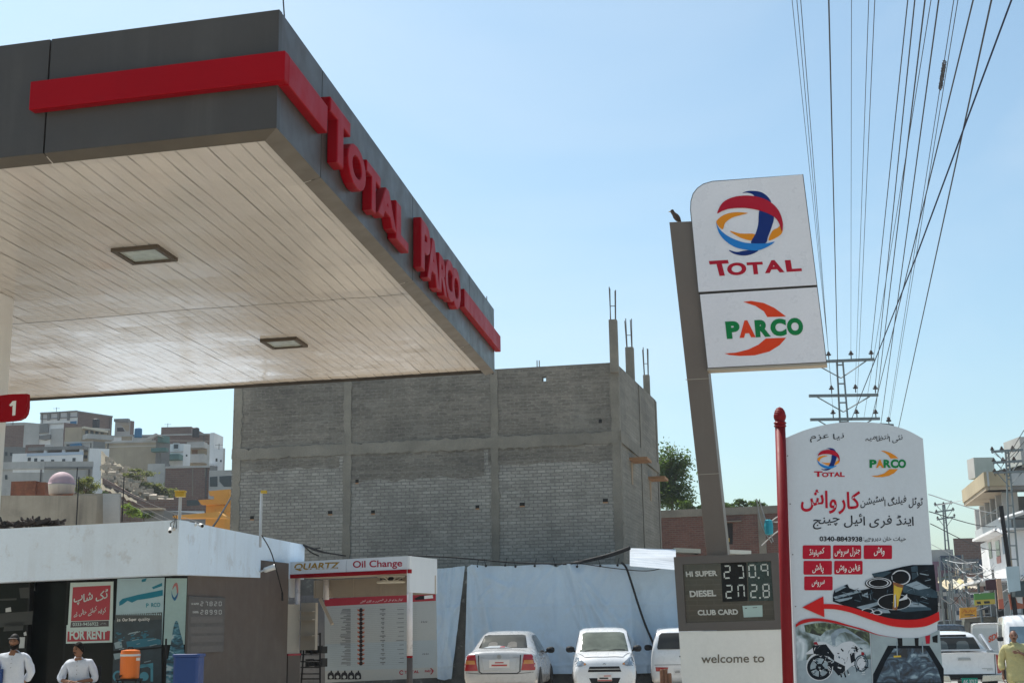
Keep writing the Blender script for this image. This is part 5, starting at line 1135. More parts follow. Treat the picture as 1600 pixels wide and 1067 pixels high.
c.decal('shelf_reflection', mat('shelf_reflection_blue', (.20,.24,.28), .4), [(-.20,1.10),(.46,1.10),(.30,1.145),(.08,1.15)], 'rear', off=.032, parent=o)  # bluish decal paints a reflection on the rear glass
c.decal('brake_lamp', M_tl, [(-.06,1.11),(.06,1.11),(.05,1.135),(-.05,1.135)], 'rear', off=.036, parent=o)
# small hatchback facing the camera
hp = P(930,1010,34.4); hd = unit([-.06,-1.0,0]); LH = 3.40
HAT = [(0,.34,.60,.6,.68,.85,.64,.95,.56),(.06,.26,.68,.6,.725,.92,.68,1.20,.58),(.22,.22,.71,.6,.74,.92,.69,1.44,.55),(.7,.2,.72,.6,.74,.93,.69,1.50,.555),(1.5,.2,.72,.6,.74,.92,.69,1.515,.56),(2.0,.2,.72,.6,.74,.91,.69,1.44,.57),(2.35,.2,.72,.6,.74,.90,.69,1.22,.59),(2.66,.2,.72,.6,.74,.89,.68,1.0,.60),(2.9,.2,.715,.6,.735,.86,.66,.955,.56),(3.18,.2,.70,.58,.72,.80,.62,.88,.52),(3.33,.2,.67,.54,.69,.70,.60,.77,.48),(3.40,.24,.62,.5,.64,.58,.56,.62,.44)]
c = Car('parked_car', 'small white hatchback facing out beside the pearl white sedan', 'car', (hp[0]-hd[0]*LH, hp[1]-hd[1]*LH-3.4, .2), hd, HAT, W_CAR, 'cars parked along the tarpaulin')
c.decal('windscreen', mat('windscreen_tint', (.12,.135,.11), .08, var=.5, scale=2.4, spec=.3), [(-.575,.985),(.575,.985),(.555,1.13),(.50,1.385),(.40,1.42),(-.40,1.42),(-.50,1.385),(-.555,1.13)], 'front', off=.022, res=5)
for sg in (1,-1):
    o = c.decal('headlamp', M_hl, [(sg*.40,.70),(sg*.52,.66),(sg*.66,.66),(sg*.69,.74),(sg*.655,.86),(sg*.58,.85)], 'front', off=.010)
    c.decal('headlamp_lens', mat('lamp_chrome', (.30,.36,.42), .1, var=.4, scale=20, metal=.5), [(sg*.53,.69),(sg*.63,.69),(sg*.64,.78),(sg*.58,.80)], 'front', off=.014, parent=o)
    c.decal('indicator', M_amb, [(sg*.42,.70),(sg*.47,.685),(sg*.47,.73),(sg*.43,.735)], 'front', off=.014, parent=o)
c.decal('bonnet_seam', M_trim, [(3.20,-.44),(3.225,-.44),(3.245,0),(3.225,.44),(3.20,.44),(3.225,0)], 'top', off=.004)
for sg in (1,-1): c.decal('bonnet_seam', M_trim, [(3.21,sg*.44),(3.22,sg*.45),(2.72,sg*.625),(2.72,sg*.61)], 'top', off=.004)
c.decal('grille', M_trim, [(-.34,.655),(.34,.655),(.385,.535),(-.385,.535)], 'front', off=.006)
c.decal('grille_bar', M_rim, [(-.36,.605),(.36,.605),(.365,.585),(-.365,.585)], 'front', off=.014); c.decal('grille', M_trim, [(-.36,.40),(.36,.40),(.30,.27),(-.30,.27)], 'front', off=.006)
c.decal('number_plate', M_plw, [(-.165,.33),(.165,.33),(.165,.48),(-.165,.48)], 'front', off=.03)
c.decal('plate_print', M_plr, [(-.02,.435),(.14,.435),(.14,.455),(-.02,.455)], 'front', off=.036); c.decal('plate_print', M_trim, [(-.12,.38),(.08,.38),(.08,.41),(-.12,.41)], 'front', off=.036); c.decal('plate_strip', M_plr, [(-.16,.335),(.16,.335),(.16,.36),(-.16,.36)], 'front', off=.034)
m = MB(); m.lathe(c.g(LH-.035,0,.69), [(.035,0),(.04,.008),(.028,.012),(.02,.006)], 14, c.h); m.build('emblem', M_rim, c.t)
for y0, y1 in ((-.45,-.02),(.05,.5)): 
    m = MB(); m.tube([c.g(2.70,y0,.99), c.g(2.66,(y0+y1)/2,1.02), c.g(2.66,y1,1.01)], .009, 4); m.build('wiper', M_trim, c.t)
c.sides('side_window', M_glass, [(.35,.96),(.45,1.38),(1.22,1.43),(1.22,.95)], off=.006); c.sides('side_window', M_glass, [(1.29,.95),(1.29,1.43),(1.9,1.40),(2.45,.98)], off=.006)
c.sides('door_seam', M_trim, [(1.25,.93),(1.26,.93),(1.26,.3),(1.25,.3)], off=.004); c.sides('door_seam', M_trim, [(2.42,.93),(2.43,.93),(2.46,.35),(2.45,.35)], off=.004)
c.wheels(.55,2.75,.27,.74,.16); c.mirror(2.30,.70,1.03); c.handle([(.55,.85),(1.45,.85)], 'left'); c.handle([(.55,.85),(1.45,.85)], 'right')
# second small hatchback, tail out, half hidden by the totem
kp_ = P(1064,1010,33.0); hd = unit([.10,.99,0])
VAN = [(0,.36,.60,.6,.66,.82,.64,.90,.60),(.05,.28,.70,.62,.735,.90,.715,1.12,.64),(.16,.22,.725,.62,.745,.95,.72,1.36,.60),(.36,.2,.735,.62,.75,.96,.72,1.50,.57),(.9,.2,.735,.62,.75,.96,.715,1.545,.57),(1.8,.2,.735,.62,.75,.95,.71,1.53,.57),(2.3,.2,.735,.62,.75,.93,.70,1.36,.59),(2.7,.2,.73,.62,.745,.90,.69,1.05,.62),(3.1,.2,.71,.6,.73,.84,.65,.92,.56),(3.36,.24,.66,.54,.67,.68,.58,.74,.46),(3.42,.3,.58,.5,.58,.56,.5,.6,.4)]
c = Car('parked_car', 'white hatchback with low red reflector, half hidden by the welcome board', 'car', (kp_[0],kp_[1],.15), hd, VAN, W_CAR, 'cars parked along the tarpaulin')
c.decal('rear_window', M_glass, [(-.57,1.03),(.57,1.03),(.58,1.08),(.52,1.36),(.46,1.42),(-.46,1.42),(-.52,1.36),(-.58,1.08)], 'rear', off=.018, res=5)
for sg in (1,-1): c.decal('tail_lamp', M_tl, [(sg*.33,.60),(sg*.64,.61),(sg*.63,.51),(sg*.36,.505)], 'rear', off=.008)
c.decal('boot_seam', M_trim, [(-.66,.665),(.66,.665),(.66,.655),(-.66,.655)], 'rear', off=.005); c.decal('number_plate', M_plw, [(-.20,.42),(.20,.42),(.20,.56),(-.20,.56)], 'rear', off=.012); c.script('lettering', M_trim, 'LED 18', -.17, .05, .47, .52, 'rear', .018); c.decal('boot_lock', M_trim, [(.0,.84),(.05,.84),(.05,.87),(.0,.87)], 'rear', off=.01)
c.sides('side_window', M_glass, [(.40,.99),(.50,1.40),(1.3,1.44),(1.3,.98)], off=.006); c.sides('side_window', M_glass, [(1.36,.98),(1.36,1.44),(2.0,1.40),(2.55,1.0)], off=.006); c.wheels(.6,2.75,.27,.75,.16); c.mirror(2.35,.71,1.04)
# rusty posts in front of it
for k, (px, lab) in enumerate(((1034,'left stub of the short rusty post row before the white hatchback'),(1040,'middle stub of the short rusty post row before the white hatchback'),(1046,'right stub of the short rusty post row before the white hatchback'))):
    p = P(px,1050,29.5); m = MB(); z = zat(p,1045+k*3-(4 if k==1 else 0)); m.lathe(B(p,0), [(.045,0),(.045,z-.02),(.03,z)], 8); tag(m.build('bollard', mat('rust_post', (.16,.075,.04), .85, var=.4, scale=8)), lab, 'bollard', 'rusty posts before the hatchback')

# double cab pickup with an open bed, seen from behind on the street
pk = P(1505,1010,33.5); hd = unit([.12,.99,0])
zg = gz(pk[0])
PIC = [(0,.55,.80,.75,.86,1.0,.85,1.12,.84),(.05,.5,.86,.75,.89,1.02,.88,1.14,.85),(.7,.45,.89,.75,.90,1.05,.88,1.14,.85),(1.40,.42,.89,.75,.90,1.06,.88,1.15,.84),(1.50,.4,.89,.75,.90,1.06,.88,1.32,.78),(1.66,.4,.89,.75,.90,1.06,.87,1.55,.66),(1.95,.4,.89,.75,.90,1.06,.87,1.63,.64),(2.7,.4,.89,.75,.90,1.06,.87,1.64,.64),(3.2,.4,.89,.75,.9,1.05,.86,1.46,.68),(3.7,.4,.89,.75,.9,1.03,.85,1.16,.72),(4.3,.4,.88,.75,.89,1.0,.82,1.1,.66),(4.9,.45,.85,.7,.86,.9,.78,1.0,.6),(5.1,.5,.76,.66,.76,.8,.7,.86,.56)]
c = Car('pickup_truck', 'white double cab pickup with green plate seen from behind', 'pickup', (pk[0],pk[1],zg), hd, PIC, W_CAR)
c.decal('rear_window', M_glass, [(-.72,1.19),(.72,1.19),(.60,1.50),(-.60,1.50)], 'rear', off=.02, res=4)
M_seat = flat('seat_shape', (.15,.16,.15)); c.decal('seat_shape', M_seat, [(-.45,1.20),(-.12,1.20),(-.14,1.36),(-.2,1.41),(-.38,1.41),(-.43,1.36)], 'rear', off=.026); c.decal('seat_shape', M_seat, [(.08,1.20),(.44,1.20),(.42,1.36),(.36,1.42),(.18,1.42),(.10,1.36)], 'rear', off=.026)
m = MB(); m.quad(c.g(.06,.80,1.19), c.g(.06,-.80,1.19), c.g(1.42,-.80,1.20), c.g(1.42,.80,1.20)); m.build('bed_hollow_shade', mat('bed_shade_grey', (.10,.12,.14), .5), c.t)  # dark sheet added over the filled bed as its shaded hollow
m = MB(); m.box(c.g(1.60,.42,1.52), -c.l*.84, c.h*.1, UP*.05); m.build('spoiler', M_trim, c.t, bevel=.01)
for sg in (1,-1):
    m = MB(); m.prism([c.g(x,sg*.80,z) for x, z in ((.35,1.16),(.75,1.16),(1.65,1.50),(1.58,1.58),(1.45,1.58))], c.l*sg*-.07); m.build('sport_bar', mat('bar_grey', (.30,.32,.34), .35, metal=.4), c.t, bevel=.015)
c.decal('tailgate_seam', M_trim, [(-.74,1.10),(-.725,1.10),(-.71,.63),(.71,.63),(.725,1.10),(.74,1.10),(.725,.61),(-.725,.61)], 'rear', off=.006)
for sg in (1,-1):
    o = c.decal('tail_lamp', M_tl, [(sg*.755,1.09),(sg*.885,1.07),(sg*.885,.66),(sg*.765,.64)], 'rear', off=.016); c.decal('reverse_lens', mat('lamp_pink', (.45,.12,.16), .15, coat=.6), [(sg*.775,.86),(sg*.86,.86),(sg*.86,.74),(sg*.78,.74)], 'rear', off=.022, parent=o)
c.decal('tailgate_handle', M_rim, [(-.16,.96),(.16,.96),(.14,1.02),(-.14,1.02)], 'rear', off=.02); c.decal('badge', M_rim, [(-.66,.755),(-.40,.755),(-.40,.768),(-.66,.768)], 'rear', off=.012); c.decal('badge', M_rim, [(-.66,.72),(-.52,.72),(-.52,.735),(-.66,.735)], 'rear', off=.012)
c.decal('bumper', M_trim, [(-.84,.50),(.84,.50),(.86,.62),(-.86,.62)], 'rear', off=.03)
for sg in (1,-1):
    m = MB(); m.prism([c.g(-.05,sg*.40,.60), c.g(-.05,sg*.86,.62), c.g(-.05,sg*.88,.47), c.g(-.05,sg*.36,.44)], c.h*.15); m.build('bumper_end', mat('bumper_chrome', (.62,.58,.50), .25, var=.1, metal=.5), c.t, bevel=.015)
m = MB(); m.prism([c.g(-.08,y,z) for y, z in ((-.26,.36),(.12,.36),(.12,.54),(-.26,.54))], c.h*.02); o = m.build('number_plate', flat('plate_green', (.01,.25,.17)), c.t)
g = text_geo('AK 3717', .02); fr = Fr(c.g(-.083,0,0), -c.l); m = MB(); put_xz(g, fr, (-.09,.50), (.23,.50), (-.09,.41), .003, m); m.build('lettering', M_plw, o)
c.sides('side_window', M_glass, [(1.75,1.12),(1.85,1.48),(2.5,1.54),(2.5,1.12)]); c.sides('side_window', M_glass, [(2.58,1.12),(2.58,1.54),(2.95,1.48),(3.4,1.12)]); c.wheels(1.0,4.1,.37,.89,.24)
c.mirror(3.0,.9,1.2)
# box truck with red letters behind the pickup
def boxy(name, label, cat, loc, head, W_, L_, H_, zb_, mt, group=None):
    hw = W_/2
    st = [(0,zb_,hw*.96,H_*.5,hw*.98,H_*.72,hw*.97,H_*.97,hw*.90),(.06,zb_,hw,H_*.5,hw,H_*.72,hw,H_,hw*.93),(L_*.5,zb_,hw,H_*.5,hw,H_*.72,hw,H_,hw*.93),(L_*.82,zb_,hw,H_*.5,hw,H_*.70,hw,H_*.98,hw*.92),(L_*.93,zb_,hw*.98,H_*.45,hw,H_*.58,hw*.96,H_*.72,hw*.86),(L_,zb_+.05,hw*.9,H_*.35,hw*.92,H_*.45,hw*.9,H_*.50,hw*.8)]
    return Car(name, label, cat, loc, head, st, mt, group)
q = P(1549,1000,56); hd = unit([.30,.954,0]); c = boxy('delivery_van', 'white box van with three slanted red letters on its rear', 'van', (q[0],q[1],gz(q[0])), hd, 1.5, 3.6, 1.80, .3, W_CAR)
c.decal('rear_panel', mat('van_grey_white', (.55,.58,.58), .5), [(-.70,.6),(.70,.6),(.68,1.6),(-.68,1.6)], 'rear', off=.008)
v, f_ = text_geo('SDB', .04); v = v.copy(); v[:,1] += .38*v[:,0]; frv = Fr(c.g(-.03,0,0), -c.l); m = MB(); put_text((v,f_), frv, (1544.5,986.5), (1562.5,986.5), (1544.5,1003), .003, m); m.build('lettering', flat('sdb_red', (.62,.10,.05)), c.t)
c.wheels(.6,2.9,.28,.74,.18, False); c.sides('side_window', M_glass, [(2.2,1.2),(2.2,1.7),(2.9,1.65),(3.2,1.25)])
# passenger van facing the camera at the right edge, and other traffic
q = P(1622,1000,41); hd = -unit([.30,.954,0]); c = boxy('passenger_van', 'white passenger van coming towards the camera at the right edge', 'van', (q[0]-hd[0]*4.6,q[1]-hd[1]*4.6,gz(q[0])), hd, 1.95, 4.6, 2.05, .35, W_CAR)
c.decal('windscreen', mat('van_screen', (.10,.16,.20), .08, coat=.6), [(-.82,1.22),(.82,1.22),(.76,1.72),(-.76,1.72)], 'front', off=.01); c.decal('bumper', M_trim, [(-.8,.45),(.8,.45),(.8,.55),(-.8,.55)], 'front', off=.01); c.both('headlamp', M_hl, [(.55,.75),(.8,.78),(.8,.95),(.6,.92)], 'front', off=.01); c.wheels(.8,3.7,.32,.96,.2); c.sides('side_window', M_glass, [(1.0,1.25),(1.0,1.78),(3.4,1.78),(3.6,1.3)]); c.mirror(4.0,.95,1.35)
def traffic(px, Y, w, L_, H_, lab, cat, mt, nm='parked_car', toward=False, glass=True):
    q = P(px,1000,Y); hd = unit([.29,.957,0])*(-1 if toward else 1); c = boxy(nm, lab, cat, (q[0],q[1],gz(q[0])), hd, w, L_, H_, .3, mt)
    e = 'front' if toward else 'rear'; c.decal('rear_window' if not toward else 'windscreen', M_glass, [(-w*.38,H_*.60),(w*.38,H_*.60),(w*.34,H_*.88),(-w*.34,H_*.88)], e, off=.01)
    c.both('tail_lamp' if not toward else 'headlamp', M_tl if not toward else M_hl, [(w*.36,H_*.40),(w*.46,H_*.40),(w*.46,H_*.52),(w*.36,H_*.52)], e, off=.01); c.wheels(.7,L_-.9,.3,w/2,.2,False); return c
traffic(1541,66,2.0,5.2,2.1,'olive khaki minibus with roof rack behind the hard top pickup','minibus', carpaint('khaki_paint', (.17,.16,.12)), 'minibus')
traffic(1478,60,1.75,4.2,1.75,'dark blue hatchback just above the pickup roof','car', carpaint('blue_paint', (.05,.09,.15)), 'car'); traffic(1492,74,1.75,4.2,1.95,'dark grey van among the far traffic','van', carpaint('slate_paint', (.06,.07,.08)), 'van'); traffic(1597,58,1.8,4.5,1.7,'white saloon beyond the passenger van','car', W_CAR, 'car')
# ------------------------------------------------------------------ people
M_skin = mat('skin_brown', (.25,.125,.075), .6, var=.08, scale=10, spec=.25); M_hair = mat('hair_black', (.012,.010,.009), .8, var=.3, scale=40, spec=.1); M_eye = flat('eye_dark', (.02,.015,.012))
M_kw = mat('kurta_white', (.64,.69,.78), .8, var=.07, scale=1.3, bump=.9); M_ky = mat('kurta_yellow_green', (.44,.40,.185), .8, var=.12, scale=1.3, bump=1.0); M_shoe = flat('sandal', (.05,.03,.02))
def skin_mesh(name, verts, edges, mt, parent, sub=2, root=0, label=None):
    """one continuous surface grown round a jointed skeleton; verts: (x,y,z,rx,ry) in the world"""
    base = np.array(WLOC[parent.name]) if parent is not None else np.zeros(3)
    me = bpy.data.meshes.new(name); me.from_pydata([tuple((np.array(v[:3])-base).tolist()) for v in verts], edges, [])
    o = bpy.data.objects.new(name, me); COL.objects.link(o); o.parent = parent; WLOC[o.name] = base
    sk = o.modifiers.new('skin', 'SKIN'); sk.use_smooth_shade = True; sk.branch_smoothing = .4
    lay = me.skin_vertices[0] if len(me.skin_vertices) else None
    for i, v in enumerate(verts): lay.data[i].radius = (v[3], v[4] if len(v) > 4 else v[3]); lay.data[i].use_root = (i == root)
    sb = o.modifiers.new('sub', 'SUBSURF'); sb.levels = sub; sb.render_levels = sub
    dg = bpy.context.evaluated_depsgraph_get(); m2 = bpy.data.meshes.new_from_object(o.evaluated_get(dg))
    o.modifiers.clear(); o.data = m2; m2.name = name; m2.materials.clear(); m2.materials.append(mt)
    for p in m2.polygons: p.use_smooth = True
    if name in ('kurta','trousers'):      # cloth folds
        sd = len(WLOC)*.37
        for v in m2.vertices:
            x, y, z = v.co; a = .011*noise.noise((x*7+sd, y*7, z*2.6))+.009*max(0, 1-abs(noise.noise((x*5+z*3+sd, y*5, z*4.5)))*5)+.006*noise.noise((x*17, y*17, z*9+sd)); v.co = v.co+v.normal*a
        m2.update()
    if label: o['label'] = label
    return o
def head_geo(cen, fwd, sc=1.0):
    """an egg of a head with brow, nose, lips, chin and ears; fwd is where it looks"""
    fwd = unit([fwd[0],fwd[1],0]); lf = np.array([-fwd[1], fwd[0], 0]); vs = []; nu, nv = 32, 24
    def pt(a, b):
        th = PI*b; ph = 2*PI*a; x = math.sin(th)*math.cos(ph); y = math.sin(th)*math.sin(ph); z = math.cos(th)
        rx, ry, rz = .096, .076, .118
        if z < -.1: k = 1-.28*min(1, (-z-.1)/.9); ry *= k; rx *= (1-.10*min(1,(-z-.1)/.9))
        px, py, pz = x*rx, y*ry, z*rz
        f = max(0, x)
        px += f*(.024*math.exp(-((py/.014)**2)-((pz+.018)/.022)**2) + .010*math.exp(-(py/.010)**2-((pz-.01)/.03)**2) + .006*math.exp(-((pz-.030)/.012)**2-(py/.045)**2) - .007*math.exp(-((pz-.012)/.012)**2-((abs(py)-.030)/.014)**2) + .006*math.exp(-((pz+.058)/.010)**2-(py/.022)**2) + .008*math.exp(-((pz+.098)/.018)**2-(py/.024)**2))
        s_ = 1 if py > 0 else -1; e = math.exp(-((px+.004)/.016)**2-((pz-.004)/.028)**2)*max(0, abs(y)-.6)*2.2; py += s_*.016*e
        return cen+(fwd*px+lf*py+UP*pz)*sc
    m = MB(); m.grid(pt, nu, nv); return m, fwd, lf
def head_parts(parent, cen, fwd, sc=1.0, beard=0.0, cap=None, bald=0.0, moustache=False):
    fwd = unit([fwd[0],fwd[1],0]); lf = np.array([-fwd[1], fwd[0], 0]); G = lambda x, y, z: cen+(fwd*x+lf*y+UP*z)*sc
    m = MB()
    for s in (-1,1): m.lathe(G(.082,.031*s,.012), [(.002,-.006),(.010,-.002),(.011,.003),(.004,.007)], 8, fwd)
    m.build('eye', M_eye, parent)
    m = MB()
    for s in (-1,1): m.tube([G(.084,.014*s,.031), G(.089,.030*s,.037), G(.076,.048*s,.031)], [.003*sc,.005*sc,.003*sc], 5)
    m.tube([G(.092,-.02,-.060), G(.097,0,-.058), G(.092,.02,-.060)], .0035*sc, 5); m.build('brow', M_hair, parent)
    def cover(lim, ext, zz=lambda x,y,z: True):
        mm = MB(); nu, nv = 26, 14
        def pt(a, b):
            th = PI*.62*b; ph = 2*PI*a; x = math.sin(th)*math.cos(ph); y = math.sin(th)*math.sin(ph); z = math.cos(th)
            fx = max(0, x); lift = fx*lim; zc = max(z, -0.35+lift*1.15) if fx > 0 else max(z, -.55)
            r = ext+.006*noise.noise((x*5,y*5,z*5)); q = math.sqrt(max(0.02,1-zc*zc))/max(.02, math.sqrt(x*x+y*y)) if zc != z else 1
            return G(x*q*(.096+r)-.006, y*q*(.076+r), zc*(.118+r)+.004)
        mm.grid(pt, nu, nv); return mm
    if bald:
        mm = MB()
        def pt(a, b): ph = PI*.42+PI*1.16*a; z = -.3+.75*b; r = math.sqrt(1-z*z); return G(r*math.cos(ph)*.101-.003, r*math.sin(ph)*.082, z*.121)
        mm.grid(pt, 22, 8); mm.build('hair', M_hair, parent, smooth=True)
        mm = MB(); mm.grid(lambda a, b: G((.6*math.cos((a-.5)*2)*.4+.0)*.1*b+.01, (a-.5)*.13*b, .119-.012*b*b+.002), 8, 4); mm.build('hair', M_hair, parent, smooth=True)
    else: cover(.80, .010).build('hair' if not cap else 'cap', cap or M_hair, parent, smooth=True)
    if cap:
        m = MB(); m.grid(lambda a, b: G(.085+.05*b*math.cos((a-.5)*2.4), (a-.5)*.15, .066-.012*b-.03*(a-.5)**2), 10, 4); m.build('cap_peak', cap, parent, smooth=True)
    if beard:
        mm = MB()
        def pt(a, b):
            ph = (a-.5)*PI*1.12; z0 = -.50+.42*min(1, (abs(a-.5)*2.3)**1.5); z = z0+(-1.04-z0)*b; r = math.sqrt(max(.02, 1-min(.98,abs(z))**2)); k = 1-.22*min(1,(-z-.1)/.9)
            return G(r*math.cos(ph)*(.096+beard*.6)+.006*b, r*math.sin(ph)*(.077*k+beard*.5), z*(.118+beard)-.002)
        mm.grid(pt, 18, 10); mm.build('beard', M_hair, parent, smooth=True)
    if moustache:
        m = MB(); m.tube([G(.083,-.036,-.052), G(.097,-.014,-.041), G(.100,0,-.038), G(.097,.014,-.041), G(.083,.036,-.052)], [.004,.008,.007,.008,.004], 6); m.build('moustache', M_hair, parent, smooth=True)
def hand_chain(V, E, w_i, wrist, d, pn, thumb, curl=.5, sc=1.0):
    """palm and five bent fingers growing from the wrist vertex; d: along the hand, pn: palm-facing direction, thumb: side of the thumb"""
    d, pn, thumb = unit(d), unit(pn), unit(thumb); p = np.array(wrist, float)
    V.append((*(p+d*.045), .030, .016)); k = len(V)-1; E.append((w_i, k)); V.append((*(p+d*.085), .034, .014)); pk = len(V)-1; E.append((k, pk)); tip = p+d*.085
    for j, (off, ln) in enumerate(((.028,.062),(.010,.072),(-.009,.067),(-.027,.052))):
        b = tip+thumb*off*.9+d*.012; V.append((*b, .0095)); i0 = len(V)-1; E.append((pk, i0)); dd = d
        for q in range(3):
            dd = unit(dd+pn*curl*(.6+.25*q)); b = b+dd*ln*(.42-.07*q); V.append((*b, .0088-.0008*q)); E.append((len(V)-2 if q else i0, len(V)-1))
    b = p+d*.035+thumb*.034; V.append((*b, .011)); i0 = len(V)-1; E.append((k, i0)); b = b+unit(d+thumb*.6+pn*.4)*.032; V.append((*b,.0098)); E.append((i0, i0+1)); b = b+unit(d+pn*.5)*.026; V.append((*b,.0085)); E.append((i0+1,i0+2))
def person(label, loc, fwd, pose, kurta, skin=None, group=None, beard=0, cap=None, bald=0, moustache=False, hs=1.0, sc=1.0):
    loc = np.array(loc, float); fwd = unit([fwd[0],fwd[1],0]); lf = np.array([-fwd[1], fwd[0], 0]); sk = skin or M_skin
    t = thing('person', label, 'person', loc, group)
    G = lambda x, y, z: loc+(fwd*x+lf*y+UP*z)*sc
    J = pose; V = []; E = []
    def add(j, r, r2=None, par=None):
        V.append((*G(*J[j] if isinstance(j, str) else j), r*sc, (r2 or r)*sc)); k = len(V)-1
        if par is not None: E.append((par, k))
        return k
    pel = add('pelvis', .14, .11); ch = add('chest', .15, .11, pel); nb = add('neck', .058, .058, ch); hd0 = add('skull', .05, .05, nb)
    for s in ('l','r'):
        sh = add(s+'sho', .055, .055, ch); el = add(s+'elb', .042, .042, sh); wr = add(s+'wri', .028, .022, el)
        hand_chain(V, E, wr, G(*J[s+'wri']), fwd*J[s+'hd'][0]+lf*J[s+'hd'][1]+UP*J[s+'hd'][2], fwd*J[s+'pn'][0]+lf*J[s+'pn'][1]+UP*J[s+'pn'][2], fwd*J[s+'th'][0]+lf*J[s+'th'][1]+UP*J[s+'th'][2], J.get('curl', .45))
        hp = add(s+'hip', .085, .085, pel); kn = add(s+'kne', .058, .058, hp); an = add(s+'ank', .038, .038, kn); toe = add(s+'toe', .036, .024, an)
    body = skin_mesh('body', V, E, sk, t, 2)
    cen = G(*J['head']); hm, _, _ = head_geo(cen, J.get('look', (1,0)) @ np.array([fwd[:2], lf[:2]]) if 'look' in J else fwd, hs*sc)
    # head joined to the body mesh so the figure stays one surface
    hb = hm.build('head_shape', sk, t, smooth=True)
    bm = bmesh.new(); bm.from_mesh(body.data); bm.from_mesh(hb.data)
    bm.to_mesh(body.data); bm.free(); bpy.data.objects.remove(hb)
    for p in body.data.polygons: p.use_smooth = True
    lk = J.get('look'); hf = fwd if lk is None else unit(fwd*lk[0]+lf*lk[1])
    head_parts(t, cen, hf, hs*sc, beard, cap, bald, moustache)
    # kurta: torso, skirt and sleeves in one garment; trousers under it
    V = []; E = []
    ids = {}
    for j, (p, rx, ry, par) in J['kurta'].items():
        V.append((*G(*p), rx*sc, ry*sc)); ids[j] = len(V)-1
        if par: E.append((ids[par], ids[j]))
    ku = skin_mesh('kurta', V, E, kurta, t, 3)
    nk = np.array(J['kurta']['neck'][0]); bv = BVHTree.FromPolygons([Vector(v.co) for v in ku.data.vertices], [tuple(p.vertices) for p in ku.data.polygons]); bs = np.array(WLOC[t.name])
    st_ = []
    for k in range(9):
        z = nk[2]-.05-.034*k; o_ = G(nk[0]+.6, 0, z)-bs; h_, _, _, _ = bv.ray_cast(Vector(o_), Vector(-fwd), 2)
        if h_ is not None: st_.append(np.array(h_)+bs+fwd*.003)
    if len(st_) > 2:
        m = MB(); 
        for a, b in zip(st_[:-1], st_[1:]): m.quad(a-lf*.016, a+lf*.016, b+lf*.016, b-lf*.016)
        m.build('placket', kurta, ku)
        m = MB()
        for q in st_[1::2]: m.lathe(q+fwd*.001, [(.006,0),(.006,.003),(.003,.004)], 8, fwd)
        m.build('button', M_pg, ku)
    V = []; E = []; ids = {}
    for j, (p, rx, ry, par) in J['trousers'].items():
        V.append((*G(*p), rx*sc, ry*sc)); ids[j] = len(V)-1
        if par: E.append((ids[par], ids[j]))
    skin_mesh('trousers', V, E, kurta, t, 2)
    for s in ('l','r'):
        a = np.array(G(*J[s+'ank'])); b = np.array(G(*J[s+'toe'])); d = unit(b-a-UP*np.dot(b-a,UP)); m = MB(); base = B(a, b[2]-.03)
        m.grid(lambda u, v: base+d*(-.06+.29*u)+np.cross(UP,d)*(v-.5)*(.085+.02*math.sin(u*PI))+UP*(.0), 8, 3); m.prism([base+d*x+np.cross(UP,d)*y for x, y in ((-.07,-.035),(.08,-.045),(.19,-.04),(.23,0),(.19,.045),(.08,.045),(-.07,.035))], UP*.022); m.build('sandal', M_shoe, t, bevel=.006)
    return t, G
STAND = dict(pelvis=(0,0,.94), chest=(.0,0,1.33), neck=(.0,0,1.47), skull=(.012,0,1.56), head=(.02,0,1.615),
    lsho=(0,.19,1.38), lelb=(-.05,.29,1.12), lwri=(-.16,.16,.95), lhd=(-.3,-1,-.2), lpn=(-1,0,0), lth=(0,0,1), rsho=(0,-.19,1.38), relb=(-.05,-.29,1.12), rwri=(-.16,-.16,.95), rhd=(-.3,1,-.2), rpn=(-1,0,0), rth=(0,0,1),
    lhip=(0,.10,.90), lkne=(.02,.12,.50), lank=(0,.13,.09), ltoe=(.14,.15,.035), rhip=(0,-.10,.90), rkne=(.02,-.12,.50), rank=(0,-.13,.09), rtoe=(.14,-.15,.035),
    kurta=dict(waist=((.02,0,1.05),.205,.165,None), chest=((.01,0,1.30),.185,.145,'waist'), col=((0,0,1.44),.085,.075,'chest'), neck=((.003,0,1.49),.064,.060,'col'), hip=((.01,0,.85),.215,.165,'waist'), hem=((.0,0,.55),.235,.17,'hip'),
        ls=((0,.19,1.385),.075,.075,'chest'), le=((-.05,.295,1.12),.068,.068,'ls'), lc=((-.14,.19,.985),.062,.062,'le'), rs=((0,-.19,1.385),.075,.075,'chest'), re=((-.05,-.295,1.12),.068,.068,'rs'), rc=((-.14,-.19,.985),.062,.062,'re')),
    trousers=dict(p=((0,0,.82),.16,.13,None), lk=((.02,.12,.5),.105,.105,'p'), la=((0,.13,.13),.085,.085,'lk'), rk=((.02,-.12,.5),.105,.105,'p'), ra=((0,-.13,.13),.085,.085,'rk')))
p = P(23,1000,22.4); person('bearded man in a black cap and white kurta standing with hands behind his back', (p[0],p[1],0.04), (.10,-1,0), STAND, M_kw, beard=.022, cap=flat('cap_black', (.012,.012,.013)), sc=1.0)
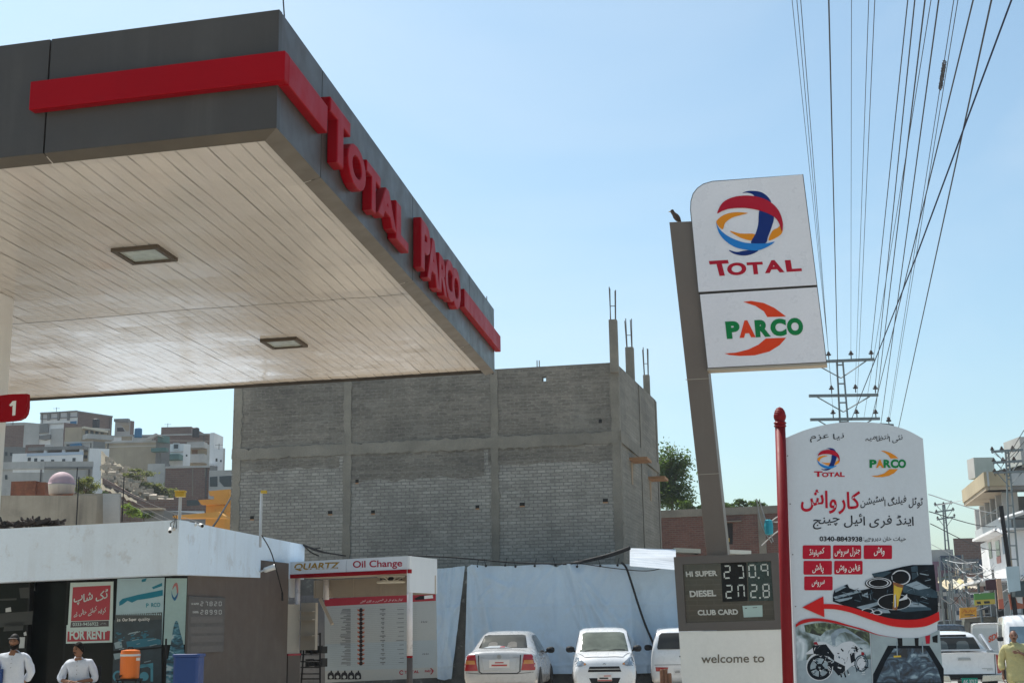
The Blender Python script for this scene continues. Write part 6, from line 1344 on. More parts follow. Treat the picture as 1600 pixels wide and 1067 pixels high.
# man on a chair by the poster
STEPZ = .23
SIT = dict(pelvis=(0,0,.52), chest=(.05,0,.90), neck=(.10,0,1.04), skull=(.125,0,1.12), head=(.14,0,1.175), look=np.array([.85,-.5]),
    lsho=(.06,.19,.95), lelb=(.06,.29,.68), lwri=(.26,.06,.655), lhd=(.7,-.9,0), lpn=(0,0,-1), lth=(.9,.5,0), rsho=(.06,-.19,.95), relb=(.06,-.30,.68), rwri=(.26,-.10,.66), rhd=(.6,.9,.05), rpn=(0,0,-1), rth=(.8,-.5,.2), curl=.6,
    lhip=(.02,.11,.50), lkne=(.46,.19,.53), lank=(.44,.17,.10), ltoe=(.58,.19,.04), rhip=(.02,-.11,.50), rkne=(.46,-.22,.53), rank=(.42,-.2,.10), rtoe=(.56,-.22,.04),
    kurta=dict(waist=((.03,0,.66),.195,.165,None), chest=((.055,0,.885),.18,.14,'waist'), col=((.085,0,1.02),.085,.075,'chest'), neck=((.10,0,1.065),.062,.06,'col'), hip=((.0,0,.54),.20,.16,'waist'), lap=((.24,0,.56),.19,.10,'hip'), hem=((.46,0,.555),.22,.085,'lap'),
        ls=((.06,.19,.955),.075,.075,'chest'), le=((.05,.295,.69),.07,.07,'ls'), lc=((.12,.22,.67),.062,.058,'le'), rs=((.06,-.19,.955),.075,.075,'chest'), re=((.05,-.305,.69),.07,.07,'rs'), rc=((.12,-.24,.67),.062,.058,'re')),
    trousers=dict(p=((.02,0,.50),.17,.12,None), lk=((.46,.19,.52),.115,.11,'p'), la=((.44,.17,.14),.09,.09,'lk'), rk=((.46,-.22,.52),.115,.11,'p'), ra=((.42,-.2,.14),.09,.09,'rk')))
p = P(124,1000,22.9); cz = zat(p, 1003)-1.30
person('dark haired man in white kurta sitting on a chair below the red poster', (p[0],p[1]+.1,cz), (.05,-1,0), SIT, M_kw, moustache=True)
st = MB(); st.box(B(W[0],0)+(0,-1.8,0), B(W[5]-W[0],0)+(.3,0,0), np.array([0,1.78,0]), UP*max(.05,cz)); tag(st.build('step', M_conc), 'raised concrete step in front of the dark shop glass', 'step', kind='structure')
chr_ = thing('chair', 'black metal armchair with light cushion under the seated man', 'chair', (p[0],p[1]+.1,cz)); f_ = unit([.05,-1,0]); l_v = np.array([-f_[1],f_[0],0]); Gc = lambda x, y, z: np.array([p[0],p[1]+.1,cz])+f_*x+l_v*y+UP*z
m = MB()
for s in (-1,1):
    m.tube([Gc(-.26,.30*s,0), Gc(-.24,.30*s,.62), Gc(.22,.30*s,.62), Gc(.26,.30*s,0)], .016, 6); m.tube([Gc(-.24,.27*s,.4), Gc(-.34,.26*s,.9)], .016, 6)
m.build('frame', M_blk, chr_)
m = MB(); m.box(Gc(-.24,-.27,.36), f_*.5, l_v*.54, UP*.05); m.build('seat', flat('seat_pale', (.4,.38,.36)), chr_, bevel=.01)
m = MB(); m.box(Gc(-.33,-.26,.62), f_*.04, l_v*.52, UP*.28); m.build('backrest', M_blk, chr_, bevel=.01)
m = MB(); q = Gc(.05,.36,.52); m.grid(lambda a, b: q+f_*(-.2+.4*a)+l_v*(-.06+.16*b)+UP*(.12*math.sin(a*5)*b-.1*b), 8, 4); tag(m.build('cloth', flat('cloth_pale', (.5,.5,.48))), 'crumpled pale cloth on the arm of the black chair', 'cloth')
# orange water cooler on a stand, blue bin, broom
p = P(203,1040,22.9); zc0, zc1 = zat(p,1059.5), zat(p,1017.5); ck = thing('water_cooler', 'bright orange water cooler with white band and small tap on a stand', 'cooler', B(p,zc0)); w_ = .158
m = MB(); m.lathe(B(p,zc0), [(w_*.95,0),(w_,.02),(w_*1.03,(zc1-zc0)*.55),(w_*1.05,zc1-zc0-.03),(w_*.98,zc1-zc0)], 26); m.build('body', paint('cooler_orange', (.72,.16,.01), .4), ck, smooth=False)
m = MB(); hh = zc1-zc0; m.lathe(B(p,zc0+hh*.83), [(w_*1.055,0),(w_*1.06,.005),(w_*1.06,.03),(w_*1.055,.035)], 26); m.build('white_band', M_cam, ck)
m = MB(); m.lathe(B(p,zc1), [(w_*1.0,0),(w_*.98,.02),(w_*.4,.035)], 24); m.build('lid', paint('cooler_orange', (.72,.16,.01)), ck)
m = MB(); m.tube([B(p,zc1+.02)+(-.05,0,0), B(p,zc1+.07)+(-.03,0,0), B(p,zc1+.07)+(.03,0,0), B(p,zc1+.02)+(.05,0,0)], .014, 6); m.build('handle', M_blk, ck)
m = MB(); m.tube([B(p,zc0+.05)+(-.1,-w_*.75,0), B(p,zc0+.05)+(-.11,-w_*.75-.06,0), B(p,zc0+.02)+(-.11,-w_*.75-.07,0)], .014, 6); m.build('tap', M_blk, ck)
m = MB(); m.cbox(B(p,zc0+hh*.72)+(w_*.95,-.08,0), .07, .04, .05); m.build('latch', M_cam, ck)
sd_ = thing('stand', 'dark metal stand carrying the orange water cooler', 'stand', B(p,0)); m = MB(); m.cbox(B(p,zc0-.02), .36, .36, .03); m.build('top', M_blk, sd_)
for sx in (-1,1):
    for sy in (-1,1): m = MB(); m.tube([B(p,0)+(sx*.16,sy*.16,0), B(p,zc0-.03)+(sx*.15,sy*.15,0)], .014, 6); m.build('leg', M_blk, sd_)
p = P(295,1040,22.6); z1 = zat(p,1021); bb = thing('blue_bin', 'bright blue plastic bin with pale tag in front of the brown wall', 'bin', B(p,0)); m = MB(); hw = 20.5*22.6/F_PX
pts = [(-hw,-.2),(-hw+.04,-.24),(hw-.04,-.24),(hw,-.2),(hw,.2),(hw-.04,.24),(-hw+.04,.24),(-hw,.2)]; M_bl = paint('bin_blue', (.005,.040,.19), .45, var=.1)
m.prism([B(p,0)+(x*.92,y,0) for x, y in pts], UP*(z1-.05)); m.build('body', M_bl, bb, bevel=.01); m = MB(); m.prism([B(p,z1-.05)+(x*1.02,y*1.03,0) for x, y in pts], UP*.05); m.build('rim', M_bl, bb, bevel=.012)
m = MB(); m.cbox(B(p,z1-.55)+(hw-.03,-.245,0), .03, .01, .05); m.build('tag', M_wt, bb)
p = P(259,1060,23.1); m = MB(); m.tube([B(p,0), B(p+(-.02,0,0), zat(p,997))], .018, 6); o = thing('broom', 'thin black broom handle leaning by the pale window panel', 'broom', B(p,0)); m.build('handle', M_blk, o); m = MB(); m.lathe(B(p,0), [(.09,0),(.05,.25),(.02,.3)], 8); m.build('bristles', M_wood, o)
p = P(-3,1050,22.2); m = MB(); m.box(B(p,0)+(-.3,0,0), np.array([.36,0,0]), np.array([0,.3,0]), UP*(zat(p,1045))); tag(m.build('blue_crate', M_bl), 'dark blue crate at the left edge behind the standing man', 'crate')
# walking man in yellow green on the street
WALK = dict(STAND); WALK.update(lelb=(.06,.31,1.16), lwri=(.24,.10,1.27), lhd=(.2,-1,.15), lpn=(-1,0,0), lth=(0,0,1), relb=(-.03,-.27,1.09), rwri=(.06,-.27,.83), rhd=(.15,0,-1), rpn=(0,1,0), rth=(1,0,0), head=(.03,0,1.60),
    lkne=(.12,.11,.50), lank=(.05,.12,.09), ltoe=(.19,.13,.04), rkne=(.03,-.11,.50), rank=(-.22,-.12,.13), rtoe=(-.10,-.13,.04),
    kurta=dict(waist=((.02,0,1.05),.225,.17,None), chest=((.01,0,1.30),.20,.15,'waist'), col=((0,0,1.44),.095,.08,'chest'), neck=((.003,0,1.49),.066,.062,'col'), hip=((.02,0,.85),.235,.17,'waist'), hem=((.03,0,.56),.23,.17,'hip'),
        ls=((0,.20,1.385),.08,.08,'chest'), le=((.06,.315,1.16),.075,.075,'ls'), lc=((.17,.19,1.23),.06,.06,'le'), rs=((0,-.20,1.385),.08,.08,'chest'), re=((-.03,-.28,1.09),.072,.072,'rs'), rc=((.045,-.275,.92),.06,.06,'re')),
    trousers=dict(p=((0,0,.82),.17,.14,None), lk=((.12,.11,.5),.115,.115,'p'), la=((.05,.12,.14),.09,.09,'lk'), rk=((.03,-.11,.5),.115,.115,'p'), ra=((-.22,-.12,.16),.09,.09,'rk')))
p = P(1584,1000,27.5); z0 = zat(p,984)-1.715
wm, Gw = person('balding man in a yellow green kurta walking beside the white pickup', (p[0],p[1],gz(p[0])), (-.30,-1,0), WALK, M_ky, bald=1, moustache=True, skin=mat('skin_dark', (.19,.085,.05), .55, var=.08, scale=10), sc=(zat(p,984)-gz(p[0]))/1.722)
# ------------------------------------------------------------------ houses
M_plas = mat('grey_plaster', (.44,.43,.41), .9, var=.25, scale=.5, streak=.35, spots=.25, spotcol=(.18,.17,.16), spotscale=1.2)
M_whp = mat('white_plaster', (.74,.74,.74), .85, var=.14, scale=.5, streak=.3, streakcol=(.33,.32,.31))
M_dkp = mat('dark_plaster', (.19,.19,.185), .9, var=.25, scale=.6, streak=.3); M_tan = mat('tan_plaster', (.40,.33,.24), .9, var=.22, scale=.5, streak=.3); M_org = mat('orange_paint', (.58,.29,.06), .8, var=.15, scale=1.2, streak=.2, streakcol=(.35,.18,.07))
M_stain = mat('stained_cement', (.34,.30,.24), .95, var=.3, scale=.6, streak=.75, streakcol=(.05,.045,.04), spots=.3, spotcol=(.12,.11,.1), spotscale=1.0)
M_brs = mat('hill_brick', (.19,.115,.09), .9, var=.25, scale=.3, brick=dict(c2=(.145,.085,.068), mc=(.20,.165,.145), w=.45, h=.16, m=.02), bump=.3)
M_win = mat('far_window', (.035,.04,.045), .2, var=.3, scale=3); M_teal = mat('teal_paint', (.10,.19,.175), .8, var=.25, scale=1.2); M_rail = flat('white_rail', (.6,.61,.62)); M_blt = flat('blue_sheet', (.04,.16,.30)); M_rust = mat('rusted_steel', (.20,.07,.035), .9, var=.5, scale=4, spots=.6, spotcol=(.32,.18,.10), spotscale=5)
M_strp = flat('pipe_dark', (.09,.09,.09))
class House:
    """a corner house: the corner edge is seen at pxC, one face runs left to pxL, the other right to pxR"""
    def __init__(s, label, pxL, pxC, pxR, ytop, Y, depth=None, yl=-14, yr=70, m1=None, m2=None, name='house', cat='house', ybot=None, zbot=None, group=None, plain=False):
        c = P(pxC, ytop, Y); s.zt = c[2]; s.c = c
        dl = -yaw(yl); dr = yaw(yr)
        s.L = hit2(pxL, ytop, c, dl) if pxL is not None else c; s.R = hit2(pxR, ytop, c, dr) if pxR is not None else c
        s.ll = float(np.linalg.norm((s.L-c)[:2])) if pxL is not None else 5.0; s.lr = float(np.linalg.norm((s.R-c)[:2])) if pxR is not None else 5.0
        s.zb = zbot if zbot is not None else (zat(c, ybot)-.0 if ybot else min(0, 0))
        if zbot is None and ybot is None: s.zb = max(-1, hillz(c[0], c[1])-6)
        L_ = c+dl*s.ll; R_ = c+dr*s.lr; s.t = thing(name, label, cat, B(c+(dl*s.ll+dr*s.lr)*.5, s.zb), group)
        s.fl = Fr(B(L_,s.zt), -dl); s.fr = Fr(B(c,s.zt), dr); s.dl, s.dr = dl, dr
        F_ = L_+dr*s.lr; z0, z1 = s.zb, s.zt
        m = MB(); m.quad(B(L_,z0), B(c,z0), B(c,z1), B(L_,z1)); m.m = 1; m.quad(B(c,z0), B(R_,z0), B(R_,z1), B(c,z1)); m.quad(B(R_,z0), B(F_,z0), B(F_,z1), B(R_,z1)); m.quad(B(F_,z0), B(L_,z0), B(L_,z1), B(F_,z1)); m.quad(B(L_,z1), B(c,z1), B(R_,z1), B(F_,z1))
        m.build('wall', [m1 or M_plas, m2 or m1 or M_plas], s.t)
        if plain or Y < 90: return
        rr = random.Random(int(pxC*7+ytop)); blank = any(w in label for w in ('slab','tan','retaining','stained','tower','verandah','brick','unfinished','hilltop'))
        for fr_, ln in ((s.fl, s.ll), (s.fr, s.lr)):
            if ln < 2.5: continue
            m = MB(); m.fbox(fr_, .0, ln, -.16, .0, .002, .10); m.build('cornice', M_dkp if rr.random() < .5 else M_plas, s.t)
            m = MB(); x = ln*rr.choice((.06,.93)); m.tube([fr_.pt(x,-.2,.08), fr_.pt(x,-7,.08)], .05, 5); m.build('drain_pipe', M_strp, s.t)
            if blank: continue
            for lv in (0, 1):
                n_ = int(ln/2.6)
                for k in range(n_):
                    if rr.random() < .5: continue
                    x = ln*(k+.5)/n_; z = -1.0-3.1*lv; m = MB(); m.fbox(fr_, x-.4, x+.4, z-1.1, z, .012, .03); wd = m.build('window', M_win, s.t)
                    m = MB(); w = .07
                    m.fbox(fr_, x-.4-w, x+.4+w, z, z+w, .0, .1); m.fbox(fr_, x-.4-w, x+.4+w, z-1.1-w, z-1.1, 0, .14); m.fbox(fr_, x-.4-w, x-.4, z-1.1, z, 0, .08); m.fbox(fr_, x+.4, x+.4+w, z-1.1, z, 0, .08); m.build('window_frame', M_whp, wd)
    def face(s, f): return s.fl if f == 'l' else s.fr
    def patch(s, nm, mt, f, pts, d=.03, thick=None, parent=None, frame=None):
        fr = s.face(f); m = MB()
        if thick: m.prism(pxpoly(fr, pts, d+thick), -fr.n*thick)
        else: m.poly(pxpoly(fr, pts, d))
        return m.build(nm, mt, parent or s.t)
    def win(s, f, px0, py0, px1, py1, mt=None, frame=None, tilt=0):
        fr = s.face(f); o = s.patch('window', mt or M_win, f, [(px0,py0),(px1,py0+tilt),(px1,py1+tilt),(px0,py1)], .04)
        if frame is not None:
            x0, z1 = fr.xz(px0,py0); x1, z0 = fr.xz(px1,py1); m = MB(); w = .09
            m.fbox(fr, x0-w, x1+w, z1, z1+w, .0, .10); m.fbox(fr, x0-w, x1+w, z0-w, z0, .0, .13); m.fbox(fr, x0-w, x0, z0, z1, .0, .1); m.fbox(fr, x1, x1+w, z0, z1, .0, .1); m.build('window_frame', frame, o)
        return o
    def balcony(s, f, px0, px1, ytop, ybot, out=1.0, mt=None, rail=True):
        fr = s.face(f); x0, z1 = fr.xz(px0, ytop); x1, z0 = fr.xz(px1, ybot); m = MB(); m.fbox(fr, x0, x1, z0-.15, z0, 0, out); m.fbox(fr, x0, x1, z0, z1, out-.1, out); m.fbox(fr, x0, x0+.1, z0, z1, 0, out-.1); m.fbox(fr, x1-.1, x1, z0, z1, 0, out-.1); return m.build('balcony', mt or M_whp, s.t)
    def parapet(s, h=.5, mt=None):
        m = MB(); m.fbox(s.fl, 0, s.ll, 0, h, -.2, .02); m.fbox(s.fr, .02, s.lr, 0, h, -.2, .02); return m.build('parapet', mt or M_plas, s.t)
H = House
h = H('tall brick house on the hilltop with dark framed white windows', 64, 122, 176, 642, 150, m1=M_whp, m2=M_brs, yl=-8, yr=55)
for a, b in ((65,74),(80,90),(95,105),(110,121)): h.win('l', a, 647-(a-65)*.07, b, 654-(a-65)*.07, mt=flat('pale_shutter', (.55,.55,.56)), frame=M_dkp)
for a, b in ((75,79),(91,94),(106,109)): h.patch('window_bay', M_dkp, 'l', [(a,646),(b,645.5),(b,656),(a,657)], .03, .2)
h.patch('roof_edge', M_dkp, 'l', [(64,645.5),(122,641.5),(122,643),(64,647)], .02, .25); h.patch('window', M_blt, 'l', [(110,658.5),(120,657.5),(120,663),(110,664)], .05)
h = H('pale tower house with one dark framed window below the hilltop house', 60, 100, 122, 660, 143, m1=M_whp, m2=M_brs, yl=-10, yr=50); h.patch('window_bay', M_dkp, 'l', [(61,664),(77,662),(77,676),(61,677)], .03, .3); h.win('l', 65, 666, 73, 673, mt=flat('pale_shutter', (.55,.55,.56))); h.patch('balcony', M_dkp, 'l', [(60,682),(80,679),(80,686),(72,688),(60,686)], .05, .3)
h.patch('wall_patch', M_plas, 'l', [(79,670),(99,669),(99,697),(79,699)], .02)
h = H('small brown brick house at the far left of the hill', 6, 38, 62, 664, 138, m1=M_brs, m2=M_plas, yl=-4, yr=40); h.parapet(.3)
h = H('cream house with a long grey balcony under the brick hilltop house', 102, 128, 172, 667, 134, m1=M_tan, m2=M_tan, yl=-8, yr=35); h.balcony('r', 129, 171, 680, 688, 1.4, M_plas)
for a in (133,141,149,157): h.win('r', a, 672, a+5, 678)
h.patch('roof_edge', flat('cream_trim', (.55,.5,.40)), 'r', [(128,667),(166,674),(166,677),(128,670)], .02, .6)
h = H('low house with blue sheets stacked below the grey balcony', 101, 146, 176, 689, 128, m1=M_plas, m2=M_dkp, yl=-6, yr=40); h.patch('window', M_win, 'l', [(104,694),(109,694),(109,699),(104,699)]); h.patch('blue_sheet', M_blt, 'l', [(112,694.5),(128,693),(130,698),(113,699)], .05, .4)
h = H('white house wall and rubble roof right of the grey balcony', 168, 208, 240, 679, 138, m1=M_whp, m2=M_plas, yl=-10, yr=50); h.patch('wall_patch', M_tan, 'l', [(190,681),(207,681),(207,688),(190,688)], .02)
h = H('grey ruined house with one pale wall on the ridge', 180, 204, 210, 657, 158, m1=M_plas, m2=M_brs, yl=-8, yr=60); h.patch('roof_edge', M_dkp, 'l', [(182,655.5),(204,655),(204,661),(182,660)], .1, .6); h.patch('wall_patch', M_tan, 'l', [(190,664),(202,664),(202,673),(198,674)], .03); h.patch('opening', M_win, 'l', [(183,668),(192,668),(195,674),(183,674)], .03)
# long white verandah house with the grey slab tower
h = H('white verandah house with round small windows under a flat dark roof', 62, 139, 150, 703, 112, m1=M_tan, m2=M_plas, yl=-6, yr=60)
m = MB(); m.fbox(h.fl, -.3, h.ll+.2, -.1, .18, -.2, 1.5); m.build('roof', M_dkp, h.t)
for px in (82,110,137): x = h.fl.xz(px,710)[0]; m = MB(); m.fbox(h.fl, x-.13, x+.13, h.fl.xz(px,718)[1], -.1, 1.15, 1.4); m.build('column', M_rail, h.t)
for a, b in ((84,95),(99,106),(120,127),(131,137)): h.win('l', a, 711, b, 716)
m = MB(); z0, z1 = h.fl.xz(100,727)[1], h.fl.xz(100,715)[1]; x0 = h.fl.xz(55,720)[0]; m.fbox(h.fl, x0, h.ll+.1, z0, z1, 1.3, 1.55); m.m = 1; m.fbox(h.fl, x0, h.ll+.1, z1, z1+.25, 1.25, 1.6); m.build('balcony', [M_whp, flat('pale_blue_trim', (.42,.50,.60))], h.t)
for px, py in ((59,721),(69,722),(79,724),(95,724),(112,723),(128,721.5)): x, z = h.fl.xz(px,py); m = MB(); m.fbox(h.fl, x-.13, x+.13, z-.15, z+.15, 1.56, 1.6); m.build('window', M_win, h.t)
m = MB(); m.fbox(h.fl, h.fl.xz(32,720)[0], x0-.02, h.fl.xz(40,732)[1], h.fl.xz(40,712)[1], 1.2, 1.5); m.build('side_parapet', M_whp, h.t)
m = MB(); m.fbox(h.fl, .3, h.ll, h.fl.xz(100,745)[1], z0-.02, 1.0, 1.2); m.build('under_wall', M_dkp, h.t)
h = H('tall plain grey white slab wall house in front of the verandah end', 138, 140, 171, 700, 106, m1=M_plas, m2=M_whp, yl=-20, yr=22); h.patch('window', M_win, 'r', [(160,734),(162.5,734.2),(162.5,737),(160,736.8)])
h = H('dark blue grey shed house left of the verandah house', 5, 24, 40, 698, 120, m1=M_dkp, m2=M_dkp, yl=-3, yr=30); h.win('l', 8, 706, 12, 712); h.win('l', 16, 707, 20, 712)
h = H('grey wall house above the rusty water tank', 2, 70, 145, 729, 96, m1=M_plas, m2=M_plas, yl=-2, yr=8); h.parapet(.4); h.win('l', 8, 742, 12, 749); h.win('r', 112, 742, 115, 748) if False else None; h.patch('wall_band', M_whp, 'l', [(20,731),(69,731),(69,738),(20,738)], .02)
h = H('dark brick house between the far left houses', 40, 70, 84, 694, 126, m1=M_brs, m2=M_plas, yl=-5, yr=40)
# long tan wall house right of the rubble slope, with teal balcony
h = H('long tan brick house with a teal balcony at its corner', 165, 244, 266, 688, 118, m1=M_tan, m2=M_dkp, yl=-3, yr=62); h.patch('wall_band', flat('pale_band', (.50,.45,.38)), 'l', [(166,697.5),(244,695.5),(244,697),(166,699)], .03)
h.patch('balcony', M_teal, 'l', [(241,702),(264,701),(264,706.5),(241,707.5)], .1, .8); h.patch('balcony', M_teal, 'r', [(245,681),(256,683),(256,693),(245,691)], .1, .6); h.patch('wall_patch', M_plas, 'l', [(232,725),(244,724),(244,752),(232,752)], .03)
h.patch('drain_pipe', M_dkp, 'l', [(249,708),(252,708),(252,748),(249,748)], .05); h.patch('gable', flat('pale_gable', (.48,.45,.42)), 'l', [(228,687),(246,677.5),(258,684),(247,681),(236,687)], .05, .4)
h = H('grey concrete retaining house under the teal balcony', 231, 258, 266, 724, 110, m1=M_plas, m2=M_dkp, yl=-4, yr=60)
h = H('wide red brick house on the ridge with a higher middle', 205, 328, 337, 677, 150, m1=M_brs, m2=M_whp, yl=-2, yr=65); m = MB(); x0, x1 = h.fl.xz(252,670)[0], h.fl.xz(299,670)[0]; m.fbox(h.fl, x0, x1, .0, h.fl.xz(270,667)[1], -6, .03); m.build('upper_storey', M_brs, h.t)
h.patch('wall_band', flat('brick_pale_band', (.30,.24,.20)), 'l', [(258,687),(327,688),(327,690),(258,689)], .03)
h = H('small white two storey house with dark square windows on the slope', 263, 287, 298, 693, 124, m1=M_whp, m2=M_whp, yl=-6, yr=45); h.win('l', 272, 694, 279, 701, frame=M_rail)
for a, b in ((270,274),(277,282)): h.win('l', a, 709, b, 713)
h.win('r', 290, 710, 292.5, 713); h.patch('floor_band', flat('pink_band', (.5,.4,.37)), 'l', [(263,706),(287,705),(287,706),(263,707)], .03, .1); h.balcony('l', 259, 286, 712, 717, 1.2, M_teal)
h = H('grey tiered balcony house beside the small white house', 297, 324, 328, 694, 128, m1=M_tan, m2=M_plas, yl=-4, yr=60); h.balcony('l', 298, 324, 693, 699, 1.2, M_plas); h.balcony('l', 297, 324, 712, 722, 1.2, M_plas); h.patch('door', flat('brown_door', (.22,.12,.07)), 'l', [(300,703),(309,703),(309,710),(300,710)])
h = H('white stepped house at the right end of the hill', 328, 349, 352, 700, 132, m1=M_whp, m2=M_plas, yl=-5, yr=55); m = MB(); m.fbox(h.fl, h.fl.xz(328,700)[0], h.fl.xz(334,700)[0], 0, h.fl.xz(330,676)[1], -3, .02); m.build('stair_tower', M_whp, h.t); h.win('l', 337, 716, 340, 721); h.win('l', 344, 718.5, 346.5, 721.5); h.patch('balcony', M_rail, 'l', [(326,724),(338,726),(338,731),(326,729)], .1, .5)
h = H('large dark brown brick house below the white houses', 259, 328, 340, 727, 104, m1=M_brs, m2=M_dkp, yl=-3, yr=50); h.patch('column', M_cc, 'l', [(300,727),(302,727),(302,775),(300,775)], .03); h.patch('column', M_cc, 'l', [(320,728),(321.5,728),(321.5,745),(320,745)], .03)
h = H('unfinished dark ground floor with open bays near the grey block', 327, 366, None, 734, 100, m1=M_plas, yl=-3, yr=60); h.patch('opening', M_win, 'l', [(328,745),(340,744),(340,760),(328,760)], .03); h.patch('opening', M_win, 'l', [(343,744),(362,743),(362,760),(350,760),(343,752)], .03)
h = H('low brick house with a dark doorway left of the orange house', 214, 322, 330, 779, 78, m1=M_brs, m2=M_brs, yl=-3, yr=50, zbot=0); h.patch('opening', M_win, 'l', [(292,781),(312,781),(312,789),(292,790)], .03); h.patch('white_block', M_rail, 'l', [(257,798),(320,799),(320,804),(257,806)], .04, .2)
h = H('small shed with a tan roof edge beside the low brick house', 223, 256, None, 797, 72, m1=M_dkp, yl=-3, yr=60, zbot=0); h.patch('roof', M_tan, 'l', [(222,794),(257,793.5),(257,796.5),(222,797)], -.2, .5)
# orange house
h = H('orange painted house with stepped mouldings and a dark window', 322, 352, 366, 788, 60, m1=M_org, m2=M_org, yl=-6, yr=40, zbot=0, ybot=None); 
for q in ([(313,782),(360,779),(360,788),(318,789)],[(329,768),(362,765),(362,774),(331,775)],[(337,775),(362,773),(362,780),(338,781)]): h.patch('moulding', M_org, 'l', q, .02, .28)
h.patch('parapet', M_org, 'l', [(338,780),(364,778),(364,800),(338,800)], .0, .1); h.win('l', 338, 790, 351, 802, mt=flat('grey_shutter', (.13,.12,.11)), frame=M_org); h.patch('roof_edge', M_org, 'l', [(286,809),(356,803),(364,809),(364,812),(286,812)], .5, .8)
# stained wall, rusty tank, dome tank, slabs close behind the shop
h = H('stained cement house wall with black streaks behind the shop roof', -30, 115, 152, 775, 46, m1=M_stain, m2=M_stain, yl=10, yr=-6, zbot=0); 
h = H('grey slab wall joint beside the stained cement wall', 114, 188, 190, 770, 47, m1=M_stain, m2=M_plas, yl=-2, yr=60, zbot=0); h.patch('wall_patch', M_plas, 'l', [(162,771),(188,772),(188,820),(162,820)], .02, .06)
rt = P(36,760,52); m = MB(); u = yaw(-6); m.box(P(16,775,52), u*1.02, yaw(84)*.9, UP*(zat(P(16,775,52),752)-P(16,775,52)[2])); m.box(P(56,775,52), u*.35, yaw(84)*.9, UP*.55)
tk = tag(m.build('steel_tank', M_rust), 'rusty square steel water tank above the stained wall', 'tank')
dc = P(95.5,773,50); R_ = 20.5*50/F_PX; dt = thing('dome_tank', 'round water tank with dusty pink dome and cream base', 'water tank', dc)
zt_ = zat(dc,737)-dc[2]; zm_ = zat(dc,757)-dc[2]; m = MB(); m.lathe(dc, [(R_*.86,0),(R_*.9,.02),(R_*.99,zm_*.9),(R_*1.0,zm_)], 28); m.build('base', mat('tank_cream', (.55,.50,.42), .7, var=.1, streak=.3), dt, smooth=True)
m = MB(); m.lathe(dc, [(R_*1.02,zm_)]+[(R_*math.cos(a)*1.0+.001, zm_+(zt_-zm_)*math.sin(a)) for a in [PI/2*k/9 for k in range(10)]], 28); m.build('dome', mat('tank_pink', (.44,.30,.32), .7, var=.15, streak=.2, streakcol=(.5,.42,.4)), dt, smooth=True)
m = MB(); m.box(P(60,776,49), P(118,770,49)-P(60,776,49), np.array([0,1.6,0]), -UP*.12); tag(m.build('roof_slab', M_rust), 'rusty brown slab carrying the pink domed water tank', 'slab')
# rubble heap of dry wood on the shop roof, antenna poles, tree by the tank
M_log = mat('dark_rubble', (.085,.058,.043), .95, var=.5, scale=6)
lg = MB(); rr = random.Random(8)
for k in range(90):
    x = rr.uniform(-8,92); p = P(x, 824-(6 if x < 75 else 3)*rr.random()**1.3-x*.06, 27.5+rr.random()*1.2); u = unit([rr.uniform(-1,1), rr.uniform(-.5,.5), rr.uniform(-.3,.3)]); lg.box(p-u*.15, u*rr.uniform(.15,.34), np.array([0,.1,0]), UP*rr.uniform(.03,.07))
lg.box(B(P(-40,835,27),P(0,826,27)[2]-.3), P(95,822,27)-P(-40,835,27), np.array([0,2,0]), UP*.22)
tag(lg.build('wood_heap', M_log), 'heap of dark broken wood and bricks on the shop roof', 'heap')
for px, yt_, yb_, Y, lab in ((117,690,800,49,'thin black rod standing right beside the pink domed tank'),(190.5,745,815,47,'thin black rod at the end of the slab wall'),(119,745,822,45,'thin dark pipe in front of the stained wall corner')):
    p = P(px,yb_,Y); m = MB(); m.tube([p, B(p,zat(p,yt_+40 if px==117 else yt_))], .022, 5); tag(m.build('rod', M_blk), lab, 'rod')
for k, (a, b) in enumerate((((174,760),(360,832)),((174,765),(330,838)),((178,775),(300,830)))):
    m = MB(); m.tube(curve_pts([P(a[0],a[1],70), P((a[0]+b[0])/2,(a[1]+b[1])/2+4,50), P(b[0],b[1],34)], 8), .006, 4); tag(m.build('overhead_wire', flat('wire_grey', (.16,.15,.14))), 'thin pale wire slanting down in front of the brick hill houses', 'wire', 'wires in front of the hill')
m = MB(); m.tube([P(362,775,44), P(340,812,38), P(330,826,36)], .03, 5); tag(m.build('cable', M_blk), 'black cable slanting past the orange house window', 'cable')
# rubble slope
M_rub = mat('rubble_stone', (.44,.37,.29), .95, var=.3, scale=3)
rb = MB(); rr = random.Random(4); 
def slope_pt(a, b):  # a along the slope down right, b from its upper to its lower edge
    x = 163+104*a; y0 = 712+64*a**.9; y1 = 750+50*a; return P(x, y0+(y1-y0)*b, 100-8*b)
m = MB(); m.grid(lambda a, b: slope_pt(a*1.05-.05, b*1.5-.1)+np.array([0,0,.25*noise.noise((a*20,b*9,3))]), 30, 12); tag(m.build('rubble_bank', mat('bank_soil', (.26,.22,.15), .95, var=.35, scale=.6, spots=.6, spotcol=(.13,.15,.06), spotscale=.7), smooth=True), 'bank of soil and weeds sloping down across the hill', 'bank', kind='structure')
for k in range(380):
    a = .06+.94*rr.random()**1.2; b = rr.uniform(.1,.95); p = slope_pt(a, b)+np.array([0,-.3,.1]); sz = rr.uniform(.15,.5); u = yaw(rr.uniform(0,180)); rb.box(p, u*sz, np.cross(UP,u)*sz*.7+UP*rr.uniform(-.1,.1), UP*sz*rr.uniform(.4,.8))
tag(rb.build('rubble', M_rub), 'pale broken stones strewn down the bank below the tan house', 'rubble', kind='stuff')
fr = Fr(P(215,790,90), yaw(-3)); m = MB(); m.prism(pxpoly(fr, [(160,746),(180,757),(205,771),(235,785),(268,799),(268,830),(160,830)]), -fr.n*.3)
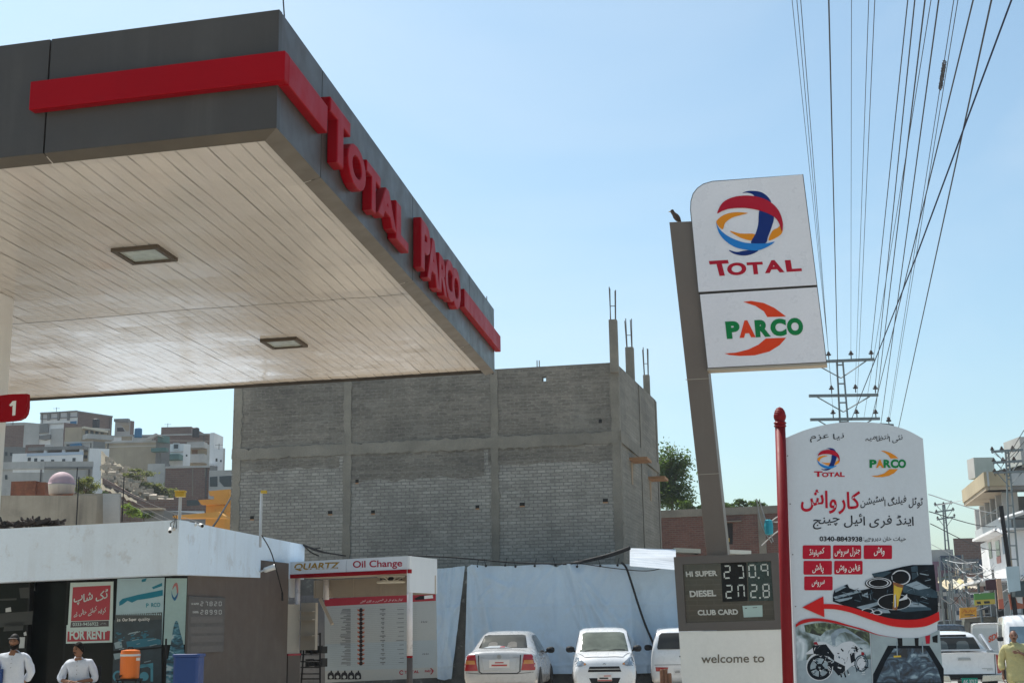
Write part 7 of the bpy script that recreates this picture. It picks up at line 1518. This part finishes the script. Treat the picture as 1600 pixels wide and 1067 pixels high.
tag(m.build('retaining_wall', M_brs), 'dark brown brick retaining wall with sloping top below the rubble bank', 'wall')
# ------------------------------------------------------------------ trees and shrubs
M_bark = mat('bark', (.12,.09,.065), .95, var=.3, scale=5)
def leafmat(n, c):
    mm = mat(n, c, .55, var=.5, scale=.9, grain=.2, spec=.3); nt = mm.node_tree; N = nt.nodes; L = nt.links; b = N['Principled BSDF']; out = [q for q in N if q.type == 'OUTPUT_MATERIAL'][0]
    t = N.new('ShaderNodeBsdfTranslucent'); mx = N.new('ShaderNodeMixShader'); mx.inputs[0].default_value = .45
    t.inputs['Color'].default_value = (c[0]*2.6, c[1]*2.6, c[2]*1.4, 1); L.new(b.outputs[0], mx.inputs[1]); L.new(t.outputs[0], mx.inputs[2]); L.new(mx.outputs[0], out.inputs['Surface']); return mm
def tree(label, cen, rad, col, n, leaf, base=None, seed=1, cat='tree', name='tree', clumps=22, group=None, droop=0.0):
    rr = random.Random(seed); cen = np.array(cen, float); rad = np.array(rad, float)
    base = np.array(base if base is not None else B(cen, 0), float); t = thing(name, label, cat, base, group)
    m = MB(); hh = cen[2]-base[2]; r0 = max(.03, rad[0]*.08)
    m.tube(curve_pts([base-UP*.2, base+UP*hh*.4+(.1*rad[0],0,0), cen-UP*rad[2]*.2], 4), [r0*(1-.06*i) for i in range(9)], 7)
    cl = []
    for k in range(clumps):
        d = unit([rr.gauss(0,1), rr.gauss(0,1), rr.gauss(0,.9)]); q = cen+d*rad*rr.uniform(.35,.92)**.8; cl.append((q, rr.uniform(.22,.42)))
        m.tube([cen-UP*rad[2]*rr.uniform(.2,.5), (cen+q)/2-UP*.05*rad[2], q], [r0*.5, r0*.3, r0*.1], 5)
    m.build('trunk', M_bark, t)
    m = MB()
    for k in range(n):
        q, cr = cl[rr.randrange(len(cl))]; d = np.array([rr.gauss(0,1), rr.gauss(0,1), rr.gauss(0,.8)])*.55; p = q+d*rad*cr
        if droop: p = p-UP*droop*rr.random()**2
        u = unit([rr.gauss(0,1), rr.gauss(0,1), rr.gauss(0,.7)]); v = unit(np.cross(u, [rr.gauss(0,1), rr.gauss(0,1), rr.gauss(0,1)])); s = leaf*rr.uniform(.6,1.3)
        m.add([p-u*s, p+v*s*.38, p+u*s, p-v*s*.38], [(0,1,2,3)])
    m.build('crown', col, t); return t
L1 = leafmat('leaf_dark_green', (.045,.075,.022)); L2 = leafmat('leaf_bright_green', (.10,.145,.03)); L3 = leafmat('leaf_olive', (.095,.105,.045))
c_ = P(1048,752,66); tree('tall dark green tree between the grey block and the totem pole', c_, (1.35,1.2,1.75), L1, 9000, .10, seed=3, clumps=34, droop=.4)
c_ = P(1080,790,64); tree('thin leafy branch top just left of the totem pole', c_, (.6,.5,.35), L1, 900, .08, seed=5, clumps=9, name='bush', cat='bush')
for k, (px, py, r) in enumerate(((1136,790,.5),(1158,789,.6),(1182,789,.45))): 
    c_ = P(px,py,66); tree(('left','middle','right')[k]+' clump of dark leaves showing above the red brick house', c_, (r,.4,.28), L1, 700, .08, seed=9+k, clumps=7, name='bush', cat='bush', group='bushes above the brick house')
c_ = P(134,762,60); tree('dusty olive bush behind the pink domed tank', c_, (.55,.5,.50), L3, 2600, .055, base=c_-UP*1.2, seed=21, name='bush', cat='bush')
for k, (px, py, w, hgt, lab) in enumerate(((203,797,.45,.28,'bright green bush left of the shed roof'),(224,804,.5,.25,'bright green low bush in front of the small shed'),(164,776,.25,.35,'dark green bush at the foot of the slab house'))):
    c_ = P(px,py,62+k*10); tree(lab, c_, (w*(1+.1*k),w,hgt), L2 if k < 2 else L1, 1300, .06, base=c_-UP*.9, seed=31+k, name='bush', cat='bush', clumps=12)
for k, (px, py) in enumerate(((236,762),(252,770),(215,742))): c_ = P(px,py,96); tree(('weedy shrub halfway down the rubble bank','weedy shrub at the low end of the rubble bank','weedy shrub near the top of the rubble bank')[k], c_, (1.1,.8,.5), L3, 900, .11, base=c_-UP*.5, seed=41+k, name='shrub', cat='shrub', clumps=10)
# ------------------------------------------------------------------ power line
M_galv = mat('pole_steel', (.16,.19,.20), .55, var=.15, metal=.3); M_wire = flat('wire_dark', (.045,.045,.048)); M_ins = flat('insulator', (.06,.045,.04))
YP = 48.0
def pole(label, legs, arms, ins, Y, foot, w=.055, group=None, extra=None):
    b = P(foot[0], foot[1], Y); g = B(b, gz(b[0])); t = thing('power_pole', label, 'power pole', g, group)
    m = MB(); tops = [P(*q, Y) for q in legs]; f0 = [g+np.array([-.28,0,0]), g+np.array([.28,0,0])]
    for a, c_ in zip(tops, f0): m.box(a-(w/2,w/2,0), np.array([w,0,0]), np.array([0,w*1.2,0]), c_-a)
    n = 16
    for k in range(n):
        s = k/n; a = tops[0]+(f0[0]-tops[0])*s; c_ = tops[1]+(f0[1]-tops[1])*s; m.cbox((a+c_)/2-UP*.1, float(np.linalg.norm(a-c_)), w*.9, .05)
    m.build('mast', M_galv, t)
    for (a, c_, br) in arms:
        m = MB(); A, Cc = P(*a, Y), P(*c_, Y); m.box(A-(0,.05,.05), Cc-A, np.array([0,.10,0]), UP*.10)
        mid = (tops[0]+tops[1])/2; mz = A[2]-.62
        for q, s in ((A,.12),(Cc,.88)):
            st_ = A+(Cc-A)*s; mm = mid+(g-mid)*((mid[2]-mz)/(mid[2]-g[2])); m.tube([st_-UP*.05, mm], .022, 4)
        m.build('cross_arm', M_galv, t)
    for q in ins:
        p = P(*q, Y); m = MB(); m.lathe(p-UP*.22, [(.02,0),(.02,.14),(.09,.15),(.10,.19),(.04,.20),(.07,.23),(.04,.27),(.03,.30)], 8); m.build('insulator', M_ins, t)
    return t
pole('near steel lattice power pole with three cross arms above the wash board', [(1307.5,566),(1317,566)], [((1258,566),(1366,561.5),1),((1264,618.5),(1372,617),1),((1266,655.5),(1374.5,654),1)],
     [(1294.5,552.5),(1329.5,551.5),(1361,550.5),(1299,605.5),(1336.5,604),(1367.5,605),(1301.5,643.5),(1338.5,643),(1368,643)], YP, (1342,990))
p = thing('power_pole', 'short cross arm end with one insulator peeking over the wash board', 'power pole', B(P(1386,990,52),gz(14))); m = MB(); a, b = P(1374,662.5,52), P(1396,664,52); m.box(a-(0,.05,.05), b-a, np.array([0,.1,0]), UP*.09); m.box(B(a,gz(14)), np.array([.12,0,0]), np.array([0,.12,0]), UP*(a[2]-gz(14))); m.build('cross_arm', M_galv, p); q = P(1388.5,656,52); m = MB(); m.lathe(q-UP*.2, [(.02,0),(.02,.12),(.1,.14),(.1,.2),(.05,.22),(.08,.27),(.03,.32)], 8); m.build('insulator', M_ins, p)
WIRES = [(1237.5,(1294.5,550),.006),(1245,(1299,603),.006),(1251,(1301.5,641),.006),(1295,(1311,655),.011),(1330.5,(1329.5,549),.006),(1357.5,(1336.5,602),.006),(1367,(1338.5,641),.006),(1418.6,(1361,548.5),.011),(1429.6,(1367.5,603),.011),(1445.6,(1368,641),.011),(1455,(1350,652),.006),(1467,(1376,665),.011),(1490.6,(1388,655),.006),(1497,(1390,655),.006),(1521,(1362,654),.011),(1549.5,(1404,668),.013)]
WLAB = ['leftmost thin wire of the fan behind the logo box','second thin wire from the left of the fan','third thin wire from the left of the fan','thick pale wire left of the middle of the fan','thin dark upright wire in the middle of the fan','left wire of the close pair right of the upright wire','right wire of the close pair right of the upright wire','thick wire next right after the close thin pair','thick wire ending on the middle cross arm right end','thick wire ending on the lowest cross arm right end','thin wire between two thick ones right of the middle','thick wire passing right of the near pole arms','left of the twin thin wires carrying a dark coil','right of the twin thin wires carrying a dark coil','thick wire crossed low down by the blue black diagonal','rightmost thick wire of the fan']
for (xt, e, r), lab in zip(WIRES, WLAB):
    b = P(e[0], e[1], YP if e[1] < 656 else 52); zc = b[2]+.35; a = PZ(xt, -1, zc+.1); d = a-b; c_ = a+d*.75; c_[2] = zc+.4
    mid = (a+b)/2-UP*.10; m = MB(); m.tube(curve_pts([b, b+(a-b)*.5-UP*.0, a, c_], 8), r, 5)
    tag(m.build('overhead_wire', M_wire), lab, 'wire', 'overhead wires')
b = P(1330,656,YP); a = PZ(1581,-1,b[2]+.6); m = MB(); m.tube([b, P(1432,400,1/((1/b[1])*.45+(1/a[1])*.55)), a, a+(a-b)*.6], .013, 5); tag(m.build('overhead_wire', flat('wire_blue_black', (.012,.018,.045))), 'blue black wire crossing the fan diagonally', 'wire', 'overhead wires')
wb = P(1388,655,52); wa = PZ(1490.6,-1,wb[2]+.45); lo_t = [None, None]
for k in range(2001):
    q = wb+(wa-wb)*k/2000; yy = proj(q)[1]
    if lo_t[0] is None and yy < 139: lo_t[0] = k/2000
    if lo_t[1] is None and yy < 96: lo_t[1] = k/2000
t0, t1 = lo_t; cs_ = unit(np.cross(wa-wb, UP)); cu_ = unit(np.cross(cs_, wa-wb)); m = MB()
pts = [wb+(wa-wb)*(t0+(t1-t0)*k/110)+cs_*.028*math.sin(k*1.15)*(1 if k%31 > 5 else .4)+cu_*(.028*math.cos(k*1.15)-.02) for k in range(111)]
m.tube(pts, .009, 5); tag(m.build('wire_coil', M_wire), 'dark coil of wrapped wire hanging on the twin thin wires', 'coil')
pole('leaning lattice power pole far down the street with three short arms', [(1473,786),(1475.5,786)], [((1460,789),(1488,785),1),((1461,800),(1491,796),1),((1464,811.5),(1492,807),1)], [(1461,786),(1474,785.5),(1486,783.5),(1463,797.5),(1489,794),(1465,808),(1491,804)], 95, (1490,980), .09)
pole('tall lattice power pole in front of the right hand concrete building', [(1571.5,704),(1575.5,704)], [((1549,705.5),(1598,702.5),1),((1552,722.5),(1597,720),1),((1553,738),(1602,736.5),1)], [(1550,700.5),(1565,700),(1582,699),(1552.5,718),(1567,717),(1584,716),(1554,734.5),(1569,734)], 57, (1589,990), .06)
m = MB(); p = P(1593,990,52); m.tube([B(p,gz(p[0])), B(p+(-.25,0,0), zat(p,790))], .09, 8); tag(m.build('power_pole', M_blk), 'dark round pole with a transformer at the right edge', 'power pole')
m = MB(); q = P(1594,922,51.6); m.cbox(q, .55, .4, .5); m.cbox(q+UP*.3, .35, .3, .12); tag(m.build('transformer', mat('transformer_dark', (.03,.05,.055), .6), bevel=.03), 'dark transformer box hung on the round pole at the right edge', 'transformer')
SW = [((1451,772),(1600,803),45,70),((1452,799),(1600,812),45,75),((1454,818),(1600,847),45,75),((1600,740),(1462,790),60,95),((1600,690),(1549,705),40,57),((1600,672),(1520,760),40,90),((1455,850),(1600,905),60,66),((1478,870),(1600,880),80,60),((1500,880),(1600,862),80,60),((1460,885),(1560,905),90,70),((1490,868),(1512,905),80,62)]
for k, (a, b, ya, yb) in enumerate(SW):
    A, C_ = P(*a, ya), P(*b, yb); m = MB(); m.tube(curve_pts([A, (A+C_)/2-UP*(.25+.2*(k%3)), C_], 8), .018 if k < 4 else .014, 4); tag(m.build('overhead_wire', M_wire if k%3 else M_pole), 'sagging wire strung across the street between the far poles', 'wire', 'wires across the street')
# ------------------------------------------------------------------ street buildings
M_yelp = mat('sun_yellow_plaster', (.42,.35,.23), .9, var=.2, scale=.5, streak=.4); M_blp = mat('bluish_plaster', (.44,.47,.48), .85, var=.18, scale=.5, streak=.35); M_strd = flat('street_dark', (.03,.032,.035))
SYAW = math.degrees(math.atan2(SD[1], SD[0]))
g0 = -0.35
h = H('tall concrete building with sunlit yellow parapet and open floors on the right', None, 1539, 1640, 742, 58, m1=M_yelp, m2=M_blp, yl=0, yr=-8, name='building', cat='building', zbot=g0) if False else None
bc = P(1539.5,752,60); dL = unit([.21,.978,0]); 
bt = thing('building', 'tall concrete corner building with sunlit yellow parapet and open pillared floor', 'building', B(bc,g0)+(3,3,0))
SDL = dL; 
# left (street) face runs back from the corner to px 1508
far_ = hit2(1509,785,bc,SDL); bl = float(np.linalg.norm((far_-bc)[:2])); BFL = Fr(B(bc+SDL*bl,0), -SDL); BFL.o = BFL.o-BFL.n*.65; BFR = Fr(B(bc,0)+yaw(-6)*.67, yaw(-6)); br_ = BFR.xz(1640,760)[0]
def zz(py): return zat(bc, py)
lev = dict(top=740, par=762, slab=770, fl2b=806, fl2t=828, fl1=838, w0=870, base=905)
def bband(nm, y0, y1, m1, m2, d=0.0, x0=0.0, x1=0.0):
    m = MB(); m.fbox(BFL, -x0-(0 if d > .3 else 2.5), bl+d, zz(y1), zz(y0), -6 if d == 0 else -.3, d); m.m = 1; m.fbox(BFR, .004-d*.98, br_, zz(y1), zz(y0), -.3, d+.002); return m.build(nm, [m1, m2], bt)
bband('parapet', 740, 762, M_yelp, M_blp, .8); bband('floor_slab', 762.1, 768, M_tan, M_dkp, .75)  # cream parapet: warm sunlight and bluish shade put into its two face colours
m = MB(); m.fbox(BFL, -2.1, bl-.4, zz(806), zz(768), -5, -4.8); m.fbox(BFR, .5, br_, zz(830), zz(768), -3, -2.8); m.build('inner_wall', M_dkp, bt)
for k in range(6): m = MB(); x = -2.4+(bl+2.0)*.2*k; m.fbox(BFL, x, x+.32, zz(806), zz(767.9), -.34, -.02); m.build('column', M_plas, bt)
for k in range(3): m = MB(); m.fbox(BFR, .3+2.6*k, .7+2.6*k, zz(830), zz(767.9), -.4, -.02); m.build('column', M_plas, bt)
bband('balcony_wall', 806, 826, M_blp, M_dkp, .02); bband('floor_slab', 826.1, 830, M_whp, M_plas, .5)
m = MB(); m.fbox(BFL, -2.5, bl, zz(905), zz(830.1), -6, -.2); m.m = 1; m.fbox(BFR, .004, br_, zz(905), zz(830.1), -.3, -.1); m.build('wall', [M_whp, M_tan], bt)
for k, (a, b) in enumerate(((.08,.2),(.40,.56),(.68,.78),(.86,.95))): 
    m = MB(); m.fbox(BFL, bl*a, bl*b, zz(862), zz(834+k%2*3), -.198, -.17); m.build('window', M_win if k != 2 else flat('faded_blind', (.3,.36,.42)), bt)
m = MB(); m.fbox(BFL, bl*.40, bl*.56, zz(874), zz(863), -.198, -.16); m.build('wall_patch', flat('faded_red', (.42,.20,.17)), bt)
m = MB(); m.fbox(BFL, -.2, bl+.6, zz(908), zz(904), -.5, 1.2); m.fbox(BFR, 0, br_, zz(906), zz(902), -.5, 1.2); m.build('awning_slab', M_whp, bt)
for x in (.5, bl*.33, bl*.66, bl-.4): m = MB(); m.fbox(BFL, x, x+.34, g0, zz(904), -.36, .0); m.build('column', M_blp, bt)
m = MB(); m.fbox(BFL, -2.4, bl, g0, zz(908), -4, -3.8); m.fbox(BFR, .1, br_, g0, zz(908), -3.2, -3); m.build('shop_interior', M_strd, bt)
for k in range(3):
    m = MB(); m.fbox(BFR, .6+2.4*k, 1.9+2.4*k, zz(884), zz(846), -.098, -.05); wf_ = m.build('window', M_win, bt)
    m = MB(); m.fbox(BFR, .5+2.4*k, 2.0+2.4*k, zz(845), zz(843), -.1, .12); m.build('window_hood', M_plas, wf_)
for k in range(9):
    m = MB(); x = .2+.75*k; m.fbox(BFR, x, x+.05, zz(828), zz(812), .03, .06); m.build('rail_post', M_strd, bt)
m = MB(); m.fbox(BFR, .1, br_, zz(812), zz(810.5), .025, .065); m.build('rail', M_strd, bt)
m = MB(); m.fbox(BFR, .02, br_, zz(770), zz(768.2), .0, .05); m.fbox(BFL, .3, bl-.3, zz(790), zz(788.5), -.1, -.04); m.build('pipe', M_galv, bt)
# green tinted canopy and penthouse on its roof
m = MB(); q0 = BFL.pt(-.2,zz(740)+.02,.9); m.quad(BFL.pt(1.2,zz(739),.5), BFL.pt(bl+.2,zz(739),.5), BFL.pt(bl+.6,zz(718),-2.8), BFL.pt(2.2,zz(720),-2.8)); m.build('roof_canopy', mat('green_sheet', (.25,.32,.24), .6, var=.15), bt)
m = MB(); m.fbox(BFL, 2.0, bl+5, zz(739), zz(716), -5, -2.9); m.build('penthouse', M_blp, bt); m = MB(); a = P(1533,735,66); m.cbox((a[0],a[1],a[2]+.1), 1.0, 1.0, 1.0); m.build('roof_hut', M_plas, bt)
m = MB(); a = P(1596,715,60); m.cbox((a[0]+.6,a[1]+.5,a[2]+.2), 1.6, 2, 1.4); m.build('stair_hut', M_plas, bt)
m = MB()
for x0, y0, x1, y1 in ((1562,812,1600,800),(1560,828,1574,836)): m.tube([P(x0,y0,58), P(x1,y1,57)], .10, 5)
tag(m.build('awning_edge', M_rail), 'bright broken awning edge on the front of the corner building', 'awning')
h = H('dark brown brick building far behind the wash board', 1489, 1534, None, 840, 92, m1=M_brs, yl=-3, yr=60, zbot=-1, name='building', cat='building')
h = H('grey shop building with mauve hoarding left down the street', 1440, 1489, 1500, 858, 84, m1=M_plas, m2=M_dkp, yl=-5, yr=72, zbot=-1, name='building', cat='building'); h.patch('hoarding', mat('mauve_hoarding', (.24,.14,.19), .7, var=.15), 'l', [(1455,877),(1488,877),(1490,922),(1458,923)], .1, .15); h.patch('shop_front', M_strd, 'l', [(1460,930),(1489,930),(1490,985),(1460,985)], .05); h.patch('shutter', M_pole, 'l', [(1462,948),(1476,947),(1477,985),(1464,985)], .09)
for a in (1466,1471,1481): h.patch('pole_strip', M_rail, 'l', [(a,925),(a+1,925),(a+2,985),(a+1,985)], .12)
h = H('cluttered grey shop row under the brown brick building', 1488, 1545, None, 872, 80, m1=M_dkp, yl=-4, yr=60, zbot=-1, name='building', cat='building')
for a, b, c_, d, mt in ((1492,890,1508,912,M_tan),(1510,886,1524,900,M_whp),(1526,880,1544,906,M_plas),(1496,914,1512,940,M_strd),(1514,905,1530,930,M_blp),(1500,944,1512,980,M_win),(1516,948,1528,985,M_tan),(1530,910,1543,985,M_strd)): h.patch('shop_panel', mt, 'l', [(a,b),(c_,b),(c_,d),(a,d)], .05, .1)
for k, (x0, y0, x1, y1) in enumerate(((1465,909,1478,906),(1478,908,1490,905),(1489,908,1500,904),(1500,907,1516,903))):
    A, C_ = P(x0,y0,74), P(x1,y1,74); m = MB(); m.grid(lambda a, b: A+(C_-A)*a+np.array([0,-1.6*b,-.5*b+.06*math.sin(a*9)]), 6, 3); tag(m.build('awning', flat('awning_cream%d' % k, [(.50,.42,.28),(.55,.52,.42),(.56,.48,.26),(.5,.44,.36)][k])), ['leftmost small tan awning over the far shop row','pale grey awning second in the far shop row','yellowish awning third in the far shop row','widest cream awning at the right of the far shop row'][k], 'awning', 'awnings over the far shops')
def sign(label, pts, Y, mt, yw=-8, parts=(), name='shop_sign'):
    c_ = np.mean(np.array(pts), axis=0); fr = Fr(P(c_[0],c_[1],Y), yaw(yw)); t = thing(name, label, 'sign', fr.o); m = MB(); m.prism(pxpoly(fr, pts), -fr.n*.1); m.build('panel', mt, t)
    for nm, q, m2, d in parts: m = MB(); m.poly(pxpoly(fr, q, d)); m.build(nm, m2, t)
    return t, fr
M_so = flat('sign_orange', (.62,.30,.04)); M_sg = flat('sign_green', (.10,.26,.07)); M_sy = flat('sign_yellow', (.50,.38,.08))
t, fr = sign('orange shop sign with red writing on posts above the traffic', [(1500,949),(1526,948),(1526,965),(1500,967)], 57, M_so, parts=(('white_edge', [(1501,965.2),(1525.5,963.4),(1525.5,964.6),(1501,966.2)], M_rail, .004),)); m = MB(); put_text(urdu_geo('سروس واش', .02), fr, (1503,951), (1524,950), (1503,958), .006, m); m.build('lettering', flat('sign_red_ink', (.45,.08,.02)), t)
m = MB(); put_text(urdu_geo('ٹائر', .02), fr, (1507,959.5), (1520,959), (1507,963), .006, m) if False else m.poly(pxpoly(fr, [(1507,959.5),(1520,959),(1520,960.2),(1507,960.7)], .006)); m.build('printed_line', M_strd, t)
t, fr = sign('green and yellow shop sign beside the orange pillar', [(1522,927),(1554,925),(1555,943),(1523,945.5)], 55, M_sg, parts=(('yellow_band', [(1522.6,937),(1554.6,935.5),(1555,943),(1523,945.5)], M_sy, .004),('printed_mark', [(1526,939.5),(1532,939.2),(1533,943),(1527,943.4)], M_strd, .007),('printed_mark', [(1537,939),(1546,938.5),(1547,942),(1538,942.6)], M_strd, .007)))
sign('faded orange and pink banner hung on a street pillar', [(1557,904),(1564,903.5),(1569,950),(1561,951)], 56, mat('banner_peach', (.55,.33,.22), .7, var=.2, scale=2), parts=(('red_band', [(1559.5,936),(1567.5,935),(1569,950.5),(1561,951)], flat('banner_red', (.52,.14,.09)), .004),))
sign('large pale blue poster board by the dark round pole', [(1572,885),(1592,884),(1595,922),(1576,925)], 50, mat('board_sky', (.40,.50,.54), .6, var=.15, scale=1.5)); sign('rust red hoarding low at the right edge behind the transformer', [(1576,928),(1598,926),(1600,950),(1580,952)], 52, flat('hoarding_rust', (.36,.11,.06)), -8, (('white_patch', [(1586,931),(1597,930),(1598,943),(1590,941)], M_rail, .004),)); sign('dark maroon shutter sign above the green and yellow board', [(1540,906),(1556,904),(1558,921),(1541,922)], 55.5, flat('maroon_dark', (.07,.03,.035)))
h = H('shaded shop building behind the walking man at the right edge', None, 1556, 1640, 925, 68, m1=M_dkp, m2=M_dkp, yl=0, yr=-6, zbot=-1, name='building', cat='building') if False else None
m = MB(); a = P(1558,990,66); b = P(1650,990,64); fr = Fr(B(a,0), unit(B(b-a,0))); m.fbox(fr, 0, 6, -.4, 4.2, -3, 0); hb = tag(m.build('building', M_dkp), 'dark ground floor shopfront behind the walking man', 'building')
for x, z0, z1, mt in ((.3,0,2.6,M_strd),(1.9,0,2.4,M_tan),(2.8,0,2.9,M_strd)): m = MB(); m.fbox(fr, x, x+.85, z0, z1, .002, .03); m.build('shop_panel', mt, hb)
for px, Y, lab in ((1538,63,'slim grey street pole by the green and yellow sign'),(1519,70,'slim grey street pole carrying loose wires')): p = P(px,990,Y); m = MB(); m.tube([B(p,-.4), B(p+(-.1,0,0),zat(p,880))], .06, 6); tag(m.build('street_pole', M_galv), lab, 'pole')
for k, (px, Y, c_) in enumerate(((1534,56,M_strd),(1487,66,M_strd),(1557,50,M_blk))): pass
rr = random.Random(12)
mm_ = MB()

# roof clutter on the hill houses
for k, (px, py, Y, w, hh, mt, lab) in enumerate(((150,662,150,.8,.6,M_strd,'small black water drum on the roof by the brick hilltop house'),(216,676,137,.8,.5,M_blt,'small blue plastic drum on the white house roof'),(306,676,149,.8,.6,M_strd,'small black drum on the wide brick house roof'))):
    p = P(px,py,Y); m = MB(); m.lathe(p-UP*.5, [(w*.5,0),(w*.52,.1),(w*.5,hh*.8+.5),(w*.3,hh+.5),(w*.12,hh+.52)], 12); tag(m.build('water_drum', mt, smooth=False), lab, 'drum', 'drums on the hill roofs')
for k, (px, y0, y1, Y) in enumerate(((88,636,643,150),(262,661,668,150),(342,693,702,132),(20,656,664,138))):
    p = P(px,y1,Y); m = MB(); m.tube([p, B(p,zat(p,y0))], .03, 4); m.tube([B(p,zat(p,y0+2))+(-.4,0,0), B(p,zat(p,y0+2))+(.4,0,0)], .02, 4); tag(m.build('roof_aerial', M_strd), 'thin dark aerial standing on a hill house roof', 'aerial', 'aerials on the hill roofs')
# stalls, crates and hanging goods along the street
rr = random.Random(21)
cols = [flat('stall_%s' % n, c) for n, c in (('teal',(.16,.21,.22)),('sand',(.36,.31,.24)),('brick',(.22,.13,.10)),('white',(.5,.5,.48)),('navy',(.06,.08,.11)),('olive',(.16,.16,.12)),('grey',(.25,.25,.25)),('dark',(.05,.05,.05)))]
rowf = Fr(P(1500,940,79.6), yaw(-4)); leftf = Fr(P(1470,940,83.4), yaw(-5))
for k in range(44):
    px = rr.uniform(1474,1545); py = rr.uniform(872,972); fr = rowf if px > 1489 else leftf; x, z = fr.xz(px,py); w, hh = rr.uniform(.3,1.5), rr.uniform(.2,1.1); d0 = rr.uniform(.05,.3)
    m = MB(); m.fbox(fr, x-w/2, x+w/2, z-hh/2, z+hh/2, .0, d0); m.m = 1; m.fbox(fr, x-w*.42, x+w*.42, z-hh*.1, z+hh*.3, d0+.002, d0+.012)
    tag(m.build('hoarding', [cols[rr.randrange(8)], cols[rr.randrange(8)]]), 'small weathered board among the crowded shop fronts down the street', 'board', 'weathered boards along the street')
for k in range(16):
    px = rr.uniform(1476,1535); p = P(px,985,rr.uniform(66,78)); m = MB(); m.tube([B(p,-.3), B(p+(rr.uniform(-.1,.1),0,0),rr.uniform(2.5,5.5))], rr.uniform(.03,.05), 5); tag(m.build('street_pole', M_galv), 'thin upright post among the far shop stalls', 'pole', 'posts along the far shops')
for k in range(34):
    x0, y0 = rr.uniform(1468,1560), rr.uniform(858,940); A, C_ = P(x0,y0,rr.uniform(58,75)), P(x0+rr.uniform(15,60),y0+rr.uniform(-18,22),rr.uniform(54,62)); m = MB(); m.tube(curve_pts([A, (A+C_)/2-UP*rr.uniform(.1,.6), C_], 6), rr.choice((.012,.016,.022)), 4)
    tag(m.build('overhead_wire', rr.choice((M_wire, M_pole, M_wire))), 'sagging wire strung across the street between the far poles', 'wire', 'wires across the street')
# ------------------------------------------------------------------ summer haze between the near station and the far street and hill
m = MB(); m.box((-190,-30,-9), np.array([380,0,0]), np.array([0,330,0]), UP*60)
hz = m.build('haze', M_white_paint); hz.data.materials.clear()
hm = bpy.data.materials.new('haze_air'); hm.use_nodes = True; hn = hm.node_tree.nodes; hn.remove(hn['Principled BSDF'])
pv = hn.new('ShaderNodeVolumePrincipled'); pv.inputs['Color'].default_value = (.86,.92,1.0,1); pv.inputs['Density'].default_value = .00045; pv.inputs['Anisotropy'].default_value = .2
hm.node_tree.links.new(pv.outputs[0], hn['Material Output'].inputs['Volume']); hz.data.materials.append(hm)
tag(hz, 'thin pale summer haze over the street and hillside', 'haze', kind='stuff')
